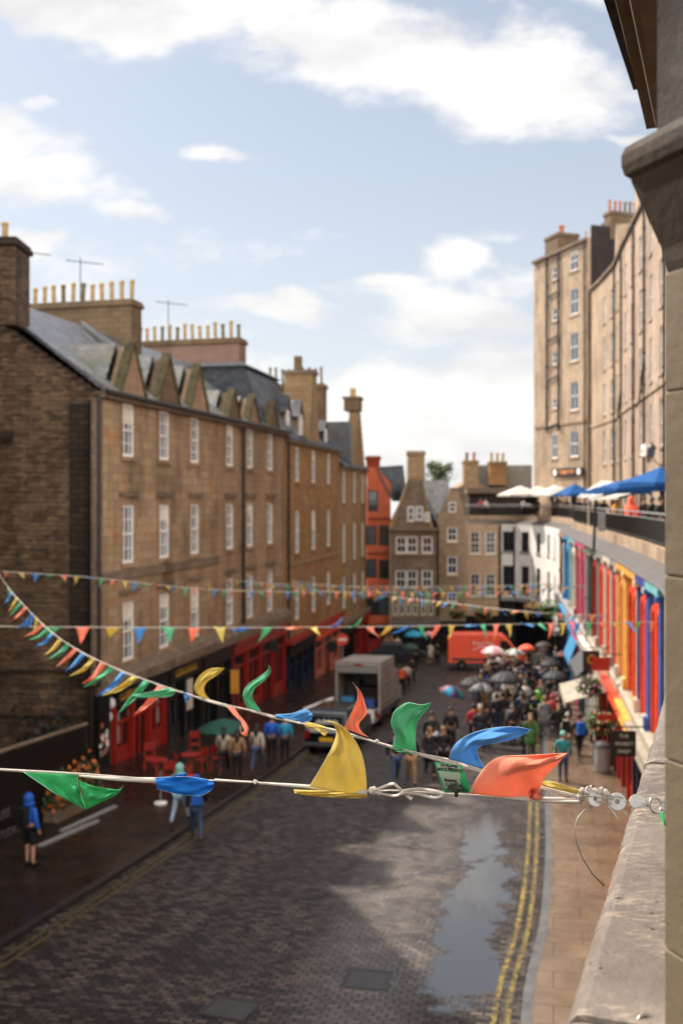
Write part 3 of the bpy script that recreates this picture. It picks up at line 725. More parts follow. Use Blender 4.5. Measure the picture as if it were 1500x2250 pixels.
m = MB(); m.fprism(gw, [(L_-.02,3.68),(L_-5.4,7.4),(L_-5.4,5.2),(L_-3.2,3.2),(L_-.02,2.2)], .003, .006); 
chimney(gr, gw, 4.2, at(gw, 35), -1.6, .03, 6.2, 9.3, 3, 'rub', .75, .14, 'pot', along='s', cap='rubT')
m = MB(); m.fbox(gw, at(gw,185)-.5, at(gw,185)+.6, .004, .05, -6.6, 3.4); m.build('rendered_strip', MT['rubT'], gr)
pipe(gr, gw, at(gw, 203), .16, ZG(36), 3.5, .09)
for (zz, a, b) in ((-6.0, -40, 190), (-7.6, -40, 190)): band(gr, gw, at(gw,a), at(gw,b), zz-.12, zz, .06, 'rubT')
band(gr, gw, at(gw,-40), at(gw, 30), 2.1, 2.4, .25, 'rubT', 'ledge')
# ivy at the foot of the gable
# ---------------------------------------------------------------- left terrace B (57..71.7)
B = Fr((-3.23, 57.05), (-.16, 71.7)); CB = 3.53
rb = empty('stone_tenement', B.p(6, 0, G(63)), 'golden sandstone building with dark mansard dormers and navy and salmon shops', 'building')
colsB = [at(B, p) for p in (653, 689, 722)]; rowsB = [(1.1, 3.15), (-3.2, -.65), (-7.2, -4.9)]
ops = [(s-.5, s+.5, a, b) for s in colsB for a, b in rowsB]
wall(rb, B, .0, B.len, ZG(71), CB, ops, 'stB', depth=9)
for s in colsB:
    for a, b in rowsB: window(rb, B, s, a, 1.0, b-a, 2, 4, sill='stB', lintel='stB' if a < 0 else None, blind=.2)
band(rb, B, 0, B.len, CB-.2, CB, .3, 'fardark', 'eaves_cornice'); band(rb, B, 0, B.len, -3.9, -3.75, .08, 'stC')
pipe(rb, B, .35, .14, -8, CB-.1, .07)
roof(rb, B, .1, B.len, CB+.02, CB+3.6, 4.3, 'slated', eave=.3)
# mansard block with lead cheeks
m = MB(); a, b = .2, 6.0
m.sprism(B, [(.1, CB+.05), (-1.2, CB+3.5), (-1.4, CB+3.7), (-6.5, CB+3.7), (-6.5, CB+.05)], -3.6, 3.2); m.build('mansard', MT['slate'], rb)
m = MB(); m.sprism(B, [(-1.1, CB+3.703), (-1.4, CB+3.9), (-6.6, CB+3.9), (-6.6, CB+3.703)], -3.8, 3.3); m.build('mansard_cap', MT['lead'], rb)
for i, p in enumerate((640, 668, 700, 722)):
    s = at(B, p); h = 2.5 if i < 2 else 1.8
    m = MB(); m.fprism(B, [(s-.55, CB+.2), (s+.55, CB+.2), (s+.55, CB+h*.62), (s, CB+h), (s-.55, CB+h*.62)], -2.6, -.25)
    d_ = m.build('dormer', MT['stC' if i < 2 else 'slated'], rb)
    q = MB()
    for sg in (-1, 1):
        pp = [(s+sg*.68, CB+h*.58), (s, CB+h), (s, CB+h+.13), (s+sg*.72, CB+h*.6+.06)]
        q.fprism(B, pp if sg > 0 else pp[::-1], -2.7, -.15)
    q.build('dormer_roof', MT['slated'], d_)
    window(d_, B, s, CB+.45, .6, h*.5, 2, 2, d=-.22)
# sandstone stair tower breaking the eaves
s = at(B, 688); m = MB(); m.fprism(B, [(s-1.7, CB-.1), (s+1.5, CB-.1), (s+.65, CB+2.6), (s+.55, 8.0), (s-.75, 8.0), (s-.85, CB+2.6)], -1.7, .1); tw = m.build('gable_chimney', MT['stC'], rb)
m = MB(); m.fbox(B, s-.85, s+.65, -1.8, .2, 8.0, 8.25); m.build('cope', MT['fardark'], tw)
m = MB(); m.fbox(B, s-.3, s+.1, -1.2, -.75, 8.25, 9.2); m.build('chimney_pot', MT['chim'], tw)
chimney(rb, B, B.len-1.3, B.len-.1, -5.2, -.9, CB+.8, 8.25, 9, 'chim', 1.25, .1, 'pot_d', rnd=.04)
band(rb, B, 0, B.len, -8.35, -8.1, .45, 'redd', 'shop_cornice')
shops(rb, B, [(627, 684, 'navy', 4, 'black', None, (1,)), (686, 741, 'pink', 3, 'redo', None, (1,))], -8.36)
# ---------------------------------------------------------------- left terrace C (71.7..82.4)
Cc = Fr((-.13, 71.75), (2.07, 82.4)); CC = 2.5
rc = empty('stone_tenement', Cc.p(5, 0, G(77)), 'buff stone end building with a crow-stepped gable before the orange house', 'building')
colsC = [at(Cc, p) for p in (756, 779, 797)]; rowsC = [(-.25, 2.1), (-4.6, -1.8), (-8.0, -5.7)]
ops = [(s-.45, s+.45, a, b) for s in colsC for a, b in rowsC]
wall(rc, Cc, .0, Cc.len, ZG(82), CC, ops, 'stC', depth=8)
for s in colsC:
    for a, b in rowsC: window(rc, Cc, s, a, .9, b-a, 2, 4, sill='stC')
band(rc, Cc, 0, Cc.len, CC-.2, CC, .25, 'fardark', 'eaves_cornice')
roof(rc, Cc, .1, Cc.len-.6, CC+.02, CC+3.4, 4.0, 'slated', eave=.3)
s = at(Cc, 786); m = MB(); st = [(s-2.2, CC-.05)]
for i in range(9): st += [(s-2.2+.2*i, CC+.48*(i+1)), (s-2.2+.2*(i+1), CC+.48*(i+1))]
st += [(s-.4, 7.0), (s+.5, 7.0)]
for i in range(9): st += [(s+.5+.22*i, CC+4.3-.48*i), (s+.5+.22*(i+1), CC+4.3-.48*i)]
st += [(s+2.5, CC-.05)]
m.fprism(Cc, st, -.6, .1); gc = m.build('crow_stepped_gable', MT['stC'], rc)
m = MB(); m.fbox(Cc, s-.65, s+.75, -1.0, .2, 7.0, 7.9); m.fbox(Cc, s-.75, s+.85, -1.1, .3, 7.9, 8.1); m.build('chimney', MT['chim'], gc)
m = MB(); m.fbox(Cc, s-.2, s+.2, -.6, -.2, 8.1, 8.8); m.build('chimney_pot', MT['pot'], gc)
m = MB(); m.fprism(Cc, [(s-2.9, CC), (s-2.3, CC), (s-3.4, CC+3.4), (s-3.7, CC+3.4)], -3, .1); m.build('lead_valley', MT['lead'], rc)
band(rc, Cc, 0, Cc.len, -9.2, -8.9, .4, 'fardark', 'shop_cornice')
shops(rc, Cc, [(744, 772, 'black', 2, 'black', None, (1,)), (773, 803, 'redd', 2, 'red', None, None)], -9.21)
# aerials
for (px, py, Y, h) in ((62, 665, 48, 2.6), (177, 640, 48, 1.6), (370, 705, 57, 1.2)):
    b = P(px, py, Y); e = empty('roof_aerial', b, {62:'tall thin television aerial rising beside the leftmost chimney',177:'television aerial above the second chimney stack',370:'small television aerial above the third chimney stack'}[px], 'aerial')
    m = MB(); m.tube([b-Vector((0,0,1.6)), b+Vector((0,0,h))], .025, 5); m.build('mast', MT['pipe'], e)
    m = MB(); m.tube([b+Vector((-.7,0,h-.1)), b+Vector((1.1,0,h-.3))], .02, 5)
    for i in range(7): q = b+Vector((-.6+.27*i,0,h-.12-.03*i)); m.tube([q-Vector((0,.3,.02)), q+Vector((0,.3,.02))], .01, 4)
    m.build('antenna', MT['pipe'], e)
# unseen building added left of frame, shaped so its shadow falls on the road
ro = empty('stone_tenement', (-15, 12, G(12)), 'unseen stone building added beyond the left edge to shade the road', 'building')
Q = Fr((-9.7, -8), (-9.6, 26.5)); 
wall(ro, Q, 0, Q.len, ZG(20), 4.6, [(s-.5, s+.5, a, a+2.1) for s in (3, 6.5, 10, 13.5, 17, 20.5, 24) for a in (1, -3, -6.5)], 'stA', depth=8)
roof(ro, Q, 0, Q.len, 4.6, 7.6, 4.2, 'slate')
Q2 = Fr((-9.75, 26.6), (-12.6, 34.6)); wall(ro, Q2, 0, Q2.len, ZG(34), 9.4, [(s-.5, s+.5, a, a+2.1) for s in (2, 5) for a in (1, -3, -6.5)], 'stA', depth=6, name='added_shade_wall')  # unseen wall added, made taller to close the sunlit gap on the road
# ---------------------------------------------------------------- far row
def frontal(Y): return Fr((P(700,1000,Y).x, Y), (P(1200,1000,Y).x, Y))
def zz(py, Y): return (1098-py)/F*Y
# orange house
Y = 83.2; O = frontal(Y); ro_ = empty('orange_house', (P(832,1400,Y).x, Y, G(Y)), 'tall orange rendered house with dark slate roof behind the street corner', 'building')
a, b = O.hit(806), O.hit(858)
ops = []
for (px, w, ya, yb) in ((819, .42, 1078, 1124), (816, .42, 1155, 1198), (843, .42, 1154, 1199), (816, .42, 1228, 1270), (843, .42, 1230, 1272), (818, .5, 1310, 1352), (843, .5, 1310, 1352)):
    s = O.hit(px); ops.append((s-w, s+w, zz(yb, Y), zz(ya, Y)))
wall(ro_, O, a, b, G(Y)-.3, zz(1070, Y), ops, 'orange', depth=6)
for o in ops: window(ro_, O, (o[0]+o[1])/2, o[2], o[1]-o[0], o[3]-o[2], 1, 2, True, 'black')
m = MB(); m.fprism(O, [(a, zz(1070,Y)+.003), (b, zz(1070,Y)+.003), (b, zz(1090,Y)+1), (O.hit(830), zz(1030,Y)), (a, zz(1026,Y))], -.5, 0); m.build('gable', MT['orange'], ro_)
for py in (1140, 1216): band(ro_, O, a, b, zz(py+2,Y), zz(py-2,Y), .06, 'orangeb')
m = MB(); p = [O.p(O.hit(826), .1, zz(1026,Y)), O.p(O.hit(862), .1, zz(1095,Y)), O.p(O.hit(905), -6, zz(1095,Y+6)), O.p(O.hit(895), -6, zz(1022,Y+6))]
m.hexa([v-Vector((0,0,.25)) for v in p]+p); m.build('roof', MT['slate'], ro_)
chimney(ro_, O, O.hit(806), O.hit(836), -3, -1.5, zz(1045,Y), zz(1000,Y), 0, 'orangeb', cap='orangeb')
shopfront(ro_, O, a, b, G(Y)+.1, zz(1372,Y), 'redd', 2, .5, fasmat='black')
# brown gabled house
Y = 80.6; D = frontal(Y); rd = empty('gabled_house', (P(910,1400,Y).x, Y, G(Y)), 'brown stone house with one big pointed gable facing up the street', 'building')
a, b = D.hit(857), D.hit(964); ops = []
for (px, ya, yb) in [(p, 1179, 1216) for p in (881, 905, 938)]+[(p, 1253, 1292) for p in (880, 905, 938)]:
    s = D.hit(px); ops.append((s-.42, s+.42, zz(yb,Y), zz(ya,Y)))
for px in (868, 882, 897, 912, 930, 946): s = D.hit(px); ops.append((s-.2, s+.2, zz(1352,Y), zz(1306,Y)))
wall(rd, D, a, b, G(Y)-.3, zz(1162,Y), ops, 'fardark', depth=7)
for i, o in enumerate(ops): window(rd, D, (o[0]+o[1])/2, o[2], o[1]-o[0], o[3]-o[2], 2 if i < 6 else 1, 2, True, 'white' if i < 6 else 'cream', sill='stC' if i < 6 else None)
ax = D.hit(912)
gpts = [(a+.1, zz(1162,Y)+.003), (b-.6, zz(1162,Y)+.003), (ax+.6, zz(1053,Y)), (ax-.6, zz(1053,Y))]
m = MB(); m.fprism(D, gpts, -.5, -.02); gd = m.build('gable', MT['fardark'], rd)
m = MB()
for sg, e_ in ((-1, a+.1), (1, b-.6)):
    pp = [(e_+sg*.15, zz(1162,Y)), (e_-sg*.15, zz(1162,Y)+.1), (ax+sg*.5, zz(1054,Y)+.0), (ax+sg*.5, zz(1048,Y))]
    m.fprism(D, pp if sg < 0 else pp[::-1], -.6, .06)
m.build('coping', MT['stC'], gd)
for px, ya, yb in ((902, 1113, 1146), (921, 1113, 1144), (938, 1126, 1146)):
    s = D.hit(px); window(gd, D, s, zz(yb,Y), .55 if px < 930 else .4, zz(ya,Y)-zz(yb,Y), 2, 2, d=.03)
band(rd, D, a, b, zz(1166,Y), zz(1160,Y), .25, 'fardark', 'eaves_cornice'); band(rd, D, a, b, zz(1222,Y), zz(1219,Y), .08, 'fardark')
m = MB(); 
for sg, e_ in ((-1, a+.1), (1, b+.1)):
    q = [D.p(ax, -.5, zz(1054,Y)), D.p(e_, -.5, zz(1162,Y)), D.p(e_, -7, zz(1162,Y)), D.p(ax, -7, zz(1054,Y))]
    m.hexa([v-Vector((0,0,.2)) for v in q]+q)
m.build('roof', MT['slated'], rd)
m = MB(); q = [D.p(D.hit(930), -4, zz(1150,Y)), D.p(D.hit(1000), -4, zz(1150,Y)), D.p(D.hit(1012), -9, zz(1050,Y)), D.p(D.hit(915), -9, zz(1050,Y))]
m.hexa([v-Vector((0,0,.3)) for v in q]+q); m.build('rear_roof', MT['slatel'], rd)
chimney(rd, D, D.hit(905), D.hit(944), -6.5, -5, zz(1060,Y), 4.2, 0, 'chiml', cap='chiml')
pipe(rd, D, b-.1, .14, G(Y)+.2, zz(1166,Y), .09)
band(rd, D, a, b, zz(1362,Y), zz(1355,Y), .5, 'fardark', 'shop_cornice')
shopfront(rd, D, a, b, G(Y)+.05, zz(1363,Y), 'black', 4, .5, fasmat='greyp', door=(1,))
# narrow gabled house
Y = 84.5; E = frontal(Y); re_ = empty('gabled_house', (P(992,1400,Y).x, Y, G(Y)), 'narrow buff stone house with a small crow-stepped gable and one column of windows', 'building')
a, b = E.hit(960), E.hit(1022); ops = []; s = E.hit(993)
for (ya, yb) in ((1159, 1190), (1222, 1262), (1302, 1322)): ops.append((s-.42, s+.42, zz(yb,Y), zz(ya,Y)))
wall(re_, E, a, b, G(Y)-.3, zz(1128,Y), ops, 'farbuff', depth=6)
for o in ops: window(re_, E, s, o[2], .84, o[3]-o[2], 2, 2, sill='beige')
st = [(a+.3, zz(1128,Y)+.003)]; ax = E.hit(998)
for i in range(6): st += [(a+.3+(ax-.3-a-.3)*i/6, zz(1128-48*(i+1)/6,Y)), (a+.3+(ax-.3-a-.3)*(i+1)/6, zz(1128-48*(i+1)/6,Y))]
for i in range(6): st += [(ax+.3+(b-.1-ax-.3)*i/6, zz(1080+48*i/6,Y)), (ax+.3+(b-.1-ax-.3)*(i+1)/6, zz(1080+48*i/6,Y))]
st += [(b-.1, zz(1128,Y)+.003)]
m = MB(); m.fprism(E, st, -.6, -.02); ge = m.build('crow_stepped_gable', MT['farbuff'], re_)
window(ge, E, s, zz(1126,Y), .6, zz(1103,Y)-zz(1126,Y), 2, 2, d=.03)
m = MB()
for e_ in (a+.3, b-.1):
    q = [E.p(ax, -.6, zz(1082,Y)), E.p(e_, -.6, zz(1128,Y)), E.p(e_, -6, zz(1128,Y)), E.p(ax, -6, zz(1082,Y))]; m.hexa([v-Vector((0,0,.2)) for v in q]+q)
m.build('roof', MT['slated'], re_)
shopfront(re_, E, a, b, G(Y)+.05, zz(1365,Y), 'black', 2, .5)
# beige building under the terrace end
Y = 89; H_ = frontal(Y); rh = empty('beige_building', (P(1060,1400,Y).x, Y, G(Y)), 'beige stone building with two columns of windows under the far end of the terrace', 'building')
a, b = H_.hit(1018), H_.hit(1099); ops = []
for px in (1043, 1077):
    for (ya, yb) in ((1168, 1217), (1260, 1310)): s = H_.hit(px); ops.append((s-.45, s+.45, zz(yb,Y), zz(ya,Y)))
wall(rh, H_, a, b, G(Y)-.3, zz(1152,Y), ops, 'beige', depth=6)
for o in ops: window(rh, H_, (o[0]+o[1])/2, o[2], .9, o[3]-o[2], 2, 4, sill='cream')
pipe(rh, H_, b-.1, .12, -11, zz(1155,Y), .08)
shopfront(rh, H_, a, b, G(Y)+.05, zz(1352,Y), 'black', 3, .6, door=(1,))
# white curved building
wp = [(14.27, 89.2), (15.6, 88.9), (16.6, 87.3), (17.05, 84), (16.9, 79.5), (16.2, 74), (14.45, 66)]
rw = empty('white_building', (15.5, 84, G(84)), 'white rendered building curving under the terrace with black window openings', 'building')
ws = [Fr(p, q) for p, q in zip(wp, wp[1:])]
wpx = {0: (1118, 1133), 1: (1154,), 2: (1181,), 3: (1203,), 4: (1216,)}
wpx = {0: (1119,), 1: (1153,), 2: (1182, ), 3: (1204,), 4: (1218,), 5: (1225,)}
for i, fr in enumerate(ws):
    zt = -2.2-.0*i; ops = []
    for px in wpx[i]:
        s = fr.hit(px)
        if not (.6 < s < fr.len-.6): s = min(max(s, .7), fr.len-.7)
        for za, zb in ((-4.6, -2.85), (-8.3, -5.9)): ops.append((s-.48, s+.48, za, zb))
    wall(rw, fr, 0, fr.len, G(86)-.3, zt, ops, 'whiter', depth=1.2, back=(i == 0))
    for o in ops: window(rw, fr, (o[0]+o[1])/2, o[2], .96, o[3]-o[2], 2, 2, True, 'black', sill='greyp')
    band(rw, fr, 0, fr.len, -9.0, -8.7, .35, 'greyp', 'shop_cornice')
    shopfront(rw, fr, .03, fr.len-.03, G(86)-.1, -9.05, 'black', 2, .6, fasmat='black', door=(0,))
pipe(rw, ws[0], at(ws[0], 1168) if 0 < at(ws[0],1168) < ws[0].len else ws[0].len-.2, .12, -9, -2.4, .08)
# buildings and chimneys rising behind
rk_ = empty('rooftop_block', (P(1080,1100,101).x, 101, G(96)), 'grey flat-roofed block behind the terrace end with two chimney stacks', 'building')
K = frontal(101); 
m = MB(); m.fbox(K, K.hit(1040), K.hit(1168), -8, 0, -14, zz(1022,101)); m.build('wall', paint('grey_cladding', '#8d8880', .7, .15, 1.5), rk_)
m = MB(); m.fbox(K, K.hit(985), K.hit(1120), -6, 1.8, -14, zz(1072,101)); m.build('lower_wall', MT['fardark'], rk_)
m = MB(); m.fprism(K, [(K.hit(1000), zz(1072,101)), (K.hit(1060), zz(1072,101)), (K.hit(1030), zz(1052,101))], -4, 1.8); m.build('gable', MT['farbuff'], rk_)
chimney(rk_, K, K.hit(1014), K.hit(1045), .3, 1.7, zz(1070,101), zz(1013,101), 2, 'chiml', .85, .18, 'pot_r', along='s', cap='chiml')
chimney(rk_, K, K.hit(1070), K.hit(1106), .3, 1.7, zz(1066,101), zz(1015,101), 3, 'stB', .9, .16, 'pot', along='s', cap='stC')
# tree beyond the roofs
tr = empty('distant_tree', (P(965,1030,108).x, 108, G(96)), 'small leafy treetop showing behind the far roofs', 'tree')
b0 = P(965,1030,108); m = MB(); m.tube([Vector((b0.x,108,G(96))), Vector((b0.x,108,b0.z-1)), b0+Vector((.2,0,.2))], [.35,.2,.08], 6)
for i in range(9):
    w = random.uniform(0,6.28); m.tube([b0+Vector((0,0,-1.2)), b0+Vector((math.cos(w)*1.2, math.sin(w), random.uniform(-.8,.6)))], [.08,.03], 4)
m.build('trunk', MT['fardark'], tr)
m = MB()
for i in range(900):
    c = random.choice(((0,0,0,.8),(-.8,.2,.35,.6),(.9,0,.1,.6),(.3,.2,-.9,1.0),(-.6,0,-.7,.9)))
    q = b0+Vector((c[0]+random.gauss(0,c[3]*.45), c[1]+random.gauss(0,.5), c[2]+random.gauss(0,c[3]*.4)))
    d1 = Vector([random.gauss(0,1) for _ in range(3)]).normalized()*.13; d2 = d1.orthogonal()*.7
    m.add([q-d1, q+d2, q+d1, q-d2], [(0,1,2,3)])
m.build('crown', paint('leaf_green', '#4a5a30', .7, .4, 3), tr)

# ---------------------------------------------------------------- right: coloured crescent, terrace wall and ledge
RP = smooth_poly([(.2687,1.157),(.905,2.84),(3.2,9.3),(5.55,16.5),(7.5,23.3),(8.4,28.1),(9.75,35.6),(11.75,48.5),(13.5,60),(14.45,66)], 4)
def offset(pts, d):
    out = []
    for i, p in enumerate(pts):
        a = Vector(pts[max(i-1,0)]); b = Vector(pts[min(i+1,len(pts)-1)]); t = (b-a).normalized(); out.append((p[0]-t.y*d, p[1]+t.x*d))
    return out
RPF = offset(RP, -.15)+[(15.75, 72.0)]
rr = empty('coloured_shop_crescent', (9.5, 32, G(32)), 'long curved terrace of arched shopfronts painted red, yellow, blue and pink', 'building')
def rpx(px):  # point on the crescent line for an image column
    for p, q in zip(RPF[::-1], RPF[-2::-1]):
        fr = Fr(p, q); s = fr.hit(px)
        if -1e-6 <= s <= fr.len+1e-6: return fr.p(s,0,0)
    return None
ZL = -2.15; ZM = -6.2; MT['sillc'] = paint('weathered_cream_band', '#9c917e', .6, .3, 3)
bays = [(1458,1428,'blue','redo'),(1428,1405,'royal','redo'),(1405,1379,'yellow','redo'),(1379,1361,'yellow','peach'),(1361,1347,'greyp','redo'),(1347,1332,'cream','redo'),
        (1332,1316,'greyp','redo'),(1316,1300,'greenp','redd'),(1300,1290,'black','greenp'),(1290,1279,'magenta','magenta'),(1279,1267,'magenta','pink'),(1267,1254,'cyan','cream'),(1254,1241,'sky','sky'),(1241,1231,'peach','whiter')]
RPt = {p: rpx(p) for b_ in bays for p in b_[:2]}
lastp = None
sw = rpx(1458)
for i, (pa, pb, pc, ac) in enumerate(bays):
    near, far = RPt[pa], RPt[pb]
    fr = Fr((far.x, far.y), (near.x, near.y)); L1 = fr.len
    e = empty('arched_bay', fr.p(L1/2, 0, ZM)); e.parent = rr; e.location = e.location-rr.location; e.name = 'shop_bay'
    m = MB(); m.fbox(fr, 0, L1, -1.0, -.20, ZM, ZL-.15); m.build('back_panel', MT['redo' if ac in ('redo','redd') else ac], e)
    # coloured pilasters either side
    pw = min(.25, L1*.1)
    for qa, qb in ((0, pw), (L1-pw, L1)): m = MB(); m.fbox(fr, qa, qb, -.36, .10, ZM, ZL-.25); m.build('pilaster', MT[pc], e, bevel=.02)
    for qa, qb, za, zb, nm in ((.0, pw+.05, ZL-.40, ZL-.252, 'capital'), (L1-pw-.05, L1, ZL-.40, ZL-.252, 'capital'), (0, pw+.03, ZM+.002, ZM+.35, 'pilaster_base'), (L1-pw-.03, L1, ZM+.002, ZM+.35, 'pilaster_base')):
        m = MB(); m.fbox(fr, qa, qb, -.3, .2, za, zb); m.build(nm, MT['cream' if i % 2 else pc], e)
    m = MB(); m.fbox(fr, 0, L1, -.36, .16, ZL-.248, ZL-.055); m.build('frieze', MT[{'blue':'cyan','royal':'royal','yellow':'yellow'}.get(pc, pc)], e)
    # arch: two narrow lights per bay with round heads
    n = 2 if L1 > 2 else 1; w = (L1-2*pw)/n
    for k in range(n):
        x0 = pw+w*k+.02; x1 = x0+w-.04; r_ = (x1-x0)/2-.1; cz = ZL-.40-r_-.35; cx = (x0+x1)/2
        m = MB()
        m.fbox(fr, x0, x0+.16, -.22, .03, ZM, cz); m.fbox(fr, x1-.16, x1, -.22, .03, ZM, cz)
        ns = 8
        for j in range(ns):
            a1 = math.pi*j/ns; a2 = math.pi*(j+1)/ns; pts = []
            for (rr_, aa) in ((r_, a1), (r_+.14, a1), (r_+.14, a2), (r_, a2)): pts.append((cx+rr_*math.cos(aa), cz+rr_*math.sin(aa)))
            m.fprism(fr, pts, -.22, .03)
        # spandrels
        m.fprism(fr, [(x0, cz+r_*.75), (x0+.1, cz+r_*.75), (cx-r_*.4, cz+r_+.13), (cx-r_*.4, ZL-.25), (x0, ZL-.25)], -.33, -.06)
        m.fprism(fr, [(x1, ZL-.25), (cx+r_*.4, ZL-.25), (cx+r_*.4, cz+r_+.13), (x1-.1, cz+r_*.75), (x1, cz+r_*.75)], -.33, -.06)
        m.fbox(fr, cx-r_*.4, cx+r_*.4, -.33, -.06, cz+r_+.1, ZL-.25)
        fo = m.build('arch_frame', MT[ac], e)
        g = MB(); g.fbox(fr, x0+.3, x1-.3, -.197, -.17, ZM+.9, cz+r_*.6); g.build('pane', MT['glass'], fo)
        b_ = MB(); b_.fbox(fr, cx-.05, cx+.05, -.165, -.04, ZM+.1, cz+r_)
        for q_ in range(1, 4): b_.fbox(fr, x0+.16, x1-.16, -.162, -.08, ZM+.1+(cz-ZM)*q_/4-.04, ZM+.1+(cz-ZM)*q_/4+.04)
        b_.build('mullion', MT[ac], fo)
    # sill band, then shop below
    m = MB(); m.fbox(fr, 0, L1, -.4, .26, ZM-.30, ZM-.08); m.sprism(fr, [(-.4, ZM-.077), (.26, ZM-.077), (.12, ZM-.004), (-.4, ZM-.004)], 0, L1)
    m.build('sill_band', MT[('sillc' if i < 9 else 'greyp')], e)
    z0 = G(near.y)+.0
    shopfront(e, fr, .02, L1-.02, G(far.y)-.05, ZM-.33, ['redo','navy','red','redd','black','redo','cream','whiter','black','greenp','magenta','sky','navy','black'][i], 2 if L1 > 2 else 1, .6, door=(0,), fasmat=['sillc','sillc','yellow','redo','redo','pink','sillc','whiter','whiter','greyp','magenta','sky','sky','black'][i])
pipe(rr, Fr((RPt[1300].x, RPt[1300].y), (RPt[1316].x, RPt[1316].y)), -.1, .2, G(48), ZL-.1, .12, mat='greyp')
# structural wall behind crescent and near part (one curved mass), from the parapet to the far end
def ribbon(pts, prof, closed_prof=True):
    m = MB(); P3 = []
    for i, p in enumerate(pts):
        a = Vector(pts[max(i-1,0)]); b = Vector(pts[min(i+1,len(pts)-1)]); t = (b-a).normalized(); n = Vector((-t.y, t.x))  # left of travel near->far = street side
        P3.append([Vector((p[0]+n.x*d, p[1]+n.y*d, z)) for d, z in prof])
    k = len(prof); o = 0
    for row in P3: m.v += row
    for i in range(len(pts)-1):
        for j in range(k if closed_prof else k-1):
            j2 = (j+1) % k; m.f.append((i*k+j, i*k+j2, (i+1)*k+j2, (i+1)*k+j))
    m.f.append(tuple(range(k-1, -1, -1))); m.f.append(tuple((len(pts)-1)*k+j for j in range(k)))
    return m
far_line = [(14.45,66),(16.2,74),(16.9,79.5),(17.05,84),(16.6,87.3),(15.6,88.9),(14.27,89.2),(11.2,89.3)]
ALL = RP[:-1]+smooth_poly(far_line, 4)
FARP = [p for p in ALL if p[1] > 16]
m = ribbon([p for p in ALL if p[1] > 21.0], [(-.52, -13.5), (-.52, ZL-.1), (-3.0, ZL-.1), (-3.0, -13.5)]); m.build('rear_wall', MT['dark'], rr)
nearp = [p for p in RP if 3 < p[1] < 24]
m = ribbon(nearp, [(-.05, -13), (-.05, -2.3), (-3, -2.3), (-3, -13)]); m.build('near_wall', MT['farbuff'], rr)
# lead ledge on top and moulded gutter
m = ribbon([p for p in FARP if p[1] > 20.5], [(.0, ZL-.05), (.02, ZL), (-.02, ZL+.03), (-.75, -1.84), (-.75, ZL-.05)]); m.build('lead_ledge', paint('weathered_ledge', '#544d48', .5, .3, 2, bump=.3), rr)
tr_ = empty('terrace', (12, 40, -1.62), 'raised stone terrace deck behind black railings above the coloured shops', 'terrace')
m = ribbon(FARP, [(-.752, -2.1), (-.752, -1.42), (-1.05, -1.42), (-1.05, -2.1)]); m.build('stone_plinth', MT['ten1'], tr_)
m = ribbon([p for p in ALL if p[1] > 3.5], [(-1.051, -2.2), (-1.051, -1.62), (-9, -1.62), (-9, -2.2)]); m.build('deck', MT['flagr'], tr_)
rl = empty('iron_railing', (11, 40, -1.42), 'black iron railing with steel handrail curving along the terrace edge', 'railing')
RL = offset(FARP, -.9)
for nm, z, r_, mt in (('handrail', -.44, .035, 'steel'), ('second_rail', -.62, .022, 'steel'), ('bottom_rail', -1.33, .02, 'pipe')):
    m = MB(); m.tube([Vector((p[0], p[1], z)) for p in RL], r_, 6); m.build(nm, MT[mt], rl)
m = MB(); acc = 0; posts = []
for p, q in zip(RL, RL[1:]):
    p, q = Vector(p), Vector(q); L1 = (q-p).length; n = max(1, int(L1/.115))
    for i in range(n):
        c = p+(q-p)*i/n; m.box(c.x-.009, c.x+.009, c.y-.009, c.y+.009, -1.42, -.63)
        acc += L1/n
        if acc > 2.2: acc = 0; posts.append(c.copy())
m.build('balusters', MT['pipe'], rl); [MB().box(c.x-.025, c.x+.025, c.y-.025, c.y+.025, -1.419, -.45).build('post', MT['pipe'], rl) for c in posts]

# ---------------------------------------------------------------- tall tenement behind the terrace
KT = 1.12; T1 = Fr((16.5*KT, 85*KT), (19.06*KT, 77.2*KT)); ZT = 20.35*KT
rt = empty('tall_tenement', T1.p(4, 0, -1.62), 'tall pale stone tenement with rounded corner and paired black drainpipes above the white parasols', 'building')
ops = []; wl = []
s_m, s_s = T1.hit(1260), T1.hit(1217)
for za, zb in ((18.2, 19.75), (14.7, 16.8), (11.0, 13.3), (7.1, 9.4), (3.4, 5.5)): wl.append((s_m, 1.25, za, zb))
for za, zb in ((18.1, 19.2), (14.7, 15.7), (11.1, 12.2), (7.5, 8.3)): wl.append((s_s, .7, za, zb))
wl.append((s_s, .95, 3.4, 5.4))
wl = [(s, w*KT, za*KT, zb*KT) for s, w, za, zb in wl]
for s, w, za, zb in wl: ops.append((s-w/2, s+w/2, za, zb))
ops += [(s_m-.5, s_m+.5, -1.6, .9), (s_s-.6, s_s+.6, -1.6, .9)]
wall(rt, T1, 0, T1.len, -1.65, ZT, ops, 'ten1', depth=12, rev=.3)
for s, w, za, zb in wl: window(rt, T1, s, za, w, zb-za, 2 if w > 1 else 1, 2, d=-.1, glass='glass_far', sill='ten1', blind=.3)
for s in (s_m, s_s): window(rt, T1, s, -1.6, 1.0, 2.4, 1, 2, False, 'black')
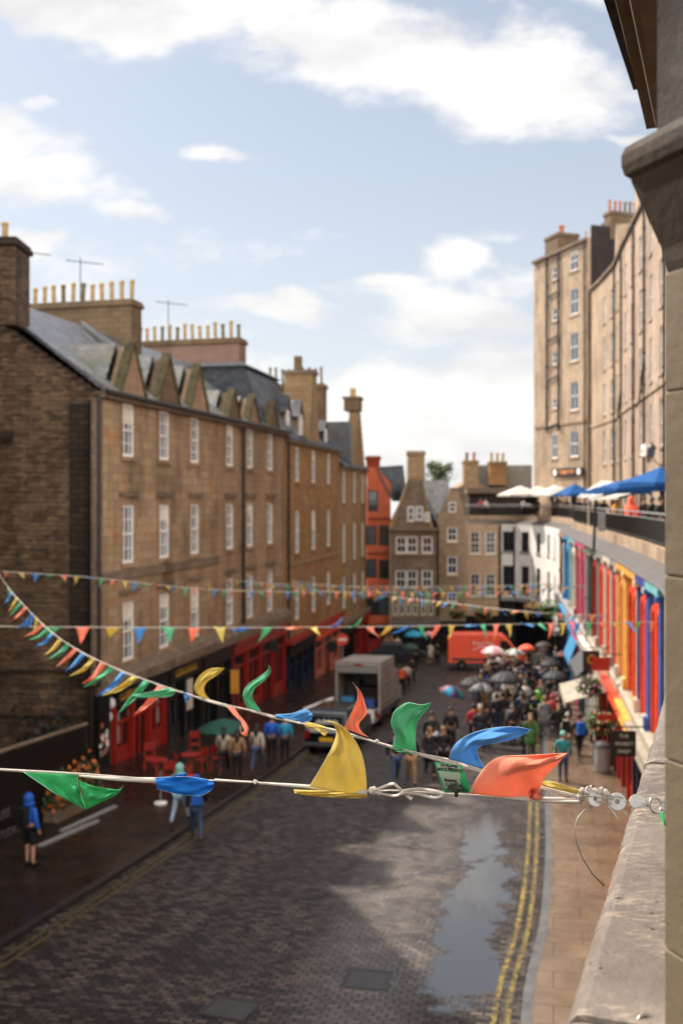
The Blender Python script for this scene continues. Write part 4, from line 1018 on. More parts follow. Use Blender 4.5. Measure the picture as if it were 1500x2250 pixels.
# rounded left corner
m = MB(); prof = []; cx, cy = T1.p(0, -1.0, 0).xy
for i in range(9):
    w = math.pi/2*i/8; v = T1.n*math.cos(w)*1.0 - T1.u*math.sin(w)*1.0; prof.append((cx+v.x, cy+v.y))
k = len(prof)
for z in (-1.65, ZT): m.v += [Vector((x, y, z)) for x, y in prof]
for i in range(k-1): m.f.append((i, i+1, k+i+1, k+i))
q = T1.p(-1, -12, 0); m.v += [Vector((q.x, q.y, -1.65)), Vector((q.x, q.y, ZT)), Vector((cx, cy, ZT))]; m.f += [(k-1, 2*k, 2*k+1, 2*k-1), tuple(range(k, 2*k))+(2*k+1,)]
m.build('rounded_corner', MT['ten1'], rt)
gable_face = Fr((T1.p(T1.len+.02,-.3,0).x, T1.p(T1.len+.02,-.3,0).y), (T1.p(T1.len+.02,-12,0).x, T1.p(T1.len+.02,-12,0).y))
m = MB(); m.fbox(gable_face, 0, gable_face.len, .0, .06, 10, ZT+1.1); m.build('dark_gable', MT['tend'], rt)
band(rt, T1, -.2, T1.len, ZT-.25, ZT, .3, 'fardark', 'eaves_cornice'); band(rt, T1, 0, T1.len, 6.1*KT, 6.5*KT, .12, 'ten1')
for px in (1203, 1229): pipe(rt, T1, T1.hit(px), .16, 5.6*KT, ZT-.3, .1)
for z in (6.0*KT, 9.9*KT, 13.2*KT, 16.8*KT): 
    m = MB(); m.tube([T1.p(T1.hit(1203), .16, z), T1.p(T1.hit(1229), .16, z+.25)], .08, 6); m.build('cross_pipe', MT['pipe'], rt)
pipe(rt, T1, T1.len-.3, .14, -1, ZT-.3, .07)
chimney(rt, T1, T1.hit(1188), T1.hit(1216), -2.6, -.4, ZT, 22.1*KT, 1, 'chim', 1.0, .3, 'pot_r', cap='fardark')
chimney(rt, T1, T1.hit(1222), T1.hit(1270), -3.2, -2.4, ZT-.5, ZT+.6, 4, 'chim', 1.4, .12, 'pot', along='s', cap='fardark')
chimney(rt, gable_face, 1.9, 5.0, -.9, .1, ZT, 22.6*KT, 6, 'chim', 1.05, .15, 'pot_r', along='s', cap='fardark')
# sign board over the restaurant door
sg = empty('restaurant_sign', T1.p(s_m-.3, .2, 2.2), 'long dark sign board with orange letters between two round white medallions', 'sign')
sa, sb = T1.hit(1216), T1.hit(1284)
m = MB(); m.fbox(T1, sa, sb, .12, .2, 2.12, 2.85); m.build('board', MT['pipe'], sg, bevel=.02)
for t in (.1, .87):
    m = MB(); m.lathe([(.3,0),(.3,.03)], 20, T1.tmat(sa+(sb-sa)*t, .2, 2.48)); m.build('medallion', MT['white'], sg)
m = MB(); x = sa+(sb-sa)*.24
while x < sa+(sb-sa)*.7: 
    m.fbox(T1, x, x+.1, .2, .215, 2.3, 2.66); m.fbox(T1, x+.12, x+.3, .2, .215, random.choice((2.3,2.42,2.55)), 2.66); x += .45
m.build('lettering', MT['peach'], sg)
# block 2
tp = [(27.5,80.5),(19.3,77.0),(19.25,74),(18.9,68.7),(18.05,64),(17.1,58),(16.5,54),(15.35,47),(14.2,40),(12.7,31),(11.5,25)]
tp = [(x*KT, y*KT) for x, y in tp[1:]]
r2 = empty('tall_tenement', (17, 56, -1.62), 'long tall pinkish stone tenement running along the terrace behind the blue parasols', 'building')
Z2 = 16.4*KT
for i, (p, q) in enumerate(zip(tp, tp[1:])):
    fr = Fr(p, q); n = max(1, round(fr.len/3.3)); ops = []; wl = []
    if i == 0: n = 0
    for k in range(n):
        s = fr.len*(k+.5)/n
        for za, zb in ((12.9*KT, 14.8*KT), (9.5*KT, 11.8*KT), (6.2*KT, 8.5*KT), (2.6*KT, 5.0*KT)): wl.append((s, za, zb)); ops.append((s-.5, s+.5, za, zb))
        ops.append((s-.55, s+.55, -1.6, .9))
    topz = Z2 if i < 6 else 19.5
    wall(r2, fr, 0, fr.len, -1.65, topz, ops, 'ten2' if i > 2 else 'ten1', depth=10, rev=.28, back=True)
    for s, za, zb in wl: window(r2, fr, s, za, 1.0, zb-za, 2, 2, d=-.12, glass='glass_far', sill='ten2')
    for k in range(n): window(r2, fr, fr.len*(k+.5)/n, -1.6, 1.1, 2.5, 2, 2, False, 'black')
    band(r2, fr, 0, fr.len, topz-.25, topz, .22, 'fardark', 'eaves_cornice'); band(r2, fr, 0, fr.len, 5.55*KT, 5.8*KT, .1, 'ten1')
    if i: pipe(r2, fr, fr.len*.98, .13, -1, topz-.2, .08)
    if i in (2, 4, 6):
        m = MB(); m.tube([fr.p(fr.len*.98, .14, 7.5+i*.3), fr.p(fr.len*.6, .14, 6.2), fr.p(fr.len*.3, .14, 5.9)], .06, 6); m.build('branch_pipe', MT['pipe'], r2)
fr = Fr(tp[2], tp[3]); 
for (i, s, w) in ((2, 1.2, 1.1), (4, 1.4, 1.2)):
    fr = Fr(tp[i], tp[i+1]); m = MB(); m.fprism(fr, [(s-w, Z2-.05), (s+w, Z2-.05), (s, Z2+2.6)], -2.2, .1); m.build('wall_head_gable', MT['ten1'], r2)
for i, s in ((3, 2.0), (5, 3.0)):
    fr = Fr(tp[i], tp[i+1]); chimney(r2, fr, s, s+1.0, -5, -1.2, Z2-.2, Z2+2.8, 4, 'chiml', 1.0, .15, 'pot_r', cap='fardark')
sg = empty('shop_sign', Fr(tp[5],tp[6]).p(1.5,.3,2), 'white sign board on the pink tenement above the blue parasols', 'sign')
fr = Fr(tp[6], tp[7]); a, b = fr.hit(1371), fr.hit(1400)
fr = Fr(tp[5], tp[6]) if not (0 < a < fr.len) else fr; a = max(.1, fr.hit(1372)); b = min(fr.len, max(a+2, fr.hit(1400)))
m = MB(); m.fbox(fr, a, b, .25, .33, 2.6, 3.3); m.build('board', MT['white'], sg)
m = MB(); x = a+.3
while x < b-.3: m.fbox(fr, x, x+.07, .33, .34, 2.8, 3.1); m.fbox(fr, x+.1, x+.22, .33, .34, 2.8, 2.87); x += .35
m.build('lettering', MT['greyp'], sg)
# wall lantern
lp = P(1431, 990, 50); la = empty('wall_lantern', lp, 'black wall lantern on the tenement near the pillar', 'lantern')
m = MB(); m.lathe([(.02,-.35),(.12,-.3),(.2,.1),(.22,.12),(.05,.3),(.02,.38)], 8, Matrix.Translation(lp)); m.build('lamp_cage', MT['glass_far'], la)
m = MB(); m.lathe([(.25,.1),(.23,.16),(.06,.34),(.02,.45)], 8, Matrix.Translation(lp)); m.tube([lp+Vector((0,0,-.3)), lp+Vector((.3,0,-.7)), lp+Vector((1.4,.3,-.7))], .03, 6); m.build('bracket', MT['pipe'], la)
# dark cafe front at the far end of the terrace
K2 = frontal(91.5); cf = empty('terrace_cafe', (P(1070,1130,91.5).x, 91.5, -1.6), 'low dark cafe front at the far end of the terrace', 'kiosk')
m = MB(); m.fbox(K2, K2.hit(1030), K2.hit(1180), -1.5, 0, -1.62, zz(1084,91.5)); m.build('wall', paint('dark_timber_wall', '#2c1d15', .7, .3), cf)
m = MB(); m.fbox(K2, K2.hit(1024), K2.hit(1110), -1.6, .5, zz(1084,91.5)+.004, zz(1074,91.5)); m.build('roof', MT['fardark'], cf)
# ---------------------------------------------------------------- near stone: parapet, pillar, cornice
def weathered(name, c1, c2, speck, rough, bump, sc=3):
    m, N, L, b = base_mat(name); tc = N.new('ShaderNodeTexCoord'); v = tc.outputs['Object']
    col = mix_(N, L, ramp_(N, L, nz_(N, L, sc, 8, .7, v), .35, .65), rgb(c1), rgb(c2))
    if speck:
        sp = ramp_(N, L, nz_(N, L, 34, 8, .75, v, (1, 2.6, 1), 2), .50, .59); sp2 = ramp_(N, L, nz_(N, L, 4, 4, .6, v, None, 9), .42, .6)
        col = mix_(N, L, mul(N, L, mul(N, L, sp, sp2), .75), col, rgb(speck))
        dk = ramp_(N, L, nz_(N, L, 2.5, 6, .7, v, (1, .6, 1), 4), .52, .66); col = mix_(N, L, mul(N, L, dk, .55), col, rgb('#4b423b'))
        pit = ramp_(N, L, nz_(N, L, 70, 2, .5, v, None, 3), .70, .74); col = mix_(N, L, pit, col, rgb('#1c1713'))
    L.new(col, b.inputs['Base Color']); L.new(ramp_(N, L, nz_(N, L, 5, 5, .6, v, None, 1), .3, .7, (rough*.7,)*3+(1,), (min(1, rough*1.3),)*3+(1,)), b.inputs['Roughness'])
    b.inputs['Specular IOR Level'].default_value = .4
    h = N.new('ShaderNodeMath'); h.operation = 'MULTIPLY_ADD'; L.new(nz_(N, L, 60, 6, .7, v), h.inputs[0]); h.inputs[1].default_value = .35; L.new(nz_(N, L, 9, 5, .6, v), h.inputs[2])
    bump_(N, L, b, h.outputs[0], bump, .012); return m
MT['cop'] = weathered('weathered_coping_stone', '#5f564f', '#7b7066', '#b0a08a', .5, .6)
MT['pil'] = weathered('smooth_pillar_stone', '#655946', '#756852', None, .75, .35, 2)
MT['pild'] = weathered('shade_dark_pillar_stone', '#221913', '#35291f', None, .8, .4, 2)  # cornice shade on the upper shaft is put into this dark colour
MT['corn'] = weathered('brown_cornice_stone', '#5b4836', '#6d5742', None, .8, .4, 3)
pr_ = empty('stone_parapet', (.6, 1.2, -1.62), 'low weathered stone parapet with flat coping slabs under the bunting', 'parapet')
lx = lambda Y: .2687+.384*(Y-1.157)
JY = [-.9, -.1, .55, 1.157, 1.46, 1.75, 2.29, 2.85, 3.45]
for i, (a, b) in enumerate(zip(JY, JY[1:])):
    fr = Fr((lx(b), b), (lx(a), a)); dz = random.uniform(-.004, .004); do = random.uniform(-.004, .004)
    g_ = .0014; e = .6
    prof = [(.0+do, -.72), (.008+do, -.618), (.003+do, -.608), (-.006+do, -.602+dz), (-.014+do, -.600+dz), (-.12, -.598+dz), (-.25, -.596+dz), (-.5, -.592+dz), (-.52, -.72)]
    m = MB(); ns = max(8, int(fr.len/.02)); k_ = len(prof)
    for i_ in range(ns+1):
        ss = g_+(fr.len-2*g_)*i_/ns; jit = .0008*math.sin(i_*.7+i)+random.uniform(-.0006, .0006)-(.003 if random.random() < .03 else 0); edge = .0015 if i_ in (0, ns) else 0
        for (dd, zq) in prof: m.v.append(fr.p(ss, dd+(jit if dd > -.1 else 0), zq+(random.uniform(-.0005,.0005)-edge if zq > -.7 else 0)))
    for i_ in range(ns):
        for j_ in range(k_): m.f.append((i_*k_+j_, i_*k_+(j_+1) % k_, (i_+1)*k_+(j_+1) % k_, (i_+1)*k_+j_))
    m.f += [tuple(range(k_-1, -1, -1)), tuple(ns*k_+j_ for j_ in range(k_))]
    m.build('coping_slab', MT['cop'], pr_, smooth=False)
m = MB(); fr = Fr((lx(3.45), 3.45), (lx(-.9), -.9)); m.fbox(fr, 0, fr.len, -.44, -.08, -2.6, -.722); m.build('wall', MT['pil'], pr_)
far = [p for p in RP if 3.4 < p[1] < 17.5]
m = ribbon([(lx(3.452), 3.452)]+far, [(0, -.72), (0, -.6), (-.5, -.592), (-.5, -.72)]); m.build('far_coping', MT['cop'], pr_)
m = ribbon([(lx(3.452), 3.452)]+far, [(-.08, -2.6), (-.08, -.722), (-.44, -.722), (-.44, -2.6)]); m.build('far_wall', MT['pil'], pr_)
# pillar
pi_ = empty('stone_pillar', (.8, 1.7, -1.62), 'big smooth stone pillar filling the right edge with a moulded cap', 'pillar')
KP = 1.1/1.85; Ec = Vector((.3246*1.1, 1.1)); ua = Vector((.36, -.933)).normalized(); ub = Vector((.933, .36)).normalized()
def ring(e, z): # corner ring pushed outwards by e
    L1, L2 = .62, .8; e = e*KP
    a = Ec-ub*e-ua*e; b = Ec+ua*(L1)-ub*e; c = b+ub*(L2+2*e); d = a+ub*(L2+2*e)
    return [Vector((q.x, q.y, z*KP if z > -1.6 else z)) for q in (a, b, c, d)]
def column(rings, name, mat, parent, bevel=0):
    m = MB()
    for e, z in rings: m.v += ring(e, z)
    for i in range(len(rings)-1):
        for k in range(4): m.f.append((i*4+k, i*4+(k+1) % 4, i*4+4+(k+1) % 4, i*4+4+k))
    m.f += [(3,2,1,0), tuple((len(rings)-1)*4+k for k in range(4))]
    return m.build(name, mat, parent, bevel=bevel)
jz = [-1.7, -1.18, -.833, -.481, -.141, .2, .421]
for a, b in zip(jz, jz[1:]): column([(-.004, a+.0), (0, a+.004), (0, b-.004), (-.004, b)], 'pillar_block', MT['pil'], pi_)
column([(-.003, .421), (.001, .44), (.004, .466), (.018, .512), (.034, .567), (.043, .598), (.0431, .603), (.052, .612), (.056, .63), (.056, .65), (.051, .664), (.038, .673), (-.01, .677)], 'moulded_cap', weathered('shade_dark_cap_stone', '#33281f', '#46382b', None, .8, .4, 3), pi_)  # shade under the overhead cornice is painted into the cap colour
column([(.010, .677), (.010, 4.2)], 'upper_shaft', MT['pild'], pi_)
# overhead cornice
co = empty('stone_cornice', (1.2, 3, 1.3), 'layered stone cornice overhanging at the top right corner', 'cornice')
def corn(px0, px1, py1, z, h, name, mat, back=1.6):
    Y1 = z*F/(1098-py1); Y0 = z*F/1098*.6
    x1 = (px1-750)/F*Y1; Yt = z*F/1098; xt = (px0-750)/F*Yt
    d = Vector((x1-xt, Y1-Yt)).normalized(); p1 = Vector((x1, Y1)); p0 = p1-d*4.2
    fr = Fr((p1.x, p1.y), (p0.x, p0.y)); return fr
for (px0, px1, py1, z, h, name, mt, pf) in (
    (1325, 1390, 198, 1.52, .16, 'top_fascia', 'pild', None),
    (1342, 1401, 224, 1.45, .09, 'drip_moulding', 'corn', 'round'),
    (1352, 1419, 284, 1.36, .11, 'lower_fascia', 'corn', None),
    (1374, 1436, 288, 1.29, .08, 'bed_moulding', 'corn', 'round'),
    (1400, 1449, 292, 1.22, .08, 'architrave', 'corn', None)):
    fr = corn(px0, px1, py1, z, h, name, mt)
    m = MB()
    if pf: prof = [(-.03, z), (-.008, z+.012), (0, z+h*.4), (0, z+h), (-1.5, z+h), (-1.5, z)]
    else: prof = [(0, z), (0, z+h), (-1.5, z+h), (-1.5, z)]
    m.sprism(fr, prof, 0, fr.len); m.build(name, MT[mt], co)

# ---------------------------------------------------------------- bunting
MT['f_orange'] = cloth('orange_flag_cloth', '#f9a486', .45); MT['f_yellow'] = cloth('yellow_flag_cloth', '#e2cc74', .45); MT['f_blue'] = cloth('blue_flag_cloth', '#66a6dc', .45); MT['f_green'] = cloth('green_flag_cloth', '#6cc092', .45)
for c_, x_ in (('orange','#f7b79e'),('yellow','#eadf9c'),('blue','#9cc4e6'),('green','#a5d8ba')): MT['hem'+c_+'_flag_cloth'] = paint(c_+'_hem_stitching', x_, .8, .1)
MT['f_bdeep'] = cloth('blue_flag_cloth', '#2a7ccc', .45); MT['f_gdeep'] = cloth('green_flag_cloth', '#46b26c', .45)
for k_ in ('f_bdeep', 'f_gdeep'): MT['hem'+MT[k_].name] = MT['hem'+MT[k_].name.split('.')[0]]
MT['tape'] = cloth('white_cotton_tape', '#d8cfc4', .2, .8); MT['cord'] = paint('off_white_cord', '#cfc4b6', .8, .15, 60)
def curve3(pts, n=8):
    return [Vector(p) for p in smooth_poly([tuple(p) for p in pts], n)]
def lin(pts, t):  # arclength-ish parameter on polyline
    d = [0]
    for a, b in zip(pts, pts[1:]): d.append(d[-1]+math.dist(a, b))
    x = t*d[-1]
    for i in range(len(pts)-1):
        if x <= d[i+1] or i == len(pts)-2:
            k = (x-d[i])/max(1e-9, d[i+1]-d[i]); return tuple(a+(b-a)*k for a, b in zip(pts[i], pts[i+1]))
def tri(x): x = x % 1.0; return 4*abs(x-.5)-1
def crease(s, t, ph): return 2.1*(.55*tri(s*1.1-t*.75+ph)+.4*tri(s*.5+t*1.35+ph*1.7)+.22*tri(s*2.3+t*1.9+ph*.6))
def loft(sheets, name, mat, parent, nu=40, nv=30, wav=.008, sub=0):
    """cloth flag: sheets of (left edge, right edge, distance at base, distance at tip, belly) given as sight-line points"""
    m = MB()
    for (Lp, Rp, Y0, Y1, bel) in sheets:
        Lc = smooth_poly(Lp, 6); Rc = smooth_poly(Rp, 6); o = len(m.v); ph = random.uniform(0, 6)
        for i in range(nu+1):
            t = i/nu; a = lin(Lc, t); b = lin(Rc, t)
            for j in range(nv+1):
                s = j/nv; x = a[0]+(b[0]-a[0])*s; y = a[1]+(b[1]-a[1])*s
                Y = Y0+(Y1-Y0)*t - bel*.6*math.sin(math.pi*s)*math.sin(math.pi*min(1, t*.9+.1)) + wav*crease(s, t, ph)*min(1, .25+t*3) + wav*math.sin(s*7+t*5+ph)*t*(1-t*.3)+wav*.7*math.sin(t*11+s*3+ph)
                m.v.append(P(x, y, Y))
        for i in range(nu):
            for j in range(nv): q = o+i*(nv+1)+j; m.f.append((q, q+1, q+nv+2, q+nv+1))
    ob = m.build(name, mat, parent, smooth=True, solid=.0007, sub=sub)
    if nu >= 40 and name == 'flag':
        hm = MT['hem'+mat.name]; h = MB(); o = 0
        for (Lp, Rp, Y0, Y1, bel) in sheets[:1]:
            for j in (0, nv): h.tube([m.v[o+i*(nv+1)+j] for i in range(0, nu, 2)], .0006, 5)
        h2 = h; h.build('hem', hm, ob, smooth=True)
    return ob
def seq(k): return ['f_yellow', 'f_blue', 'f_green', 'f_orange'][k % 4]
# ---- near string straight across
n1 = empty('bunting', P(1285, 1755, 1.98), 'nearest bunting line across the street with big orange, yellow, blue and green flags', 'bunting')
line1 = [(-60,1684,2.45),(0,1690,2.4),(170,1699,2.32),(345,1712,2.25),(480,1715,2.2),(560,1718,2.17),(650,1728,2.14),(805,1737,2.09),(870,1737,2.07),(960,1742,2.05),(1005,1745,2.04),(1100,1748,2.02),(1200,1753,2.0),(1285,1757,1.98)]
c1 = curve3([P(*q) for q in line1], 6)
m = MB(); m.tube(c1, .0013, 6); m.build('cord', MT['cord'], n1)
m = MB(); m.tube([v+Vector((0, .004, -.0015-.001*math.sin(i*.5))) for i, v in enumerate(c1)], .0011, 6); m.build('cord', MT['cord'], n1)
def tape(parent, a, b, h0, h1, sag=0):
    n = 14; m = MB()
    for i in range(n+1):
        t = i/n; q = tuple(x+(y-x)*t for x, y in zip(a, b)); hh = h0+(h1-h0)*t; s_ = sag*math.sin(math.pi*t)
        m.v += [P(q[0], q[1]+s_, q[2]), P(q[0], q[1]+s_+hh*.55, q[2]-.004), P(q[0], q[1]+s_+hh, q[2])]
    for i in range(n): m.f += [(3*i, 3*i+1, 3*i+4, 3*i+3), (3*i+1, 3*i+2, 3*i+5, 3*i+4)]
    return m.build('tape', MT['tape'], parent, smooth=True, solid=.0006)
tape(n1, (-40,1686,2.44), (172,1698,2.33), 5, 7); tape(n1, (174,1702,2.32), (345,1708,2.25), 5, 13, 2); tape(n1, (472,1711,2.2), (556,1717,2.17), 6, 4); tape(n1, (568,1718,2.17), (806,1736,2.09), 5, 14, -2)
tape(n1, (1040,1744,2.03), (1280,1752,1.985), 5, 12, 2); tape(n1, (1100,1750,2.02), (1278,1758,1.98), 4, 8, 3)
loft([([(52,1696),(90,1722),(130,1748),(190,1779)], [(172,1703),(171,1715),(178,1745),(190,1779)], 2.33, 2.30, .02), ([(172,1713),(205,1727),(240,1733),(262,1735),(272,1725)], [(190,1779),(212,1768),(240,1755),(262,1742),(272,1725)], 2.32, 2.22, .03)], 'flag', MT['f_gdeep'], n1)
loft([([(342,1709),(400,1706),(440,1710),(471,1717)], [(345,1733),(395,1745),(440,1748),(468,1734)], 2.24, 2.2, .014), ([(375,1706),(382,1704),(408,1698),(410,1699)], [(405,1712),(408,1708),(411,1702),(412,1699)], 2.23, 2.22, .0)], 'flag', MT['f_bdeep'], n1, wav=.005)
loft([([(680,1728),(702,1692),(728,1645),(739,1612),(735,1596),(727,1588),(713,1584)], [(805,1750),(804,1715),(799,1675),(787,1640),(765,1608),(740,1589),(713,1583)], 2.10, 2.02, .03), ([(645,1735),(700,1737),(760,1737),(805,1738)], [(647,1743),(700,1750),(760,1753),(806,1753)], 2.12, 2.09, .004)], 'flag', MT['f_yellow'], n1, nu=56, nv=44)
loft([([(1033,1744),(1044,1715),(1070,1680),(1100,1663),(1150,1660),(1200,1657),(1246,1655)], [(1188,1758),(1184,1735),(1196,1708),(1213,1690),(1230,1672),(1246,1655)], 2.02, 1.93, .035), ([(1160,1742),(1168,1732),(1186,1730)], [(1163,1757),(1175,1757),(1189,1757)], 2.0, 1.99, .006)], 'flag', MT['f_orange'], n1, nu=56, nv=44)
# knots and bow
def knot(parent, px, py, Y, r=.0042, name='knot', mat='tape'):
    m = MB(); c = P(px, py, Y)
    for k in range(3): m.ball(c+Vector((random.uniform(-.6,.6)*r, random.uniform(-.5,.5)*r, random.uniform(-.6,.6)*r)), (r*random.uniform(.7,1), r*.7, r*random.uniform(.6,1)), n=8, k=6)
    return m.build(name, MT[mat], parent, smooth=True)
knot(n1, 561, 1718, 2.17); knot(n1, 820, 1737, 2.08, .008); knot(n1, 884, 1740, 2.06, .006)
def strap(parent, pts, w=4, Y=2.06, name='bow_loop', mat='tape', th=.0007):
    m = MB(); cs = smooth_poly(pts, 6)
    for i, (x, y) in enumerate(cs):
        a = cs[max(i-1,0)]; b = cs[min(i+1,len(cs)-1)]; dx, dy = b[0]-a[0], b[1]-a[1]; l = math.hypot(dx, dy) or 1
        nx, ny = -dy/l*w/2, dx/l*w/2; tw = .004*math.sin(i*.4)
        m.v += [P(x+nx, y+ny, Y+tw), P(x-nx, y-ny, Y-tw)]
    for i in range(len(cs)-1): m.f.append((2*i, 2*i+1, 2*i+3, 2*i+2))
    return m.build(name, MT[mat], parent, smooth=True, solid=th)
strap(n1, [(822,1738),(845,1728),(862,1722),(872,1728),(884,1740)], 6); strap(n1, [(824,1741),(850,1747),(870,1748),(884,1741)], 5); strap(n1, [(884,1740),(893,1748),(905,1756)], 7); strap(n1, [(884,1738),(920,1734),(950,1737),(978,1743)], 6, 2.05); strap(n1, [(884,1742),(920,1746),(955,1752),(980,1744)], 6, 2.05)
strap(n1, [(822,1734),(835,1741),(828,1745)], 8)
# upside-down tag
tgr = empty('cable_tag', P(995, 1742, 2.03), 'small green and grey plastic tag standing upside down on the nearest bunting line', 'tag', None)
def quadpt(u, v, Y=2.035):  # tag corners in sight-line points; u along the text (reading direction), v down the text
    A_, B_, C_, D_ = (1034,1741), (975,1741), (954,1674), (1015,1683)  # text top-right.. (upside down): start at bottom right
    x = (A_[0]*(1-u)+B_[0]*u)*(1-v)+(D_[0]*(1-u)+C_[0]*u)*v; y = (A_[1]*(1-u)+B_[1]*u)*(1-v)+(D_[1]*(1-u)+C_[1]*u)*v
    return P(x, y, Y-.006*math.sin(math.pi*v))
MT['tagg'] = paint('green_tag_plastic', '#0f9a58', .4, .08, 5); MT['tags'] = paint('grey_tag_label', '#8f9c86', .6, .1, 8); MT['ink'] = paint('black_ink', '#10110f', .7, .1)
def tagquad(u0, u1, v0, v1, mat, name, lift, th=.0006):
    m = MB(); n = 8
    for i in range(n+1):
        for u in (u0, u1):
            v = v0+(v1-v0)*i/n; m.v.append(quadpt(u, v)+Vector((0, -lift, 0)))
    for i in range(n): m.f.append((2*i, 2*i+1, 2*i+3, 2*i+2))
    return m.build(name, MT[mat], tgr, solid=th)
tagquad(0, 1, 0, 1, 'tagg', 'tag_card', 0, .0012); tagquad(.28, .93, .06, .5, 'tags', 'label', .0012); tagquad(.2, .95, .5, .72, 'tags', 'label', .0012); tagquad(.08, .93, .76, .96, 'tags', 'label', .0012)
m_up = (quadpt(0,0)-quadpt(0,1)).normalized(); m_rt = (quadpt(1,.5)-quadpt(0,.5)).normalized(); m_n = m_rt.cross(m_up).normalized(); m_up = m_n.cross(m_rt)
for (t, u, v, sz, sx) in (('EDINBURGH', .5, .09, .0085, .95), ('VICTORIA', .5, .19, .0085, .95), ('POINT 1', .55, .29, .0085, 1.1), ('Running', .62, .41, .0085, .9), ('WARREN SLAPP', .5, .82, .0085, .88), ('TO', .5, .88, .006, 1), ('Fluorescent', .5, .945, .008, .9)):
    o = quadpt(u, v)+Vector((0, -.0030, 0)); mm = Matrix.Identity(4)
    for i in range(3): mm[i][0] = m_rt[i]; mm[i][1] = m_up[i]; mm[i][2] = m_n[i]; mm[i][3] = o[i]
    text('lettering', t, sz, MT['ink'], tgr, mm, .00015, sx=sx, bold=.0003)
m = MB(); m.lathe([(.0035,-.006),(.004,-.004),(.004,.004),(.003,.006)], 8, Matrix.Translation(P(1002,1744,2.02))); m.build('black_clip', MT['ink'], tgr)
# ---- second string sweeping back to the far left
n2 = empty('bunting', P(1275, 1748, 1.99), 'bunting line sweeping from the pillar back to the far left with fluttering flags', 'bunting')
line2 = [(1285,1752,1.98),(1165,1722,2.03),(1060,1692,2.12),(985,1668,2.22),(913,1653,2.33),(820,1628,2.5),(735,1603,2.75),(640,1584,3.05),(560,1562,3.4),(500,1549,3.75),(430,1530,4.3),(380,1514,4.8),(330,1497,5.5),(280,1478,6.3),(230,1457,7.2),(180,1432,8.3),(130,1401,9.6),(85,1362,11.2),(50,1326,12.7),(20,1292,14.2),(-15,1240,16)]
c2 = curve3([P(*q) for q in line2], 12)
m = MB(); m.tube(c2, [.0013+.0009*min(1, max(0, (v.y-3)/6)) for v in c2], 6); m.build('cord', MT['cord'], n2)
m = MB(); m.tube([v+Vector((0, .004, -.0035-.0005*v.y*(1+math.sin(i*.29)))) for i, v in enumerate(c2)], [.0012+.001*min(1, max(0, (v.y-3)/6)) for v in c2], 6); m.build('cord', MT['cord'], n2)
def l2(px):
    for a, b in zip(line2, line2[1:]):
        if b[0] <= px <= a[0]: t = (a[0]-px)/(a[0]-b[0]); return tuple(x+(y-x)*t for x, y in zip(a, b))
    return line2[-1]
def tape2(p0, p1, h): a, b = l2(p0), l2(p1); tape(n2, (a[0],a[1]-1,a[2]), (b[0],b[1]-1,b[2]), h, h*.8)
tape2(1060, 920, 10); tape2(1270, 1120, 9); tape2(500, 440, 7); tape2(735, 670, 5); tape2(905, 835, 6); tape2(600, 545, 5)
knot(n2, 829, 1629, 2.48, .005); knot(n2, 656, 1588, 3.0, .005); knot(n2, 527, 1556, 3.6, .005)
loft([([(985,1668),(1000,1635),(1035,1612),(1080,1600),(1130,1597),(1166,1603)], [(1066,1690),(1050,1662),(1052,1641),(1090,1632),(1135,1622),(1166,1603)], 2.18, 2.1, .03)], 'flag', MT['f_blue'], n2, nu=52, nv=40)
loft([([(1184,1713),(1215,1718),(1245,1727),(1278,1738)], [(1188,1727),(1215,1738),(1245,1748),(1274,1752)], 2.03, 2.0, .01), ([(1172,1727),(1196,1700),(1212,1668),(1216,1648)], [(1186,1727),(1205,1702),(1215,1670),(1217,1648)], 2.045, 2.03, .0)], 'flag', MT['f_yellow'], n2, wav=.003)
loft([([(862,1642),(868,1612),(859,1592),(865,1565),(885,1548),(900,1544),(925,1549),(948,1543)], [(914,1656),(912,1625),(915,1592),(927,1570),(937,1560),(940,1555),(943,1550),(948,1543)], 2.38, 2.28, .03), ([(848,1640),(870,1646),(913,1656)], [(852,1642),(875,1652),(909,1659)], 2.39, 2.35, .0)], 'flag', MT['f_green'], n2, nu=52, nv=40)
loft([([(756,1600),(768,1574),(782,1545),(786,1525),(781,1508),(773,1498)], [(809,1620),(794,1608),(788,1590),(805,1568),(802,1548),(793,1522),(773,1498)], 2.62, 2.5, .02)], 'flag', MT['f_orange'], n2, nu=52)
loft([([(670,1586),(690,1590),(720,1599)], [(671,1597),(690,1603),(719,1612)], 2.9, 2.8, .012), ([(696,1604),(706,1610),(718,1612)], [(700,1600),(708,1615),(714,1617)], 2.84, 2.8, .004)], 'flag', MT['f_yellow'], n2, wav=.002)
loft([([(605,1570),(640,1568),(664,1560),(678,1561),(687,1571)], [(606,1576),(640,1584),(670,1589),(680,1585),(687,1572)], 3.15, 3.0, .02)], 'flag', MT['f_blue'], n2, wav=.004)
loft([([(544,1556),(534,1532),(537,1515),(548,1502),(575,1484),(590,1470),(589,1458)], [(574,1563),(562,1548),(554,1532),(560,1512),(582,1494),(595,1475),(589,1458)], 3.4, 3.3, .02)], 'flag', MT['f_green'], n2, nu=52)
loft([([(497,1551),(512,1568),(528,1584),(533,1595),(540,1606)], [(515,1555),(524,1570),(538,1586),(544,1597),(544,1606)], 3.7, 3.6, .01), ([(540,1590),(536,1610),(528,1605),(527,1593)], [(546,1598),(542,1617),(530,1612),(529,1596)], 3.6, 3.58, .01)], 'flag', MT['f_orange'], n2, wav=.003)
loft([([(438,1530),(429,1520),(428,1505),(438,1485),(462,1469),(480,1468),(494,1468)], [(462,1537),(452,1526),(449,1512),(456,1497),(472,1487),(484,1478),(494,1468)], 4.2, 4.05, .02)], 'flag', MT['f_yellow'], n2, nu=22)
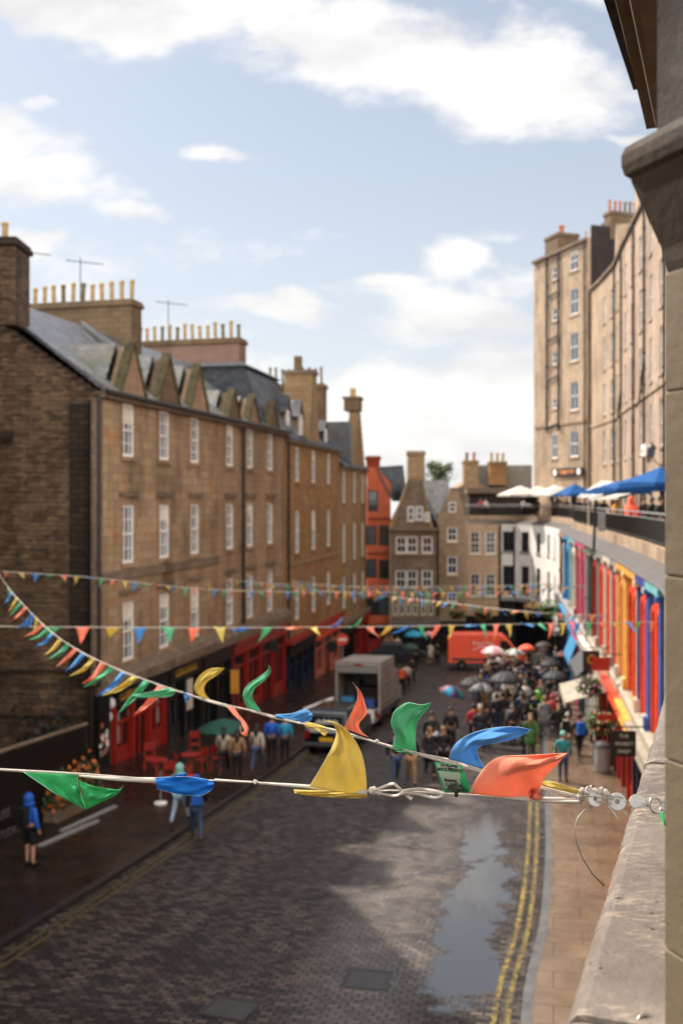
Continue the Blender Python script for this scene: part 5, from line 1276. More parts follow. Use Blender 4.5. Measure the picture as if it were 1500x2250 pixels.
loft([([(403,1520),(405,1530),(408,1545)], [(422,1526),(416,1535),(408,1545)], 4.5, 4.5, .01)], 'flag', MT['f_blue'], n2)
loft([([(290,1527),(315,1524),(340,1518),(368,1512),(385,1516)], [(291,1529),(315,1534),(345,1532),(370,1531),(386,1522)], 4.9, 4.8, .02)], 'flag', MT['f_green'], n2)
# streaming flags further along, drawn back and down by the wind
k = 3; cols_ = ['f_orange', 'f_yellow', 'f_blue', 'f_orange', 'f_green', 'f_yellow', 'f_blue', 'f_green']; acc = 0
for va, vb in zip(c2, c2[1:]):
    acc += (vb-va).length
    if va.y < 5.2 or acc < .43: continue
    acc = 0; Y = va.y; x = 750+va.x/Y*F; y = 1098-va.z/Y*F
    if x < 8: break
    sc = .25/Y*F; a = math.radians(random.uniform(122, 142) if x > 90 else random.uniform(85, 130)); w = sc*.15
    ex = x+math.cos(a)*sc*random.uniform(.9,1.15); ey = y+math.sin(a)*sc*random.uniform(.75,1.0)
    mx = (x+ex)/2+random.uniform(0,.1)*sc; my = (y+ey)/2+random.uniform(0,.12)*sc
    loft([([(x,y+1),(mx-w*.2,my-w*.25),(ex,ey)], [(x+w*.9,y+w*.5),(mx+w*.45,my+w*.35),(ex+.5,ey+.5)], Y, Y-.05, .03)], 'flag', MT[cols_[k % 8]], n2, nu=12, nv=8, wav=.02)
    k += 1
# grips, shackles and wire at the pillar end
gp = empty('rope_tensioner', P(1440, 1768, 1.96), 'cluster of white wire grips, discs and a steel ring tying the bunting to the pillar', 'tensioner')
MT['wplast'] = paint('white_plastic', '#c9c6c2', .35, .1, 20); MT['wpl2'] = paint('grey_metal_disc', '#77716a', .35, .2, 30, metal=.3); MT['wire'] = paint('coated_wire', '#9a958c', .4, .2, 60)
for (px, py, r_, tilt, mt) in ((1305, 1757, .0125, 20, 'wpl2'), (1355, 1762, .015, -35, 'wpl2'), (1398, 1763, .0135, 8, 'wplast')):
    mm = Matrix.Translation(P(px, py, 1.97)) @ Matrix.Rotation(math.radians(tilt), 4, 'Y') @ Matrix.Rotation(math.radians(62), 4, 'X')
    m = MB(); m.lathe([(r_*.3,-.0022),(r_*.95,-.0022),(r_*1.05,0),(r_*.95,.0028),(r_*.2,.004)], 20, mm); m.build('disc', MT[mt], gp, smooth=True)
    m = MB(); m.lathe([(r_*1.0,-.0015),(r_*1.14,-.001),(r_*1.14,.0035),(r_*1.0,.003)], 20, mm @ Matrix.Translation((0,0,.0008))); m.build('disc_rim', MT['wplast'], gp, smooth=True)
for (a, b) in (((1270,1752),(1300,1750)), ((1300,1750),(1345,1755)), ((1300,1762),(1345,1766)), ((1365,1762),(1385,1763)), ((1408,1765),(1424,1768)), ((1340,1748),(1372,1755))):
    m = MB(); m.tube([P(*a,1.97), P((a[0]+b[0])/2, (a[1]+b[1])/2-2, 1.96), P(*b,1.97)], .0016, 6); m.build('wire_link', MT['wire'], gp)
for (px, py, r_) in ((1283,1738,.007),(1297,1740,.008),(1312,1741,.008),(1330,1745,.0085),(1335,1752,.006),(1275,1748,.006),(1318,1736,.005)):
    knot(gp, px, py, 1.975, r_, 'tape_bundle')
strap(gp, [(1288,1738),(1292,1729),(1299,1727)], 3.5, 1.97, 'tape_end'); strap(gp, [(1270,1745),(1278,1738),(1290,1740)], 4, 1.97, 'tape_end'); strap(gp, [(1310,1733),(1313,1731),(1314,1736)], 4, 1.97, 'tape_end')
m = MB(); m.tube([P(1300,1771,1.97), P(1283,1780,1.96), P(1268,1798,1.95), P(1261,1820,1.94), P(1265,1850,1.94), P(1278,1885,1.94), P(1300,1920,1.95), P(1326,1946,1.96)], .0014, 6); m.build('loose_wire', MT['wire'], gp, smooth=True)
m = MB(); m.tube([P(1336,1772,1.97), P(1348,1786,1.965), P(1357,1801,1.96)], .0018, 6); m.build('wire_end', MT['wplast'], gp)
m = MB(); m.tube([P(1362,1776,1.97), P(1376,1791,1.965)], .0022, 6); m.build('wire_end', MT['wplast'], gp)
def torus(c, R1, r, m_, n=28, k=8):
    mb = MB()
    for i in range(n):
        for j in range(k):
            a, b = 2*math.pi*i/n, 2*math.pi*j/k; mb.v.append(m_ @ Vector(((R1+r*math.cos(b))*math.cos(a), (R1+r*math.cos(b))*math.sin(a), r*math.sin(b))))
    for i in range(n):
        for j in range(k): mb.f.append((i*k+j, ((i+1)%n)*k+j, ((i+1)%n)*k+(j+1)%k, i*k+(j+1)%k))
    return mb
mm = Matrix.Translation(P(1439, 1768, 1.93)) @ Matrix.Rotation(math.radians(72), 4, 'X') @ Matrix.Rotation(math.radians(20), 4, 'Y')
torus(None, .0135, .0028, mm).build('steel_ring', MT['steel'], gp, smooth=True)
m = MB(); m.tube([P(1452,1760,1.93), P(1472,1764,1.80)], .004, 8); m.build('eye_bolt', MT['steel'], gp)
e = empty('fixing_ring', P(1418, 2240, 1.15), 'small steel ring lying on the coping at the bottom edge', 'ring')
torus(None, .0105, .0022, Matrix.Translation(P(1420, 2252, 1.14)) @ Matrix.Rotation(math.radians(50), 4, 'X')).build('steel_ring', MT['steel'], e, smooth=True)
e = empty('green_strap', P(1450, 1785, 1.9), 'narrow green strap hanging down the pillar under the steel ring', 'strap')
m = MB()
for i in range(9):
    y = 1784+115*i/8; x = 1449+5*math.sin(i/8*2.2); m.v += [P(x, y, 1.88), P(x+(8-5*i/8+2*(i>5)), y, 1.84)]
for i in range(8): m.f.append((2*i, 2*i+1, 2*i+3, 2*i+2))
m.build('webbing', MT['tagg'], e, solid=.0012)
# ---- thinner lines further off
FP = []
for v in range(5):
    m = MB(); n = 6; w = .105; h = [.29,.28,.26,.24,.27][v]
    for i in range(n+1):
        t = i/n; hw = w*(1-t)+.002
        for j in range(5):
            s = -1+j/2; bend = [0,.06,.16,-.12,.03][v]*t*t*1.5
            m.v.append(Vector((s*hw+[0,.02,-.05,.07,-.02][v]*t*t, bend+.02*math.sin(s*3+t*4+v), -h*t*[1,.95,.8,.75,1][v]+.012*s*s)))
    for i in range(n):
        for j in range(4): q = i*5+j; m.f.append((q, q+1, q+6, q+5))
    o = m.build('flag', MT['f_orange'], smooth=True, solid=.001); FP.append(o.data); bpy.data.objects.remove(o)
def bunting(pts, spacing, label, r_=.006, size=1.0, sag=0, k0=0, group=None):
    P3 = curve3([P(*q) for q in pts], 10)
    e = empty('bunting', P3[0], label, 'bunting', group)
    m = MB(); m.tube(P3, r_, 5); m.build('cord', MT['cord'], e)
    acc = spacing*.3; k = k0; cnt = 0
    for a, b in zip(P3, P3[1:]):
        L1 = (b-a).length; d = (b-a).normalized()
        while acc < L1 and cnt < 98:
            c = a+d*acc; up = Vector((0,0,1)); y = up.cross(d).normalized(); z = d.cross(y)
            mm = Matrix.Identity(4)
            for i in range(3): mm[i][0] = d[i]; mm[i][1] = y[i]; mm[i][2] = z[i]; mm[i][3] = c[i]
            mm = mm @ Matrix.Rotation(random.choice((0, .1, -.3, -.9, .5, -1.5, .2)), 4, 'X') @ Matrix.Diagonal((size, size, size, 1))
            o = inst('flag', random.choice(FP), e, mm); o.material_slots[0].link = 'OBJECT'; o.material_slots[0].material = MT[seq(k)]
            s_ = o.modifiers.new('solid', 'SOLIDIFY'); s_.thickness = .001
            k += 1; cnt += 1; acc += spacing
        acc -= L1
    return e
bunting([(-40,1376,14.3),(400,1379,15.6),(800,1377,17.6),(1150,1371,20.6),(1447,1366,23.4)], .435, 'straight bunting line crossing the street just below the shop cornices', .006)
bunting([(6,1256,29.5),(190,1268,31),(480,1296,35),(800,1301,40),(1100,1300,44),(1306,1284,46.5)], .43, 'bunting line starting on the dark gable and sagging to the right-hand shops', .011, 1.0, k0=3)
bunting([(462,1272,47.6),(700,1287,52),(1000,1288,57),(1240,1284,62)], .5, 'far bunting line crossing in front of the gabled houses', .014, 1.15, k0=1)
bunting([(570,1283,52),(760,1302,48),(960,1322,41),(1100,1339,37),(1200,1347,35.5),(1330,1352,38)], .47, 'middle bunting line dipping to the right above the hanging baskets', .013, 1.15, k0=2)
bunting([(640,1276,58),(850,1296,64),(1060,1290,70),(1200,1281,74)], .6, 'farthest bunting line low across the brown gabled house', .016, 1.2, k0=0)
# ---------------------------------------------------------------- people
def skinmesh(js, eds, sub=1, root=0):
    names = list(js); ix = {n: i for i, n in enumerate(names)}
    me = bpy.data.meshes.new('s'); bm = bmesh.new(); lay = bm.verts.layers.skin.verify()
    vs = []
    for i, n in enumerate(names):
        v = bm.verts.new(js[n][:3]); r = js[n][3]; v[lay].radius = (r, r) if not isinstance(r, tuple) else r; v[lay].use_root = (i == root); vs.append(v)
    for a, b in eds: bm.edges.new((vs[ix[a]], vs[ix[b]]))
    bm.to_mesh(me); bm.free()
    o = bpy.data.objects.new('s', me); C.objects.link(o); sk = o.modifiers.new('k', 'SKIN'); sk.use_smooth_shade = True; sk.branch_smoothing = .6
    if sub: s_ = o.modifiers.new('u', 'SUBSURF'); s_.levels = sub; s_.render_levels = sub
    dg = bpy.context.evaluated_depsgraph_get(); dg.update(); out = bpy.data.meshes.new_from_object(o.evaluated_get(dg))
    bpy.data.objects.remove(o); return out
POSES = {}
def make_pose(key, lf=0, rf=0, la=0, ra=0, umb=False, lean=0, sit=False):
    j = {'pelvis': (0,0,.95,.13), 'spine': (0,-.01-lean*.3,1.13,.12), 'chest': (0,-lean*.7,1.32,.145), 'neck': (0,-lean,1.47,.055), 'jaw': (0,-.02-lean*1.05,1.55,.07), 'head': (0,-.005-lean*1.1,1.63,.088), 'crown': (0,.0-lean*1.1,1.70,.06)}
    for s, n, f in ((-1,'l',lf), (1,'r',rf)):
        j[n+'hip'] = (s*.09, 0, .88, .085)
        kz = .5; j[n+'knee'] = (s*.1, -.45*math.sin(f)-.03, .88-.40*math.cos(f), .06)
        k = j[n+'knee']; bk = .25 if f < 0 else .02
        j[n+'ankle'] = (s*.1, k[1]-.42*math.sin(f-bk)*1.0, max(.08, k[2]-.41*math.cos(f-bk)), .042)
        a = j[n+'ankle']; j[n+'toe'] = (s*.11, a[1]-.15, max(.035, a[2]-.05), .035)
        if sit:
            j[n+'knee'] = (s*.11, -.42, .92, .06); j[n+'ankle'] = (s*.11, -.45, .5, .042); j[n+'toe'] = (s*.11, -.6, .46, .035)
    for s, n, f in ((-1,'l',la), (1,'r',ra)):
        j[n+'sho'] = (s*.18, -lean*.8, 1.40, .06)
        j[n+'elb'] = (s*.25, -lean*.8-.27*math.sin(f)+.02, 1.40-.28*math.cos(f), .045)
        e = j[n+'elb']; j[n+'wri'] = (s*.25, e[1]-.24*math.sin(f+.35), e[2]-.24*math.cos(f+.35), .03)
        if (umb and s == 1):
            j[n+'elb'] = (.26, -.1, 1.17, .045); j[n+'wri'] = (.17, -.26, 1.30, .03)
        w = j[n+'wri']; e = j[n+'elb']; d = Vector(w[:3])-Vector(e[:3]); d.normalize(); h = Vector(w[:3])+d*.08
        j[n+'palm'] = (h.x, h.y, h.z, (.036, .02))
    ed = [('pelvis','spine'),('spine','chest'),('chest','neck'),('neck','jaw'),('jaw','head'),('head','crown')]
    arms = []; legs = []
    for n in 'lr':
        arms += [('chest',n+'sho'),(n+'sho',n+'elb'),(n+'elb',n+'wri'),(n+'wri',n+'palm')]; legs += [('pelvis',n+'hip'),(n+'hip',n+'knee'),(n+'knee',n+'ankle'),(n+'ankle',n+'toe')]
    body = skinmesh(j, ed+arms+legs)
    # fingers, thumb, nose, ears as small tapered pieces joined to the body mesh
    m = MB(); m.v = [v.co.copy() for v in body.vertices]; m.f = [tuple(p.vertices) for p in body.polygons]
    for s, n in ((-1,'l'), (1,'r')):
        w = Vector(j[n+'wri'][:3]); h = Vector(j[n+'palm'][:3]); d = (h-w).normalized(); sd_ = Vector((0,1,0)) if abs(d.y) < .8 else Vector((0,0,1)); sd_ = (sd_-d*sd_.dot(d)).normalized(); inn = Vector((-s,0,0))
        for q in range(4):
            b0 = h+sd_*(.024-.016*q)+d*.01; l_ = (.07,.078,.073,.058)[q]; m.tube([b0, b0+d*l_*.5+inn*.006, b0+d*l_*.85+inn*.022], [.009,.008,.006], 5)
        b0 = w+d*.03-sd_*.028; m.tube([b0, b0+d*.03-sd_*.022+inn*.01, b0+d*.058-sd_*.02+inn*.018], [.011,.009,.007], 5)
    hx = j['head']; m.ball((hx[0], hx[1]-.088, hx[2]-.025), (.012,.018,.02), n=6, k=4)
    for s in (-1, 1): m.ball((s*.088, hx[1]+.005, hx[2]-.02), (.01,.02,.03), n=6, k=4); m.ball((s*.032, hx[1]-.08, hx[2]+.005), (.012,.008,.008), n=6, k=4)
    def mk(m_, nm): o = m_.build(nm, MT['skin'], smooth=True); me = o.data; bpy.data.objects.remove(o); return me
    bodym = mk(m, 'body')
    def scaled(keys, k, add): return {n: tuple(j[n][:3])+((tuple(x*k+add for x in j[n][3]) if isinstance(j[n][3], tuple) else j[n][3]*k+add),) for n in keys}
    ck = ['pelvis','spine','chest']+[n+x for n in 'lr' for x in ('sho','elb','wri')]
    cj = scaled(ck, 1.18, .014); cj['collar'] = (0,-lean,1.45,.075)
    coat = skinmesh(cj, [('pelvis','spine'),('spine','chest'),('chest','collar')]+[(a,b) for a,b in arms if 'palm' not in b])
    tk = ['pelvis']+[n+x for n in 'lr' for x in ('hip','knee','ankle')]
    trs = skinmesh(scaled(tk, 1.1, .008), [(a,b) for a,b in legs if 'toe' not in b])
    shk = [n+x for n in 'lr' for x in ('knee','hip')]+['pelvis']
    sh = skinmesh(scaled(shk, 1.12, .014), [('pelvis','lhip'),('pelvis','rhip'),('lhip','lknee'),('rhip','rknee')], root=4)
    m = MB()
    for n in 'lr':
        a, t = j[n+'ankle'], j[n+'toe']; m.tube([(a[0],a[1]+.06,t[2]+.012),(a[0],a[1],t[2]+.02),(t[0],t[1],t[2]+.01),(t[0],t[1]-.05,t[2])], [.03,.052,.046,.02], 8)
    sho = mk(m, 'shoes')
    m = MB(); m.ball((hx[0], hx[1]+.018, hx[2]+.022), (.100,.104,.102), n=12, k=8); hair = mk(m, 'hair')
    m = MB(); m.ball((hx[0], hx[1]+.018, hx[2]+.02), (.102,.106,.104), n=12, k=8); m.tube([(hx[0],hx[1]+.06,hx[2]),(hx[0],hx[1]+.1,hx[2]-.18),(hx[0],hx[1]+.12,hx[2]-.34)], [.085,.085,.03], 10); hairl = mk(m, 'hair')
    m = MB(); m.ball((hx[0], hx[1]+.025, hx[2]+.0), (.125,.125,.15), n=12, k=8); m.lathe([(.15,-.16),(.12,-.1),(.11,-.05)], 12, Matrix.Translation((hx[0],hx[1]+.01,hx[2]))); hood = mk(m, 'hood')
    m = MB(); m.lathe([(.24,.55),(.21,.8),(.175,1.0),(.165,1.15)], 14, Matrix.Diagonal((1,.8,1,1))); skirt = mk(m, 'coat_skirt')
    m = MB(); m.lathe([(.42,.75),(.36,1.0),(.27,1.3),(.10,1.5)], 16, Matrix.Diagonal((1,.75,1,1))); cape = mk(m, 'cape')
    m = MB(); m.box(-.14,.14,.13,.29,1.02,1.45); o = m.build('backpack', MT['black'], bevel=.04); 
    b = o.data; bpy.data.objects.remove(o)
    for me in (coat, trs, sh): me.materials.clear(); me.materials.append(MT['black'])
    POSES[key] = dict(body=bodym, coat=coat, trousers=trs, shorts=sh, shoes=sho, hair=hair, hairl=hairl, hood=hood, skirt=skirt, cape=cape, backpack=b, hand=j['rpalm'][:3])
make_pose('stand'); make_pose('walk', .42, -.38, -.35, .4); make_pose('step', -.3, .34, .3, -.25, lean=.02); make_pose('umb', .12, -.1, .1, 0, True); make_pose('umbwalk', .36, -.32, -.2, 0, True); make_pose('lean', 0, .08, .6, .5, lean=.09)
COLS = {'black':'#0c0c0e','dark navy':'#121826','charcoal':'#1e1e21','brown':'#33231a','olive':'#3a3c26','cream':'#b3a692','white':'#c9c4bc','grey':'#6b6a69','bright blue':'#0e55b0','teal':'#1c7f80','red':'#a81c20','orange':'#d2562a','lime green':'#5fae2a','mint':'#7dbcae','mustard':'#c98620','purple':'#3b2a58','dark green':'#1f3d2a','tan':'#94714c','pale blue':'#8aa3b8','dark red':'#5a1418','turquoise':'#1e8bab','pink':'#c98a92','denim blue':'#2f4361','green':'#3f7038','hot orange':'#ef5a3a'}
CM = {}
def cm(n):
    if n not in CM: CM[n] = paint(n.replace(' ', '_')+'_fabric', COLS[n], .7, .2, 6, bump=.2, bscale=25)
    return CM[n]
used = {}
def person(loc, face, coat, trou, label, pose='stand', h=1.0, hair='hair', head='hair', long_=False, shorts=False, cape=False, pack=None, group=None, z=None):
    p = POSES[pose]; o = bpy.data.objects.new('person', p['body']); C.objects.link(o)
    o.location = loc; o.rotation_euler = (0, 0, face); o.scale = (h,)*3
    tag(o, label, 'person', group)
    def ch(nm, key, mt):
        c = bpy.data.objects.new(nm, p[key]); C.objects.link(c); c.parent = o
        c.material_slots[0].link = 'OBJECT'; c.material_slots[0].material = mt
    ch('jacket', 'coat', cm(coat)); ch('shorts' if shorts else 'trousers', 'shorts' if shorts else 'trousers', cm(trou)); ch('shoes', 'shoes', MT['shoe'])
    if head == 'hood': ch('hood', 'hood', cm(coat))
    elif head == 'long': ch('hair', 'hairl', MT[hair])
    elif head in COLS: ch('hat', 'hood' if False else 'hair', cm(head))
    else: ch('hair', 'hair', MT[hair])
    if long_: ch('coat_skirt', 'skirt', cm(coat))
    if cape: ch('poncho', 'cape', cm(coat))
    if pack: ch('backpack', 'backpack', cm(pack))
    return o
# umbrellas
def umbrella(loc, cols, label, r_=.55, tilt=(0,0), group=None, z0=1.25):
    e = empty('umbrella', loc, label, 'umbrella', group); e.rotation_euler = (tilt[0], tilt[1], random.uniform(0, .7))
    n = 8; m = MB(); h = .30
    rows = [(0.03, h), (.3, h*.93), (.6, h*.68), (.85, h*.33), (1, 0)]
    mats = [cm(c) for c in cols]
    for q, mt in enumerate(mats):
        m = MB()
        for k in range(n):
            if k % len(mats) != q: continue
            o = len(m.v); K_ = 4
            for (rr_, z) in rows:
                for i in range(K_+1):
                    a = 2*math.pi*(k+i/K_)/n; sc = 1-.07*math.sin(math.pi*i/K_)*rr_; m.v.append(Vector((r_*rr_*sc*math.cos(a), r_*rr_*sc*math.sin(a), .85+z*r_/.55+.02*math.sin(math.pi*i/K_)*rr_)))
            for a in range(len(rows)-1):
                for i in range(K_): s_ = o+a*(K_+1)+i; m.f.append((s_, s_+1, s_+K_+2, s_+K_+1))
        m.build('canopy', mt, e, smooth=True, solid=.004, world=False)
    m = MB(); m.tube([(0,0,-.05),(0,0,.85+h*r_/.55+.05)], .008, 6); s_ = m.build('shaft', MT['steel'], e, world=False)
    m = MB(); m.tube([(0,0,-.02),(0,0,-.1),(.02,0,-.14),(.05,0,-.13)], .014, 6); h_ = m.build('handle', MT['ink'], s_, world=False)
    m = MB()
    for k in range(n): a = 2*math.pi*k/n; m.tube([(0,0,.78),(r_*.55*math.cos(a), r_*.55*math.sin(a), .85+h*.65*r_/.55)], .004, 4)
    m.build('stretchers', MT['steel'], e, world=False)
    return e
def gp_(px, py, dz=0): v = PG(px, py); v.z += dz; return v
def held(p, cols, label, **k):
    h = Vector(POSES['umb']['hand']); 
    w = p.matrix_basis @ h; umbrella(w, cols, label, **k)
pi = math.pi
# named people on the left pavement and the road
person(gp_(65, 1913, .12), 2.6, 'bright blue', 'black', 'person in blue hooded coat and shorts standing at the bottom left pavement', 'stand', 1.0, head='hood', shorts=True, pack='black')
person(gp_(395, 1822, .12), 2.9, 'mint', 'pale blue', 'person in mint hooded jacket and pale trousers walking along the left kerb', 'walk', .98, head='hood')
person(gp_(432, 1845, .0), 3.3, 'black', 'denim blue', 'person in black jacket and jeans with blue bag just behind the mint jacket', 'step', 1.0, head='bright blue', pack='bright blue')
person(gp_(492, 1715, .12), 3.1, 'cream', 'black', 'person in cream top and black trousers left of the pair in pale jackets', 'walk', 1.0, head='long')
person(gp_(521, 1722, .12), 3.2, 'tan', 'black', 'person with long dark hair in beige jacket by the green parasol', 'stand', 1.0, head='long')
person(gp_(564, 1705, .12), 3.0, 'cream', 'denim blue', 'person in white padded jacket walking towards the parked black taxi', 'walk', .98, head='long')
person(gp_(597, 1683, .12), 3.1, 'bright blue', 'black', 'person in bright blue raincoat beside the black taxi', 'stand', 1.02)
person(gp_(626, 1680, .12), 3.2, 'turquoise', 'black', 'person in dark turquoise jacket right of the bright blue raincoat', 'stand', .97, head='grey')
person(gp_(869, 1722), .1, 'black', 'denim blue', 'person in black jacket and jeans hidden behind the green flag', 'walk', 1.02)
person(gp_(903, 1722), .0, 'black', 'tan', 'person in black coat with tan trousers behind the green flag', 'step', .98, head='long')
person(gp_(944, 1706), .05, 'black', 'charcoal', 'person in long black coat walking up the middle of the road', 'step', 1.0, head='long', hair='hairb', long_=True)
person(gp_(974, 1698), -.1, 'black', 'grey', 'person with fair hair in black coat right of the long black coat', 'stand', .95, head='hair', hair='hairb', long_=True)
person(gp_(948, 1668), .0, 'black', 'white', 'person in black jacket over white shirt behind the long black coat', 'walk', 1.04)
person(gp_(990, 1655), .15, 'black', 'black', 'person in black under the pink and turquoise umbrella on the road', 'stand', 1.05)
umbrella(gp_(978, 1612, .0)+Vector((0,0,.95)), ['turquoise', 'purple', 'teal', 'pink'], 'rainbow panelled umbrella on the road left of the crowd', .62, tilt=(.25, .2))
a = person(gp_(905, 1506), 3.0, 'black', 'black', 'person in black under the dark green umbrella walking beyond the box truck', 'umbwalk', 1.0); held(a, ['dark green'], 'dark green umbrella over the walker beyond the box truck', r_=.6)
a = person(gp_(912, 1466), 3.0, 'brown', 'black', 'person in brown under the turquoise umbrella by the far kerb', 'umb', 1.0); held(a, ['turquoise'], 'turquoise umbrella by the far kerb', r_=.75)
a = person(gp_(945, 1462), 2.8, 'cream', 'tan', 'person in cream coat under the pink umbrella left of the red van', 'umb', 1.0, long_=True); held(a, ['pink'], 'pink umbrella left of the red van', r_=.5)
person(gp_(960, 1462), 2.8, 'black', 'black', 'person in black beside the pink umbrella', 'stand', 1.0)
person(gp_(882, 1528), 3.1, 'red', 'black', 'person with red bag close beside the open box truck', 'stand', 1.0, pack='orange')
person(gp_(893, 1518), 3.0, 'cream', 'black', 'person in cream top behind the red bag by the box truck', 'stand', .95)
person(gp_(848, 1444, .12), .4, 'tan', 'black', 'person in tan seated coat outside the brown house', 'lean', .95, hair='hairb')
person(gp_(862, 1446, .12), -.6, 'tan', 'tan', 'fair haired person leaning outside the brown house', 'lean', .95, hair='hairb')
person(gp_(873, 1446, .12), .1, 'cream', 'black', 'person in cream jacket outside the brown house', 'stand', .95)
# crowd: distinct figures first
person(gp_(1045, 1546), 3.0, 'purple', 'denim blue', 'person in purple jacket at the left edge of the crowd', 'stand', 1.0)
person(gp_(1062, 1544), 3.1, 'bright blue', 'denim blue', 'person in blue jacket at the left edge of the crowd', 'stand', 1.0)
person(gp_(1236, 1726, .12), 2.9, 'teal', 'denim blue', 'person in mint and teal hooded jacket standing on the right pavement', 'stand', .98, head='mint')
person(gp_(1272, 1678, .12), 3.2, 'black', 'black', 'person in black with bright blue backpack behind the mint jacket', 'walk', 1.0, pack='bright blue')
person(gp_(1313, 1695, .12), 3.0, 'black', 'black', 'person in black with blue cap walking beside the hanging black sign', 'step', 1.0, head='bright blue')
person(gp_(1165, 1668), 3.0, 'green', 'olive', 'person in green jacket with long fair hair at the front of the crowd', 'walk', 1.0, head='long', hair='hairb', long_=True)
person(gp_(1182, 1604), 3.0, 'lime green', 'black', 'person in lime green hooded raincoat in the crowd', 'stand', 1.0, head='hood', cape=True)
person(gp_(1212, 1612), 2.9, 'red', 'black', 'person in bright red jacket right of the lime green raincoat', 'stand', .98, head='red')
person(gp_(1040, 1640), 3.1, 'red', 'black', 'person with red shoulder bag left of the striped umbrella', 'stand', 1.0)
a = person(gp_(1068, 1640), 3.1, 'black', 'black', 'person under the black and grey striped umbrella', 'umb', 1.0); held(a, ['grey', 'charcoal'], 'grey and charcoal striped umbrella at the front of the crowd', r_=.58)
a = person(gp_(1050, 1625), 3.1, 'black', 'black', 'person under the big black umbrella at the left of the crowd', 'umb', 1.02); held(a, ['black'], 'big black umbrella at the left edge of the crowd', r_=.68)
a = person(gp_(1120, 1610), 3.1, 'charcoal', 'black', 'person under the wide black umbrella in mid crowd', 'umb', 1.0); held(a, ['charcoal'], 'wide black umbrella in the middle of the crowd', r_=.8)
a = person(gp_(1228, 1600), 3.1, 'black', 'black', 'person under the dark purple-grey umbrella near the white awning', 'umb', 1.0); held(a, ['charcoal'], 'dark grey umbrella beside the lime green raincoat', r_=.62)
a = person(gp_(1088, 1520), 3.0, 'charcoal', 'black', 'person under the white and teal umbrella in front of the red van', 'umb', 1.0); held(a, ['white', 'pink'], 'white umbrella in front of the red van bonnet', r_=.75)
a = person(gp_(1135, 1524), 3.0, 'cream', 'charcoal', 'person under the silver umbrella near the red van', 'umb', 1.0); held(a, ['grey', 'white'], 'silver grey umbrella right of the white umbrella', r_=.6)
a = person(gp_(1162, 1508), 3.0, 'black', 'black', 'person under the orange-red umbrella', 'umb', 1.0); held(a, ['hot orange'], 'orange-red umbrella at the back of the crowd', r_=.55)
a = person(gp_(1215, 1560), 3.0, 'black', 'black', 'person under the black umbrella below the coloured shops', 'umb', 1.0); held(a, ['black'], 'black umbrella close to the coloured shopfronts', r_=.6)
a = person(gp_(1200, 1500), 3.0, 'black', 'black', 'person under the brown umbrella at the back right', 'umb', 1.0); held(a, ['brown'], 'brown umbrella at the back right of the crowd', r_=.6)
a = person(gp_(1245, 1530), 3.0, 'black', 'black', 'person under the dark red umbrella by the blue shop', 'umb', 1.0); held(a, ['dark red'], 'dark red umbrella by the blue shop', r_=.55)
# dense crowd
rnd = random.Random(11); taken = []; n = 0; tries = 0
coats = ['black']*9+['dark navy']*5+['charcoal']*5+['brown']*3+['olive']*2+['grey','cream','white','tan','dark red','dark green','teal','denim blue','red','pale blue','purple']
ctx = lambda px, py: ('crowd back near red van' if py < 1535 and px < 1160 else 'crowd back by the shops' if py < 1535 else 'left part of crowd' if px < 1110 else 'middle of crowd' if px < 1190 else 'crowd by the shopfronts')
while n < 84 and tries < 6000:
    tries += 1; Yw = rnd.uniform(37.5, 70); lo = 1050+max(0, (Yw-60))*2; 
    hi = 750+(2.75+.2*Yw-1.6)/Yw*F if Yw < 62 else 1225
    px = rnd.uniform(lo, min(hi, 1330)); q = Vector(((px-750)/F*Yw, Yw, G(Yw)))
    if any((q-t).length < .62 for t in taken): continue
    if Yw < 41 and rnd.random() < .5: continue
    taken.append(q); py = 1098-q.z/Yw*F; n += 1
    co_ = rnd.choice(coats); tc_ = rnd.choice(['black','black','denim blue','charcoal','tan','grey']); hd = rnd.choice(['hair','hair','long','hood','grey','black','white'])
    hn = {'hair': rnd.choice(('dark', 'fair')), 'long': rnd.choice(('long dark','long fair')), 'hood': 'hooded', 'grey': 'grey hat', 'black': 'black hat', 'white': 'white hat'}[hd]
    hl = {'hooded': 'hood up'}.get(hn, hn+('' if 'hat' in hn else ' hair'))
    lab = 'person in %s coat, %s trousers, %s, %s' % (co_, tc_.replace('denim blue', 'denim'), hl, ctx(px, py))
    grp = 'people in the crowd'
    if lab in used:
        for ex in ('bareheaded walker', 'with bag'): pass
    used[lab] = 1
    person(q, pi+rnd.uniform(-.9, .9) if rnd.random() < .75 else rnd.uniform(-.7, .7), co_, tc_, lab, rnd.choice(['stand','walk','step','lean','stand']), rnd.uniform(.9, 1.05), hair='hairb' if 'fair' in hl else 'hair', head=hd, long_=rnd.random() < .3, pack=rnd.choice([None,None,None,'black','grey']), group=grp)

# ---------------------------------------------------------------- vehicles
def ext(m, prof, y0, y1, mat4, inset=0):  # prof in (x,z) extruded across y
    n = len(prof); a = [mat4 @ Vector((x, y0, z)) for x, z in prof]; b = [mat4 @ Vector((x, y1, z)) for x, z in prof]
    m.add(a+b, [tuple(range(n)), tuple(range(2*n-1, n-1, -1))]+[(i, i+n, (i+1) % n+n, (i+1) % n) for i in range(n)])
def wheel(e, M4, x, y, r_, w):
    mm = M4 @ Matrix.Translation((x, y, r_)) @ Matrix.Rotation(pi/2, 4, 'X')
    g = MB(); g.lathe([(r_*.62,-w/2),(r_*.95,-w/2),(r_,-w*.3),(r_,w*.3),(r_*.95,w/2),(r_*.62,w/2)], 24, mm); wo = g.build('wheel', MT['tyre'], e)
    g = MB(); g.lathe([(r_*.1,-w*.52),(r_*.6,-w*.45),(r_*.62,w*.45),(r_*.1,w*.52)], 16, mm); g.build('rim', MT['chrome'], wo)
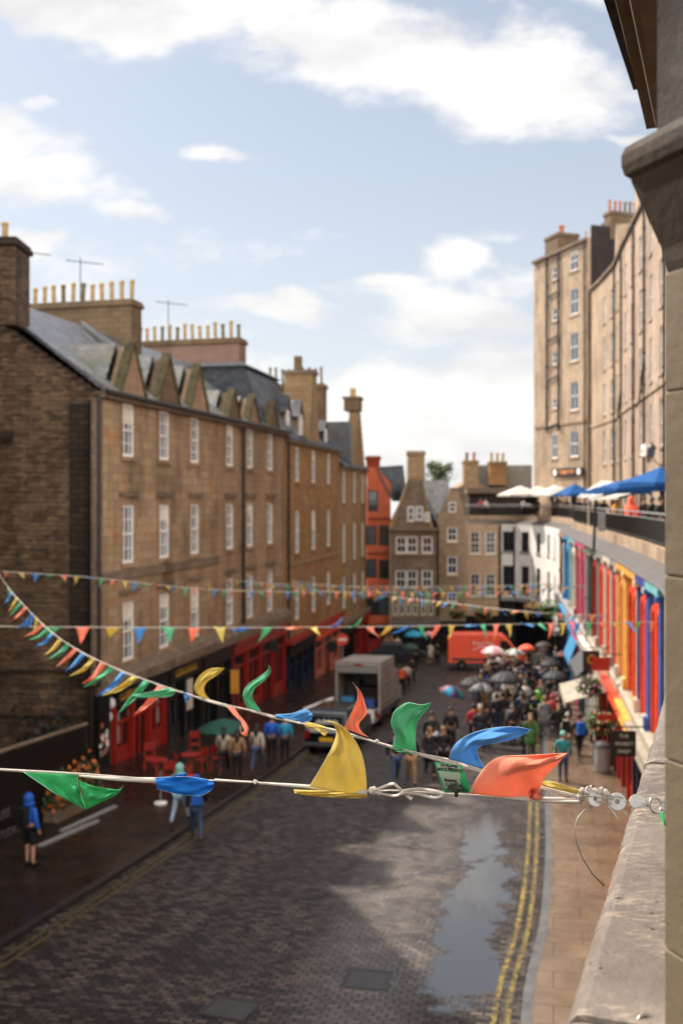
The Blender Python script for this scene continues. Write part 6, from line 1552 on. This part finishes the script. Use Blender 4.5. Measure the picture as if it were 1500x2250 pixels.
def frame_at(loc, yaw, slope=True):
    n = Vector((0, .065, 1)).normalized() if slope else Vector((0,0,1))
    q = Vector((0,0,1)).rotation_difference(n)
    return Matrix.Translation(loc) @ q.to_matrix().to_4x4() @ Matrix.Rotation(yaw, 4, 'Z')
MT['vred'] = paint('van_red_paint', '#ff5a38', .25, .06, 1, spec=.6); MT['trim'] = paint('grey_bumper_plastic', '#3a3a3c', .6, .2)
MT['vwhite'] = paint('truck_body_panel', '#8d837a', .5, .25, 1); MT['tblack'] = paint('glossy_black_paint', '#0a0a0b', .15, .1, 1, spec=.7); MT['plate'] = paint('yellow_number_plate', '#c99a1e', .4, .05); MT['lampr'] = paint('red_tail_lamp', '#7a0f0c', .2, .1); MT['lampw'] = paint('headlamp_lens', '#b9bcc0', .1, .1)
# red delivery van
loc = Vector((P(985,1460,70.5).x, 70.5, G(70.5))); van = empty('delivery_van', loc, 'bright red high-roof delivery van parked across the street', 'van')
V = frame_at(loc, math.radians(-9))
prof = [(.0,.42),(.0,2.35),(.08,2.52),(.3,2.6),(3.3,2.6),(3.75,2.52),(4.25,2.1),(4.75,1.42),(5.45,1.2),(5.6,1.0),(5.62,.42)]
m = MB(); ext(m, prof, -1.0, 1.0, V); m.build('body', MT['vred'], van, bevel=.09)
m = MB(); ext(m, [(-.04,.36),(-.04,.55),(5.68,.55),(5.68,.36)], -1.02, 1.02, V); m.build('bumper', MT['trim'], van, bevel=.03)
m = MB(); ext(m, [(.3,.72),(.3,.86),(5.2,.86),(5.2,.72)], -1.025, 1.025, V); m.build('side_stripe', MT['trim'], van)
m = MB(); ext(m, [(3.62,1.38),(3.62,2.12),(4.02,2.12),(4.55,1.5),(4.55,1.38)], -1.012, 1.012, V); m.build('side_window', MT['glass'], van, bevel=.01)
m = MB(); ext(m, [(4.04,2.33),(4.30,2.1),(4.82,1.42),(4.72,1.42)], -.84, .84, V); m.build('windscreen', MT['glass'], van)
for x in (.95, 4.55):
    for y in (-.93, .93): wheel(van, V, x, y, .36, .24)
for y in (-.8, .8):
    m = MB(); m.ball(V @ Vector((5.5, y, .98)), (.14,.16,.12)); m.build('headlight', MT['lampw'], van)
    m = MB(); m.box(-.03,.0, y-.08, y+.08, .9, 1.5, V); m.build('tail_light', MT['lampr'], van)
m = MB(); m.box(4.35, 4.5, -1.25, -1.02, 1.35, 1.6, V); m.build('wing_mirror', MT['trim'], van, bevel=.02)
m = MB(); 
for x in (1.65, 3.5): m.box(x-.008, x+.008, -1.008, -1.0, .6, 2.3, V)
m.build('door_seam', MT['trim'], van)
tm_ = V @ Matrix.Translation((2.45, -1.014, 1.9)) @ Matrix.Rotation(pi/2, 4, 'X'); text('lettering', 'Royal Mail', .34, MT['white'], van, tm_, .004)
m = MB()
for i in range(7):
    a = i/7; m.box(1.7+1.5*a, 1.7+1.5*a+.2, -1.016, -1.01, 1.42+.22*math.sin(a*3.1), 1.48+.22*math.sin(a*3.1), V)
m.build('swoosh', MT['white'], van)
# box truck, open rear towards the camera
loc = Vector((.75, 45.2, G(45.2))); tk = empty('box_truck', loc, 'pale box truck with open back and lowered tail lift on the road', 'truck')
V = frame_at(loc, math.radians(-13.5)); w = 1.02; L_ = 3.5; b = .75; t = 2.88
m = MB(); m.box(-w, -w+.06, 0, L_, b, t, V); m.box(w-.06, w, 0, L_, b, t, V); m.box(-w+.06, w-.06, L_-.06, L_, b, t, V); m.box(-w, w, 0, L_, t, t+.07, V); m.box(-w+.06, w-.06, 0, L_, b, b+.06, V)
m.build('box_body', MT['vwhite'], tk)
m = MB(); m.box(-w-.03, w+.03, -.06, -.003, t-.12, t+.1, V); m.box(-w-.03, -w+.08, -.06, -.003, b-.1, t-.123, V); m.box(w-.08, w+.03, -.06, -.003, b-.1, t-.123, V); m.build('door_frame', MT['vwhite'], tk, bevel=.01)
m = MB(); m.box(-.2, .2, -.075, -.06, t-.1, t-.02, V); m.build('marker_lamp', MT['lampr'], tk)
for zq in (b+.25, b+1.1, t-.2): MB().box(w+.002, w+.03, .05, L_-.05, zq, zq+.05, V).build('rub_rail', MT['steel'], tk)
for xq in (-w+.1, w-.1): MB().box(xq-.09, xq+.09, -.1, -.065, b-.32, b-.12, V).build('tail_light', MT['lampr'], tk)
MB().box(-.28, .28, -.1, -.07, .5, .62, V).build('number_plate', MT['plate'], tk)
MB().box(-w+.1, w-.1, -.05, -.01, t-.42, t-.13, V).build('roller_shutter', MT['steel'], tk)
m = MB(); m.box(-w+.05, w-.05, -1.5, -.1, .38, .44, V); m.build('tail_lift', MT['steel'], tk)
m = MB(); m.box(-w, w, 0, 5.2, .5, .74, V); m.build('chassis', MT['trim'], tk)
m = MB(); ext(m, [(0,.5),(0,2.1),(.5,2.25),(1.1,2.2),(1.7,1.4),(2.2,1.25),(2.25,.5)], -w+.05, w-.05, V @ Matrix.Translation((0, L_+.1, 0)) @ Matrix.Rotation(pi/2, 4, 'Z')); m.build('cab', MT['vwhite'], tk, bevel=.05)
for y in (.9, 4.5):
    for x in (-.82, .82): 
        mm = V @ Matrix.Translation((x, y, .38)) @ Matrix.Rotation(pi/2, 4, 'Y'); g = MB(); g.lathe([(.24,-.12),(.36,-.12),(.38,-.07),(.38,.07),(.36,.12),(.24,.12)], 20, mm); wo = g.build('wheel', MT['tyre'], tk)
        g = MB(); g.lathe([(.05,-.13),(.23,-.1),(.23,.1),(.05,.13)], 12, mm); g.build('rim', MT['chrome'], wo)
def crate(x, y, z, sx, sy, sz, mt, lab, nm='crate'):
    c = V @ Vector((x, y, z)); e = empty(nm, c, lab, 'crate' if nm == 'crate' else nm.replace('_', ' '))
    m = MB(); m.box(x-sx/2, x+sx/2, y-sy/2, y+sy/2, z, z+sz, V); m.build('body', MT[mt] if mt in MT else cm(mt), e, bevel=.02)
    m = MB(); m.box(x-sx/2-.01, x+sx/2+.01, y-sy/2-.01, y+sy/2+.01, z+sz+.002, z+sz+.04, V); m.build('lid', MT['trim'], e, bevel=.01)
crate(-.6, .7, .82, .6, .6, .5, 'sky', 'blue crate low on the left inside the open truck'); crate(.35, .6, .82, .7, .6, .42, 'royal', 'deep blue crate on the truck floor to the right'); crate(.3, 1.6, .82, .9, .7, .8, 'brown', 'tall brown box at the back of the truck'); crate(-.55, 1.7, .82, .6, .6, 1.1, 'trim', 'dark stacked box at the back left of the truck')
crate(.62, -.35, .45, .4, .35, .45, 'whiter', 'white tub standing at the right of the tail lift'); crate(-.72, -.55, .45, .3, .3, .55, 'whiter', 'white tub at the left of the tail lift')
e = empty('truck_ramp', V @ Vector((-1.5, -.8, .9)), 'white plank leaning beside the back of the truck', 'plank')
m = MB(); m.tube([V @ Vector((-2.3,-.9,.85)), V @ Vector((-1.0,-.6,1.35))], .07, 4); m.build('plank', MT['whiter'], e)
# black taxi
loc = Vector((-.58, 38.6, G(38.6))); tx = empty('black_taxi', loc, 'black taxi with yellow rear plate parked by the left kerb', 'taxi')
V = frame_at(loc, math.radians(-13)); VR = V @ Matrix.Rotation(pi/2, 4, 'Z')
m = MB(); ext(m, [(0,.3),(0,.85),(.12,1.0),(.1,1.05),(4.4,1.0),(4.5,.8),(4.5,.3)], -.88, .88, VR); m.build('body', MT['tblack'], tx, bevel=.08)
m = MB(); ext(m, [(.06,1.0),(.28,1.62),(.5,1.74),(2.5,1.74),(2.75,1.66),(3.35,1.03)], -.78, .78, VR); m.build('cabin', MT['tblack'], tx, bevel=.07)
m = MB(); m.box(-.6, .6, .02, .2, 1.1, 1.5, V @ Matrix.Translation((0, .0, 0)) @ Matrix.Rotation(-.0, 4, 'X')); m.build('rear_window', MT['glass'], tx, bevel=.03)
m = MB(); m.box(-.28, .28, -.03, -.012, .52, .68, V); m.build('number_plate', MT['plate'], tx)
m = MB(); m.box(-.9, .9, -.06, .02, .32, .48, V); m.build('bumper', MT['trim'], tx, bevel=.03)
for x in (-.78, .78):
    m = MB(); m.box(x-.08, x+.08, -.02, .05, .62, .95, V); m.build('tail_light', MT['lampr'], tx, bevel=.01)
    for y in (.8, 3.6):
        mm = V @ Matrix.Translation((x, y, .33)) @ Matrix.Rotation(pi/2, 4, 'Y'); g = MB(); g.lathe([(.2,-.11),(.31,-.11),(.33,-.06),(.33,.06),(.31,.11),(.2,.11)], 20, mm); wo = g.build('wheel', MT['tyre'], tx)
        g = MB(); g.lathe([(.05,-.12),(.2,-.09),(.2,.09),(.05,.12)], 12, mm); g.build('rim', MT['chrome'], wo)
m = MB()
for i in range(9): m.box(-.42+.1*i, -.42+.1*i+.055, -.0, .005, 1.2, 1.32+.05*(i % 2), V)
m.build('window_sticker', MT['white'], tx)
# dark blue parked car, side on
loc = Vector((P(818,1445,76).x, 76, G(76))); cr = empty('parked_car', loc, 'dark blue car parked side-on before the orange house', 'car')
V = frame_at(loc, math.radians(-4)); m = MB(); ext(m, [(0,.3),(0,.8),(.1,.92),(3.9,.85),(4.0,.7),(4.0,.3)], -.85, .85, V); m.build('body', cm('dark navy'), cr, bevel=.08)
m = MB(); ext(m, [(.3,.9),(.7,1.4),(2.3,1.42),(3.0,.88)], -.72, .72, V); m.build('cabin', MT['glass'], cr, bevel=.05)
m = MB(); ext(m, [(.65,1.4),(.8,1.45),(2.2,1.46),(2.35,1.42)], -.74, .74, V); m.build('roof', cm('dark navy'), cr, bevel=.02)
for x in (.75, 3.2):
    for y in (-.78, .78): wheel(cr, V, x, y, .31, .2)
for y in (-.7, .7): m = MB(); m.ball(V @ Vector((3.92, y, .68)), (.1,.14,.09)); m.build('headlight', MT['lampw'], cr)
# ---------------------------------------------------------------- street furniture, signs
ne = Vector((P(752,1405,60).x, 60, G(60)+.12)); e = empty('no_entry_sign', ne, 'round red no-entry sign on a grey pole by the far left pavement', 'road sign')
zc = P(752,1405,60).z; m = MB(); m.tube([ne, Vector((ne.x, 60.06, zc+.4))], .04, 8); m.build('pole', MT['greyp'], e)
mm = Matrix.Translation((ne.x, 59.97, zc)) @ Matrix.Rotation(pi/2, 4, 'X'); m = MB(); m.lathe([(.36,-.02),(.36,.0)], 28, mm); m.build('disc', MT['redo'], e)
m = MB(); m.box(ne.x-.25, ne.x+.25, 59.955, 59.965, zc-.06, zc+.06); m.build('white_bar', MT['white'], e)
def fsign(fr, px, py, Y=None): s = fr.hit(px); q = fr.p(s, .75, 0); q.z = (1098-py)/F*q.y; return q
hanging_sign(fsign(A, 571, 1421), 0, .55, .65, 'black', [], 'round black hanging sign over the second red shopfront', round_=True, arm=0)
hanging_sign(fsign(B, 704, 1421), 0, .8, .75, 'black', [], 'oval black hanging sign before the salmon shopfront', round_=True, arm=0)
q = fsign(A, 483, 1498); e = empty('orange_banner', q, 'small vertical orange banner hanging from the black shopfront', 'banner')
m = MB(); m.box(q.x-.2, q.x+.2, q.y-.02, q.y+.02, q.z-.55, q.z+.55); m.build('cloth', cm('mustard'), e); m = MB(); m.tube([q+Vector((-.8,0,.58)), q+Vector((.25,0,.58))], .02, 6); m.build('rod', MT['pipe'], e)
# whisky shop sign and others on the right
q = P(1369, 1634, 24.8); hanging_sign(q, -.05, .60, .64, 'black', ['THE', 'WHISKY', 'SHOP'], 'square black hanging sign reading the whisky shop near the pillar', size=.125, arm=.35)
q = P(1298, 1450, 37); hanging_sign(q, 0, .62, .7, 'pipe', ['C'], 'dark hanging sign with a yellow crescent letter above the crowd', tm='gold', size=.5, arm=.4)
q = P(1319, 1459, 34); hanging_sign(q, 0, .62, .45, 'redd', [], 'dark maroon hanging sign beside the crescent sign', size=.1, arm=.4)
q = P(1332, 1576, 31.5); hanging_sign(q, .1, .6, .2, 'redd', [], 'small dark red board hanging below the white awning', arm=.4)
# awnings on the right
def awning(fr, s0, s1, z, drop, out, mt, label, val=.22):
    e = empty('shop_awning', fr.p((s0+s1)/2, .1, z), label, 'awning')
    m = MB(); q = [fr.p(s0,.14,z), fr.p(s1,.14,z), fr.p(s1,out,z-drop), fr.p(s0,out,z-drop)]; m.hexa([v-Vector((0,0,.03)) for v in q]+q); m.build('canopy', MT[mt], e)
    m = MB(); m.fbox(fr, s0, s1, out-.02, out, z-drop-val, z-drop-.031); m.build('valance', MT[mt], e)
    for s in (s0+.05, s1-.05): MB().tube([fr.p(s,.14,z-drop-.2), fr.p(s,out-.05,z-drop-.05)], .02, 5).build('arm', MT['pipe'], e)
def rfr(pa, pb): a, b = rpx(pa), rpx(pb); return Fr((a.x, a.y), (b.x, b.y))
fr = rfr(1322, 1345); awning(fr, 0, fr.len, -7.2, .5, 1.75, 'sillc', 'cream canvas awning reaching out over the pavement on the right', val=.25)
fr = rfr(1292, 1312); awning(fr, 0, fr.len, -6.9, .8, .9, 'trim', 'grey sloping shop awning below the pink bay')
fr = rfr(1262, 1285); awning(fr, 0, fr.len*.6, -7.2, 1.2, .6, 'sky', 'bright blue sloping shop awning')
# flower baskets
def flowers(c, r_, label, cols, group=None, n=260):
    e = empty('flower_basket', c, label, 'flower basket', group)
    m = MB(); m.lathe([(r_*.3,-r_*.7),(r_*.7,-r_*.35),(r_*.8,0)], 12, Matrix.Translation(c)); m.tube([c, c+Vector((0,0,r_*2))], .012, 4); m.build('basket', MT['pipe'], e)
    for nm, k, mts in (('foliage', n, None), ('blooms', n//2, cols)):
        for ci in (['#3c5a24'] if mts is None else mts):
            m = MB()
            for i in range(k // (1 if mts is None else len(mts))):
                d = Vector([random.gauss(0,1) for _ in range(3)]).normalized()*r_*random.uniform(.5,1.05); d.z = d.z*.8-r_*.1; q = c+d
                s_ = .07 if mts is None else .06; d1 = Vector([random.gauss(0,1) for _ in range(3)]).normalized()*s_; d2 = d1.orthogonal()
                m.add([q-d1, q+d2*.7, q+d1, q-d2*.7], [(0,1,2,3)])
            m.build(nm, paint(nm+ci[1:], ci, .7, .3, 4), e)['kind'] = 'stuff'
flowers(P(1003,1345,79), .75, 'left basket of red flowers on the brown house front', ['#b8402a','#c46a50'])
flowers(P(1060,1345,79), .85, 'right basket of red flowers on the brown house front', ['#b8402a','#d08a4a'])
flowers(P(1172,1335,74), .7, 'orange flower basket under the white building', ['#d0703a'])
flowers(P(1207,1333,69), .8, 'leafy green basket at the corner of the white building', ['#7d9a3a'])
flowers(P(1250,1362,60), .9, 'trailing basket with orange and pink blooms at the blue shop', ['#c98a4a','#d06a6a'])
flowers(P(1296,1505,37), .5, 'basket of pink and white flowers above the awning', ['#c77a9a','#d8c8c0'])
flowers(P(1318,1585,32.5), .5, 'hanging basket with pale flowers below the awning', ['#d9c08a','#c86a5a'])
# cafe set outside the red shop
def chair(loc, rot, label):
    e = empty('cafe_chair', loc, label, 'chair', 'red cafe chairs outside the shop'); e.rotation_euler = (0,0,rot)
    m = MB(); m.box(-.2,.2,-.2,.2,.43,.46); m.build('seat', MT['red'], e, bevel=.01, world=False)
    m = MB(); m.box(-.2,.2,.18,.21,.62,.9); m.build('backrest', MT['red'], e, bevel=.01, world=False)
    for x in (-.18,.18):
        for y in (-.18,.18): m = MB(); m.tube([(x,y,.43),(x*1.15,y*1.15,0)], .014, 6); m.build('leg', MT['redo'], e, world=False)
        m = MB(); m.tube([(x,.19,.44),(x,.21,.88)], .013, 6); m.build('back_post', MT['redo'], e, world=False)
def table(loc, label):
    e = empty('cafe_table', loc, label, 'table', 'red cafe tables outside the shop')
    m = MB(); m.lathe([(.34,.71),(.35,.74)], 20); m.build('table_top', MT['red'], e, world=False)
    m = MB(); m.tube([(0,0,.71),(0,0,.04)], .025, 8); m.build('stem', MT['redo'], e, world=False)
    m = MB(); m.lathe([(.22,0),(.05,.05)], 14); m.build('foot', MT['redo'], e, world=False)
for (px, py, r_, lab) in ((330,1698,.3,'red chair at the shop door in front of the window'), (398,1722,2.0,'red chair left of the cafe table below the window'), (440,1705,-2.0,'red chair right of the cafe table'), (482,1700,1.2,'red chair beside the person in the cream top'), (375,1745,.4,'red stool-like chair nearest the kerb'), (428,1668,.2,'red chair behind the cafe table')):
    chair(gp_(px, py, .12), r_, lab)
table(gp_(418,1712,.12), 'red cafe table below the red shop window'); table(gp_(345,1725,.12), 'red cafe table near the shop door')
q = gp_(492,1690,.12); e = empty('garden_parasol', q, 'small dark green parasol over the pavement tables', 'parasol')
zc = P(492,1592,q.y).z; m = MB(); m.lathe([(.95,zc-.15),(.5,zc+.08),(.02,zc+.22)], 8, Matrix.Translation((q.x,q.y,0))); m.build('canopy', paint('green_canvas','#0d4a3a',.7,.2), e); m = MB(); m.tube([q, Vector((q.x,q.y,zc+.2))], .02, 6); m.build('pole', MT['pipe'], e)
e = empty('sign_post', gp_(353,1775,.12), 'slim post with round white foot on the left pavement', 'post'); q = gp_(353,1775,.12)
m = MB(); m.tube([q, q+Vector((0,0,1.0))], .025, 8); m.build('post', MT['greyp'], e); m = MB(); m.lathe([(.2,0),(.2,.05),(.04,.09)], 16, Matrix.Translation(q)); m.build('foot', MT['whiter'], e)
for (px, py, r_, lab) in ((245,1545,.16,'white globe lamp above the corner of the red shop'), (237,1575,.17,'white oval lamp on the black corner pillar')):
    q = P(px, py, 36.2); e = empty('globe_lamp', q, lab, 'lamp'); m = MB(); m.ball(q, (r_, r_, r_*1.3)); m.build('globe', MT['white'], e); m = MB(); m.tube([q, q+Vector((-.4,.6,.2))], .025, 5); m.build('arm', MT['pipe'], e)
# posters on the black corner pier
e = empty('poster_board', A.p(.1,.3,-8), 'black corner board covered with small pale posters left of the red shop', 'notice board')
m = MB(); fr = A; m.fbox(fr, -.35, .55, .1, .2, G(36), -6.9); m.build('board', MT['black'], e)
for i in range(16):
    s = random.uniform(-.28,.3); z = random.uniform(-9.1,-7.7); m = MB(); m.fbox(fr, s, s+random.uniform(.08,.2), .203, .208+.001*i, z, z+random.uniform(.1,.22)); m.build('poster', MT[random.choice(['greyp','pink','white','greyp'])], e)
# black hoarding with lettering and flower display at the left edge
Hf = Fr((-10.6, 19.4), (-7.85, 30.6)); hq = Hf.p(Hf.len/2, 0, G(25)); hd = empty('black_hoarding', hq, 'long black hoarding with pale capital letters at the left edge of the pavement', 'hoarding')
m = MB(); n = 12
for i in range(n):
    a = Hf.len*i/n; b = Hf.len*(i+1)/n; z = G(Hf.p(b,0,0).y)+.1; m.fbox(Hf, a+.005, b-.005, -.3, 0, z, z+2.35)
m.build('panel', MT['black'], hd)
m = MB(); 
pts = [Hf.p(Hf.len*i/n, .03, G(Hf.p(Hf.len*i/n,0,0).y)+2.5) for i in range(n+1)]; m.tube(pts, .06, 6); m.build('top_rail', MT['fardark'], hd)
MT['hoardl'] = paint('dull_grey_lettering', '#4d4844', .6, .2)
def hlet(txt, px, py, sz, nm):
    s = Hf.hit(px); Yh = Hf.p(s,0,0).y; z = (1098-py)/F*Yh
    mm = Hf.tmat(s, .012, z); mm = mm @ Matrix.Rotation(math.atan(-.063), 4, 'Z'); text('lettering', txt, sz, MT['hoardl'], hd, mm, .006, align='RIGHT', bold=.006)
hlet('HOUSE', 22, 1784, .34, 'a'); hlet('THE STUDIO', 44, 1818, .32, 'b')
fd = empty('flower_display', Hf.p(8.6,.3,G(28)), 'trough of orange flowers and leaves against the black hoarding', 'planter')
m = MB(); a, b = Hf.hit(92), Hf.hit(185); zb = G(Hf.p(b,0,0).y)+.12; m.fbox(Hf, a, b, .05, .5, zb, zb+.45); m.build('trough', MT['fardark'], fd)
for nm, ci, k in (('foliage', '#2c3a16', 500), ('blooms', '#b8621c', 300)):
    m = MB()
    for i in range(k):
        q = Hf.p(random.uniform(a, b), random.uniform(.0,.6), zb+.45+abs(random.gauss(0,.4))); d1 = Vector([random.gauss(0,1) for _ in range(3)]).normalized()*.07; d2 = d1.orthogonal()
        m.add([q-d1, q+d2*.7, q+d1, q-d2*.7], [(0,1,2,3)])
    m.build(nm, paint(nm, ci, .7, .35, 4), fd)['kind'] = 'stuff'
e = empty('kerb_rail', Hf.p(8, .9, G(27)), 'low pale stone edging on the pavement beside the black hoarding', 'edging')
for (pa, pb) in (((85,1872),(215,1815)), ((135,1838),(255,1782))):
    qa, qb = gp_(*pa, .16), gp_(*pb, .16); m = MB(); fr = Fr((qa.x,qa.y),(qb.x,qb.y))
    z0, z1 = qa.z, qb.z; m.hexa([fr.p(0,-.06,z0-.1), fr.p(fr.len,-.06,z1-.1), fr.p(fr.len,.06,z1-.1), fr.p(0,.06,z0-.1), fr.p(0,-.06,z0+.02), fr.p(fr.len,-.06,z1+.02), fr.p(fr.len,.06,z1+.02), fr.p(0,.06,z0+.02)]); m.build('edging_stone', MT['greyp'], e)
# shrub at the foot of the gable
q = gp_(128,1690,.12); q = Vector((-10.2,34.6,G(34.6)+.1)); e = empty('shrub', q, 'dark bushy shrub at the foot of the rubble gable', 'shrub')
m = MB()
for i in range(700):
    c = q+Vector((random.gauss(0,.6), random.gauss(0,.3), abs(random.gauss(0,1))*.8+.2)); d1 = Vector([random.gauss(0,1) for _ in range(3)]).normalized()*.1; d2 = d1.orthogonal()*.6; m.add([c-d1, c+d2, c+d1, c-d2], [(0,1,2,3)])
m.build('foliage', paint('dark_leaves', '#141a0e', .6, .4, 4), e); m = MB(); m.tube([q, q+Vector((.1,0,1.2))], [.06,.03], 6); m.build('stem', MT['fardark'], e)
# litter bin
q = gp_(1322,1705,.12); e = empty('litter_bin', q, 'grey litter bin standing by the red column on the right pavement', 'bin')
m = MB(); m.lathe([(.24,0),(.28,.1),(.28,.85),(.3,.9)], 16, Matrix.Translation(q)); m.build('drum', MT['greyp'], e); m = MB(); m.lathe([(.3,.9),(.26,1.0),(.1,1.08)], 16, Matrix.Translation(q)); m.build('lid', MT['trim'], e)
q = P(1400,1731,25.5); e = empty('traffic_cone', Vector((q.x,q.y,G(q.y)+.12)), 'orange cone beside the blue shop column', 'cone')
m = MB(); m.lathe([(.2,G(q.y)+.17),(.05,G(q.y)+.85),(.03,G(q.y)+.87)], 14, Matrix.Translation((q.x,q.y,0))); m.build('cone', MT['peach'], e); m = MB(); m.box(q.x-.24,q.x+.24,q.y-.24,q.y+.24,G(q.y)+.12,G(q.y)+.16); m.build('base', MT['peach'], e)
# ---------------------------------------------------------------- terrace things
TF = -1.62
MT['canw'] = cloth('white_canvas', '#d9d2c6', .25, .8); MT['canb'] = cloth('blue_canvas', '#2a5a96', .2, .8)
def tY(px, back):  # distance at which the sight line of a column is this far behind the railing
    L_ = offset(FARP, -back)
    for a, b in zip(L_, L_[1:]):
        fr = Fr(a, b); s = fr.hit(px)
        if 0 <= s <= fr.len: return fr.p(s,0,0).y
    return 40
def tq(px, back, z):
    Y = tY(px, back) if back < 6 else back
    return Vector(((px-750)/F*Y, Y, z))
def parasol(px, py_edge, py_top, Y, half, mt, label, sides=4, rot=0):
    top = P(px, py_top, Y); ze = P(px, py_edge, Y).z; c = Vector((top.x, Y, TF)); e = empty('terrace_parasol', c, label, 'parasol')
    m = MB(); n = 4
    R_ = Matrix.Translation((c.x, c.y, 0)) @ Matrix.Rotation(rot, 4, 'Z')
    cs = [R_ @ Vector((sx*half, sy*half, ze)) for sx, sy in ((-1,-1),(1,-1),(1,1),(-1,1))]; lo = [v-Vector((0,0,.14)) for v in cs]; ap = Vector((top.x, Y, top.z))
    for i in range(4):
        a, b = cs[i], cs[(i+1)%4]; mid = (a+b)/2+Vector((0,0,.03)); m.add([a, mid, ap], [(0,1,2)]); m.add([mid, b, ap], [(0,1,2)]); m.add([a, b, lo[(i+1)%4], lo[i]], [(0,1,2,3)])
    m.build('canopy', MT[mt], e, solid=.006)
    m = MB(); m.tube([c, ap+Vector((0,0,.1))], .03, 8); m.build('pole', MT['pipe'], e)
    m = MB()
    for v in cs: m.tube([ap-Vector((0,0,.1)), v-Vector((0,0,.02))], .012, 4)
    m.build('ribs', MT['pipe'], e)
parasol(1143, 1087, 1067, 87.5, 1.6, 'canw', 'farthest left white parasol at the end of the terrace', rot=.2)
parasol(1183, 1088, 1067, 91, 1.6, 'canw', 'second white parasol from the left on the terrace', rot=.1)
parasol(1221, 1087, 1065, 85, 1.5, 'canw', 'third white parasol beside the striped awning', rot=.3)
parasol(1262, 1086, 1063, 66, 1.05, 'canb', 'small blue parasol between the white parasols and the striped awning', rot=.3)
parasol(1352, 1080, 1058, 53, 1.3, 'canb', 'middle blue parasol on the terrace', rot=.2)
parasol(1398, 1073, 1047, 46, 1.55, 'canb', 'blue parasol partly behind the biggest blue parasol', rot=.1)
parasol(1450, 1062, 1026, 38, 1.1, 'canb', 'biggest blue parasol next to the pillar', rot=.35)
# cream striped sail awnings
e = empty('striped_awning', P(1300,1085,52), 'cream and grey striped sloping awning over the terrace tables', 'awning')
fa = P(1262,1092,66); fb = P(1318,1093,55); ta = P(1322,1056,64); tb = P(1352,1058,55)
for k in range(7):
    t0, t1 = k/7, (k+1)/7; m = MB(); q = [fa.lerp(fb,t0), fa.lerp(fb,t1), ta.lerp(tb,t1), ta.lerp(tb,t0)]; m.hexa([v-Vector((0,0,.03)) for v in q]+q); m.build('canvas_strip', MT['canw'] if k % 2 == 0 else MT['greyp'], e)
m = MB(); 
for v in (fa, fb): m.tube([Vector((v.x,v.y,TF)), v], .03, 6)
m.build('post', MT['white'], e)
e = empty('cream_awning', P(1330,1095,42), 'long low cream awning edge behind the orange poncho', 'awning')
m = MB(); q = [P(1290,1096,54), P(1372,1090,46), P(1385,1084,48), P(1310,1088,56)]; m.hexa([v-Vector((0,0,.12)) for v in q]+q); m.build('canvas', MT['canw'], e)
m = MB(); v = P(1364,1092,46); m.tube([Vector((v.x,v.y,TF)), v], .05, 6); v = P(1292,1096,54); m.tube([Vector((v.x,v.y,TF)), v], .05, 6); m.build('post', MT['cream'], e)
for (px, Y, coat, head, lab, kw) in (
    (1386, 1.5, 'hot orange', 'hood', 'person in bright orange hooded poncho on the terrace behind the railing', dict(cape=True)),
    (1356, 1.7, 'mustard', 'grey', 'person in mustard raincoat left of the orange poncho', dict(cape=True)),
    (1323, 1.3, 'black', 'black', 'person in dark jacket leaning on the terrace railing', {}),
    (1311, 1.5, 'charcoal', 'tan', 'person with straw hat beside the dark jacket on the terrace', {}),
    (1413, 2.2, 'brown', 'hair', 'person right of the orange poncho with brown jacket', {}),
    (1432, 1.9, 'charcoal', 'grey', 'person in charcoal jacket with grey hat under the blue parasol', {}),
    (1450, 1.6, 'black', 'hair', 'person in black next to the pillar edge on the terrace', {}),
    (1290, 2.5, 'brown', 'hair', 'person in brown under the striped awning', {}),
    (1272, 2.0, 'black', 'long', 'person with long hair in black under the small blue parasol', {}),
    (1244, 2.2, 'olive', 'hair', 'person in olive between the white parasols', {}),
    (1219, 2.2, 'dark navy', 'white', 'person in navy with white hat under the third white parasol', {}),
    (1180, 2.2, 'black', 'hair', 'person in black beneath the second white parasol', {}),
    (1150, 2.0, 'white', 'hair', 'person in white beneath the farthest white parasol', {}),
    (1055, 90.3, 'red', 'hair', 'person in red beside the dark terrace cafe', {}),
    (1066, 90.3, 'white', 'hair', 'person in white beside the dark terrace cafe', {})):
    q = tq(px, Y, TF); person(q, random.uniform(-.6,.9) if px != 1386 else pi*.9, coat, 'black', lab, 'lean' if px == 1323 else 'stand', 1.0, head=head, **kw)
# dark pole with notice against the railing
q = P(1306,1150,42.5); e = empty('notice_post', Vector((q.x,q.y,-1.42)), 'black post with pale notice tied to the terrace railing', 'post')
m = MB(); m.tube([Vector((q.x-.1,q.y-.2,-2.2)), Vector((q.x,q.y-.1,.0))], .06, 6); m.build('post', MT['pipe'], e); m = MB(); m.box(q.x+.1,q.x+.42,q.y-.12,q.y-.1,-1.35,-.5); m.build('notice', MT['greyp'], e)
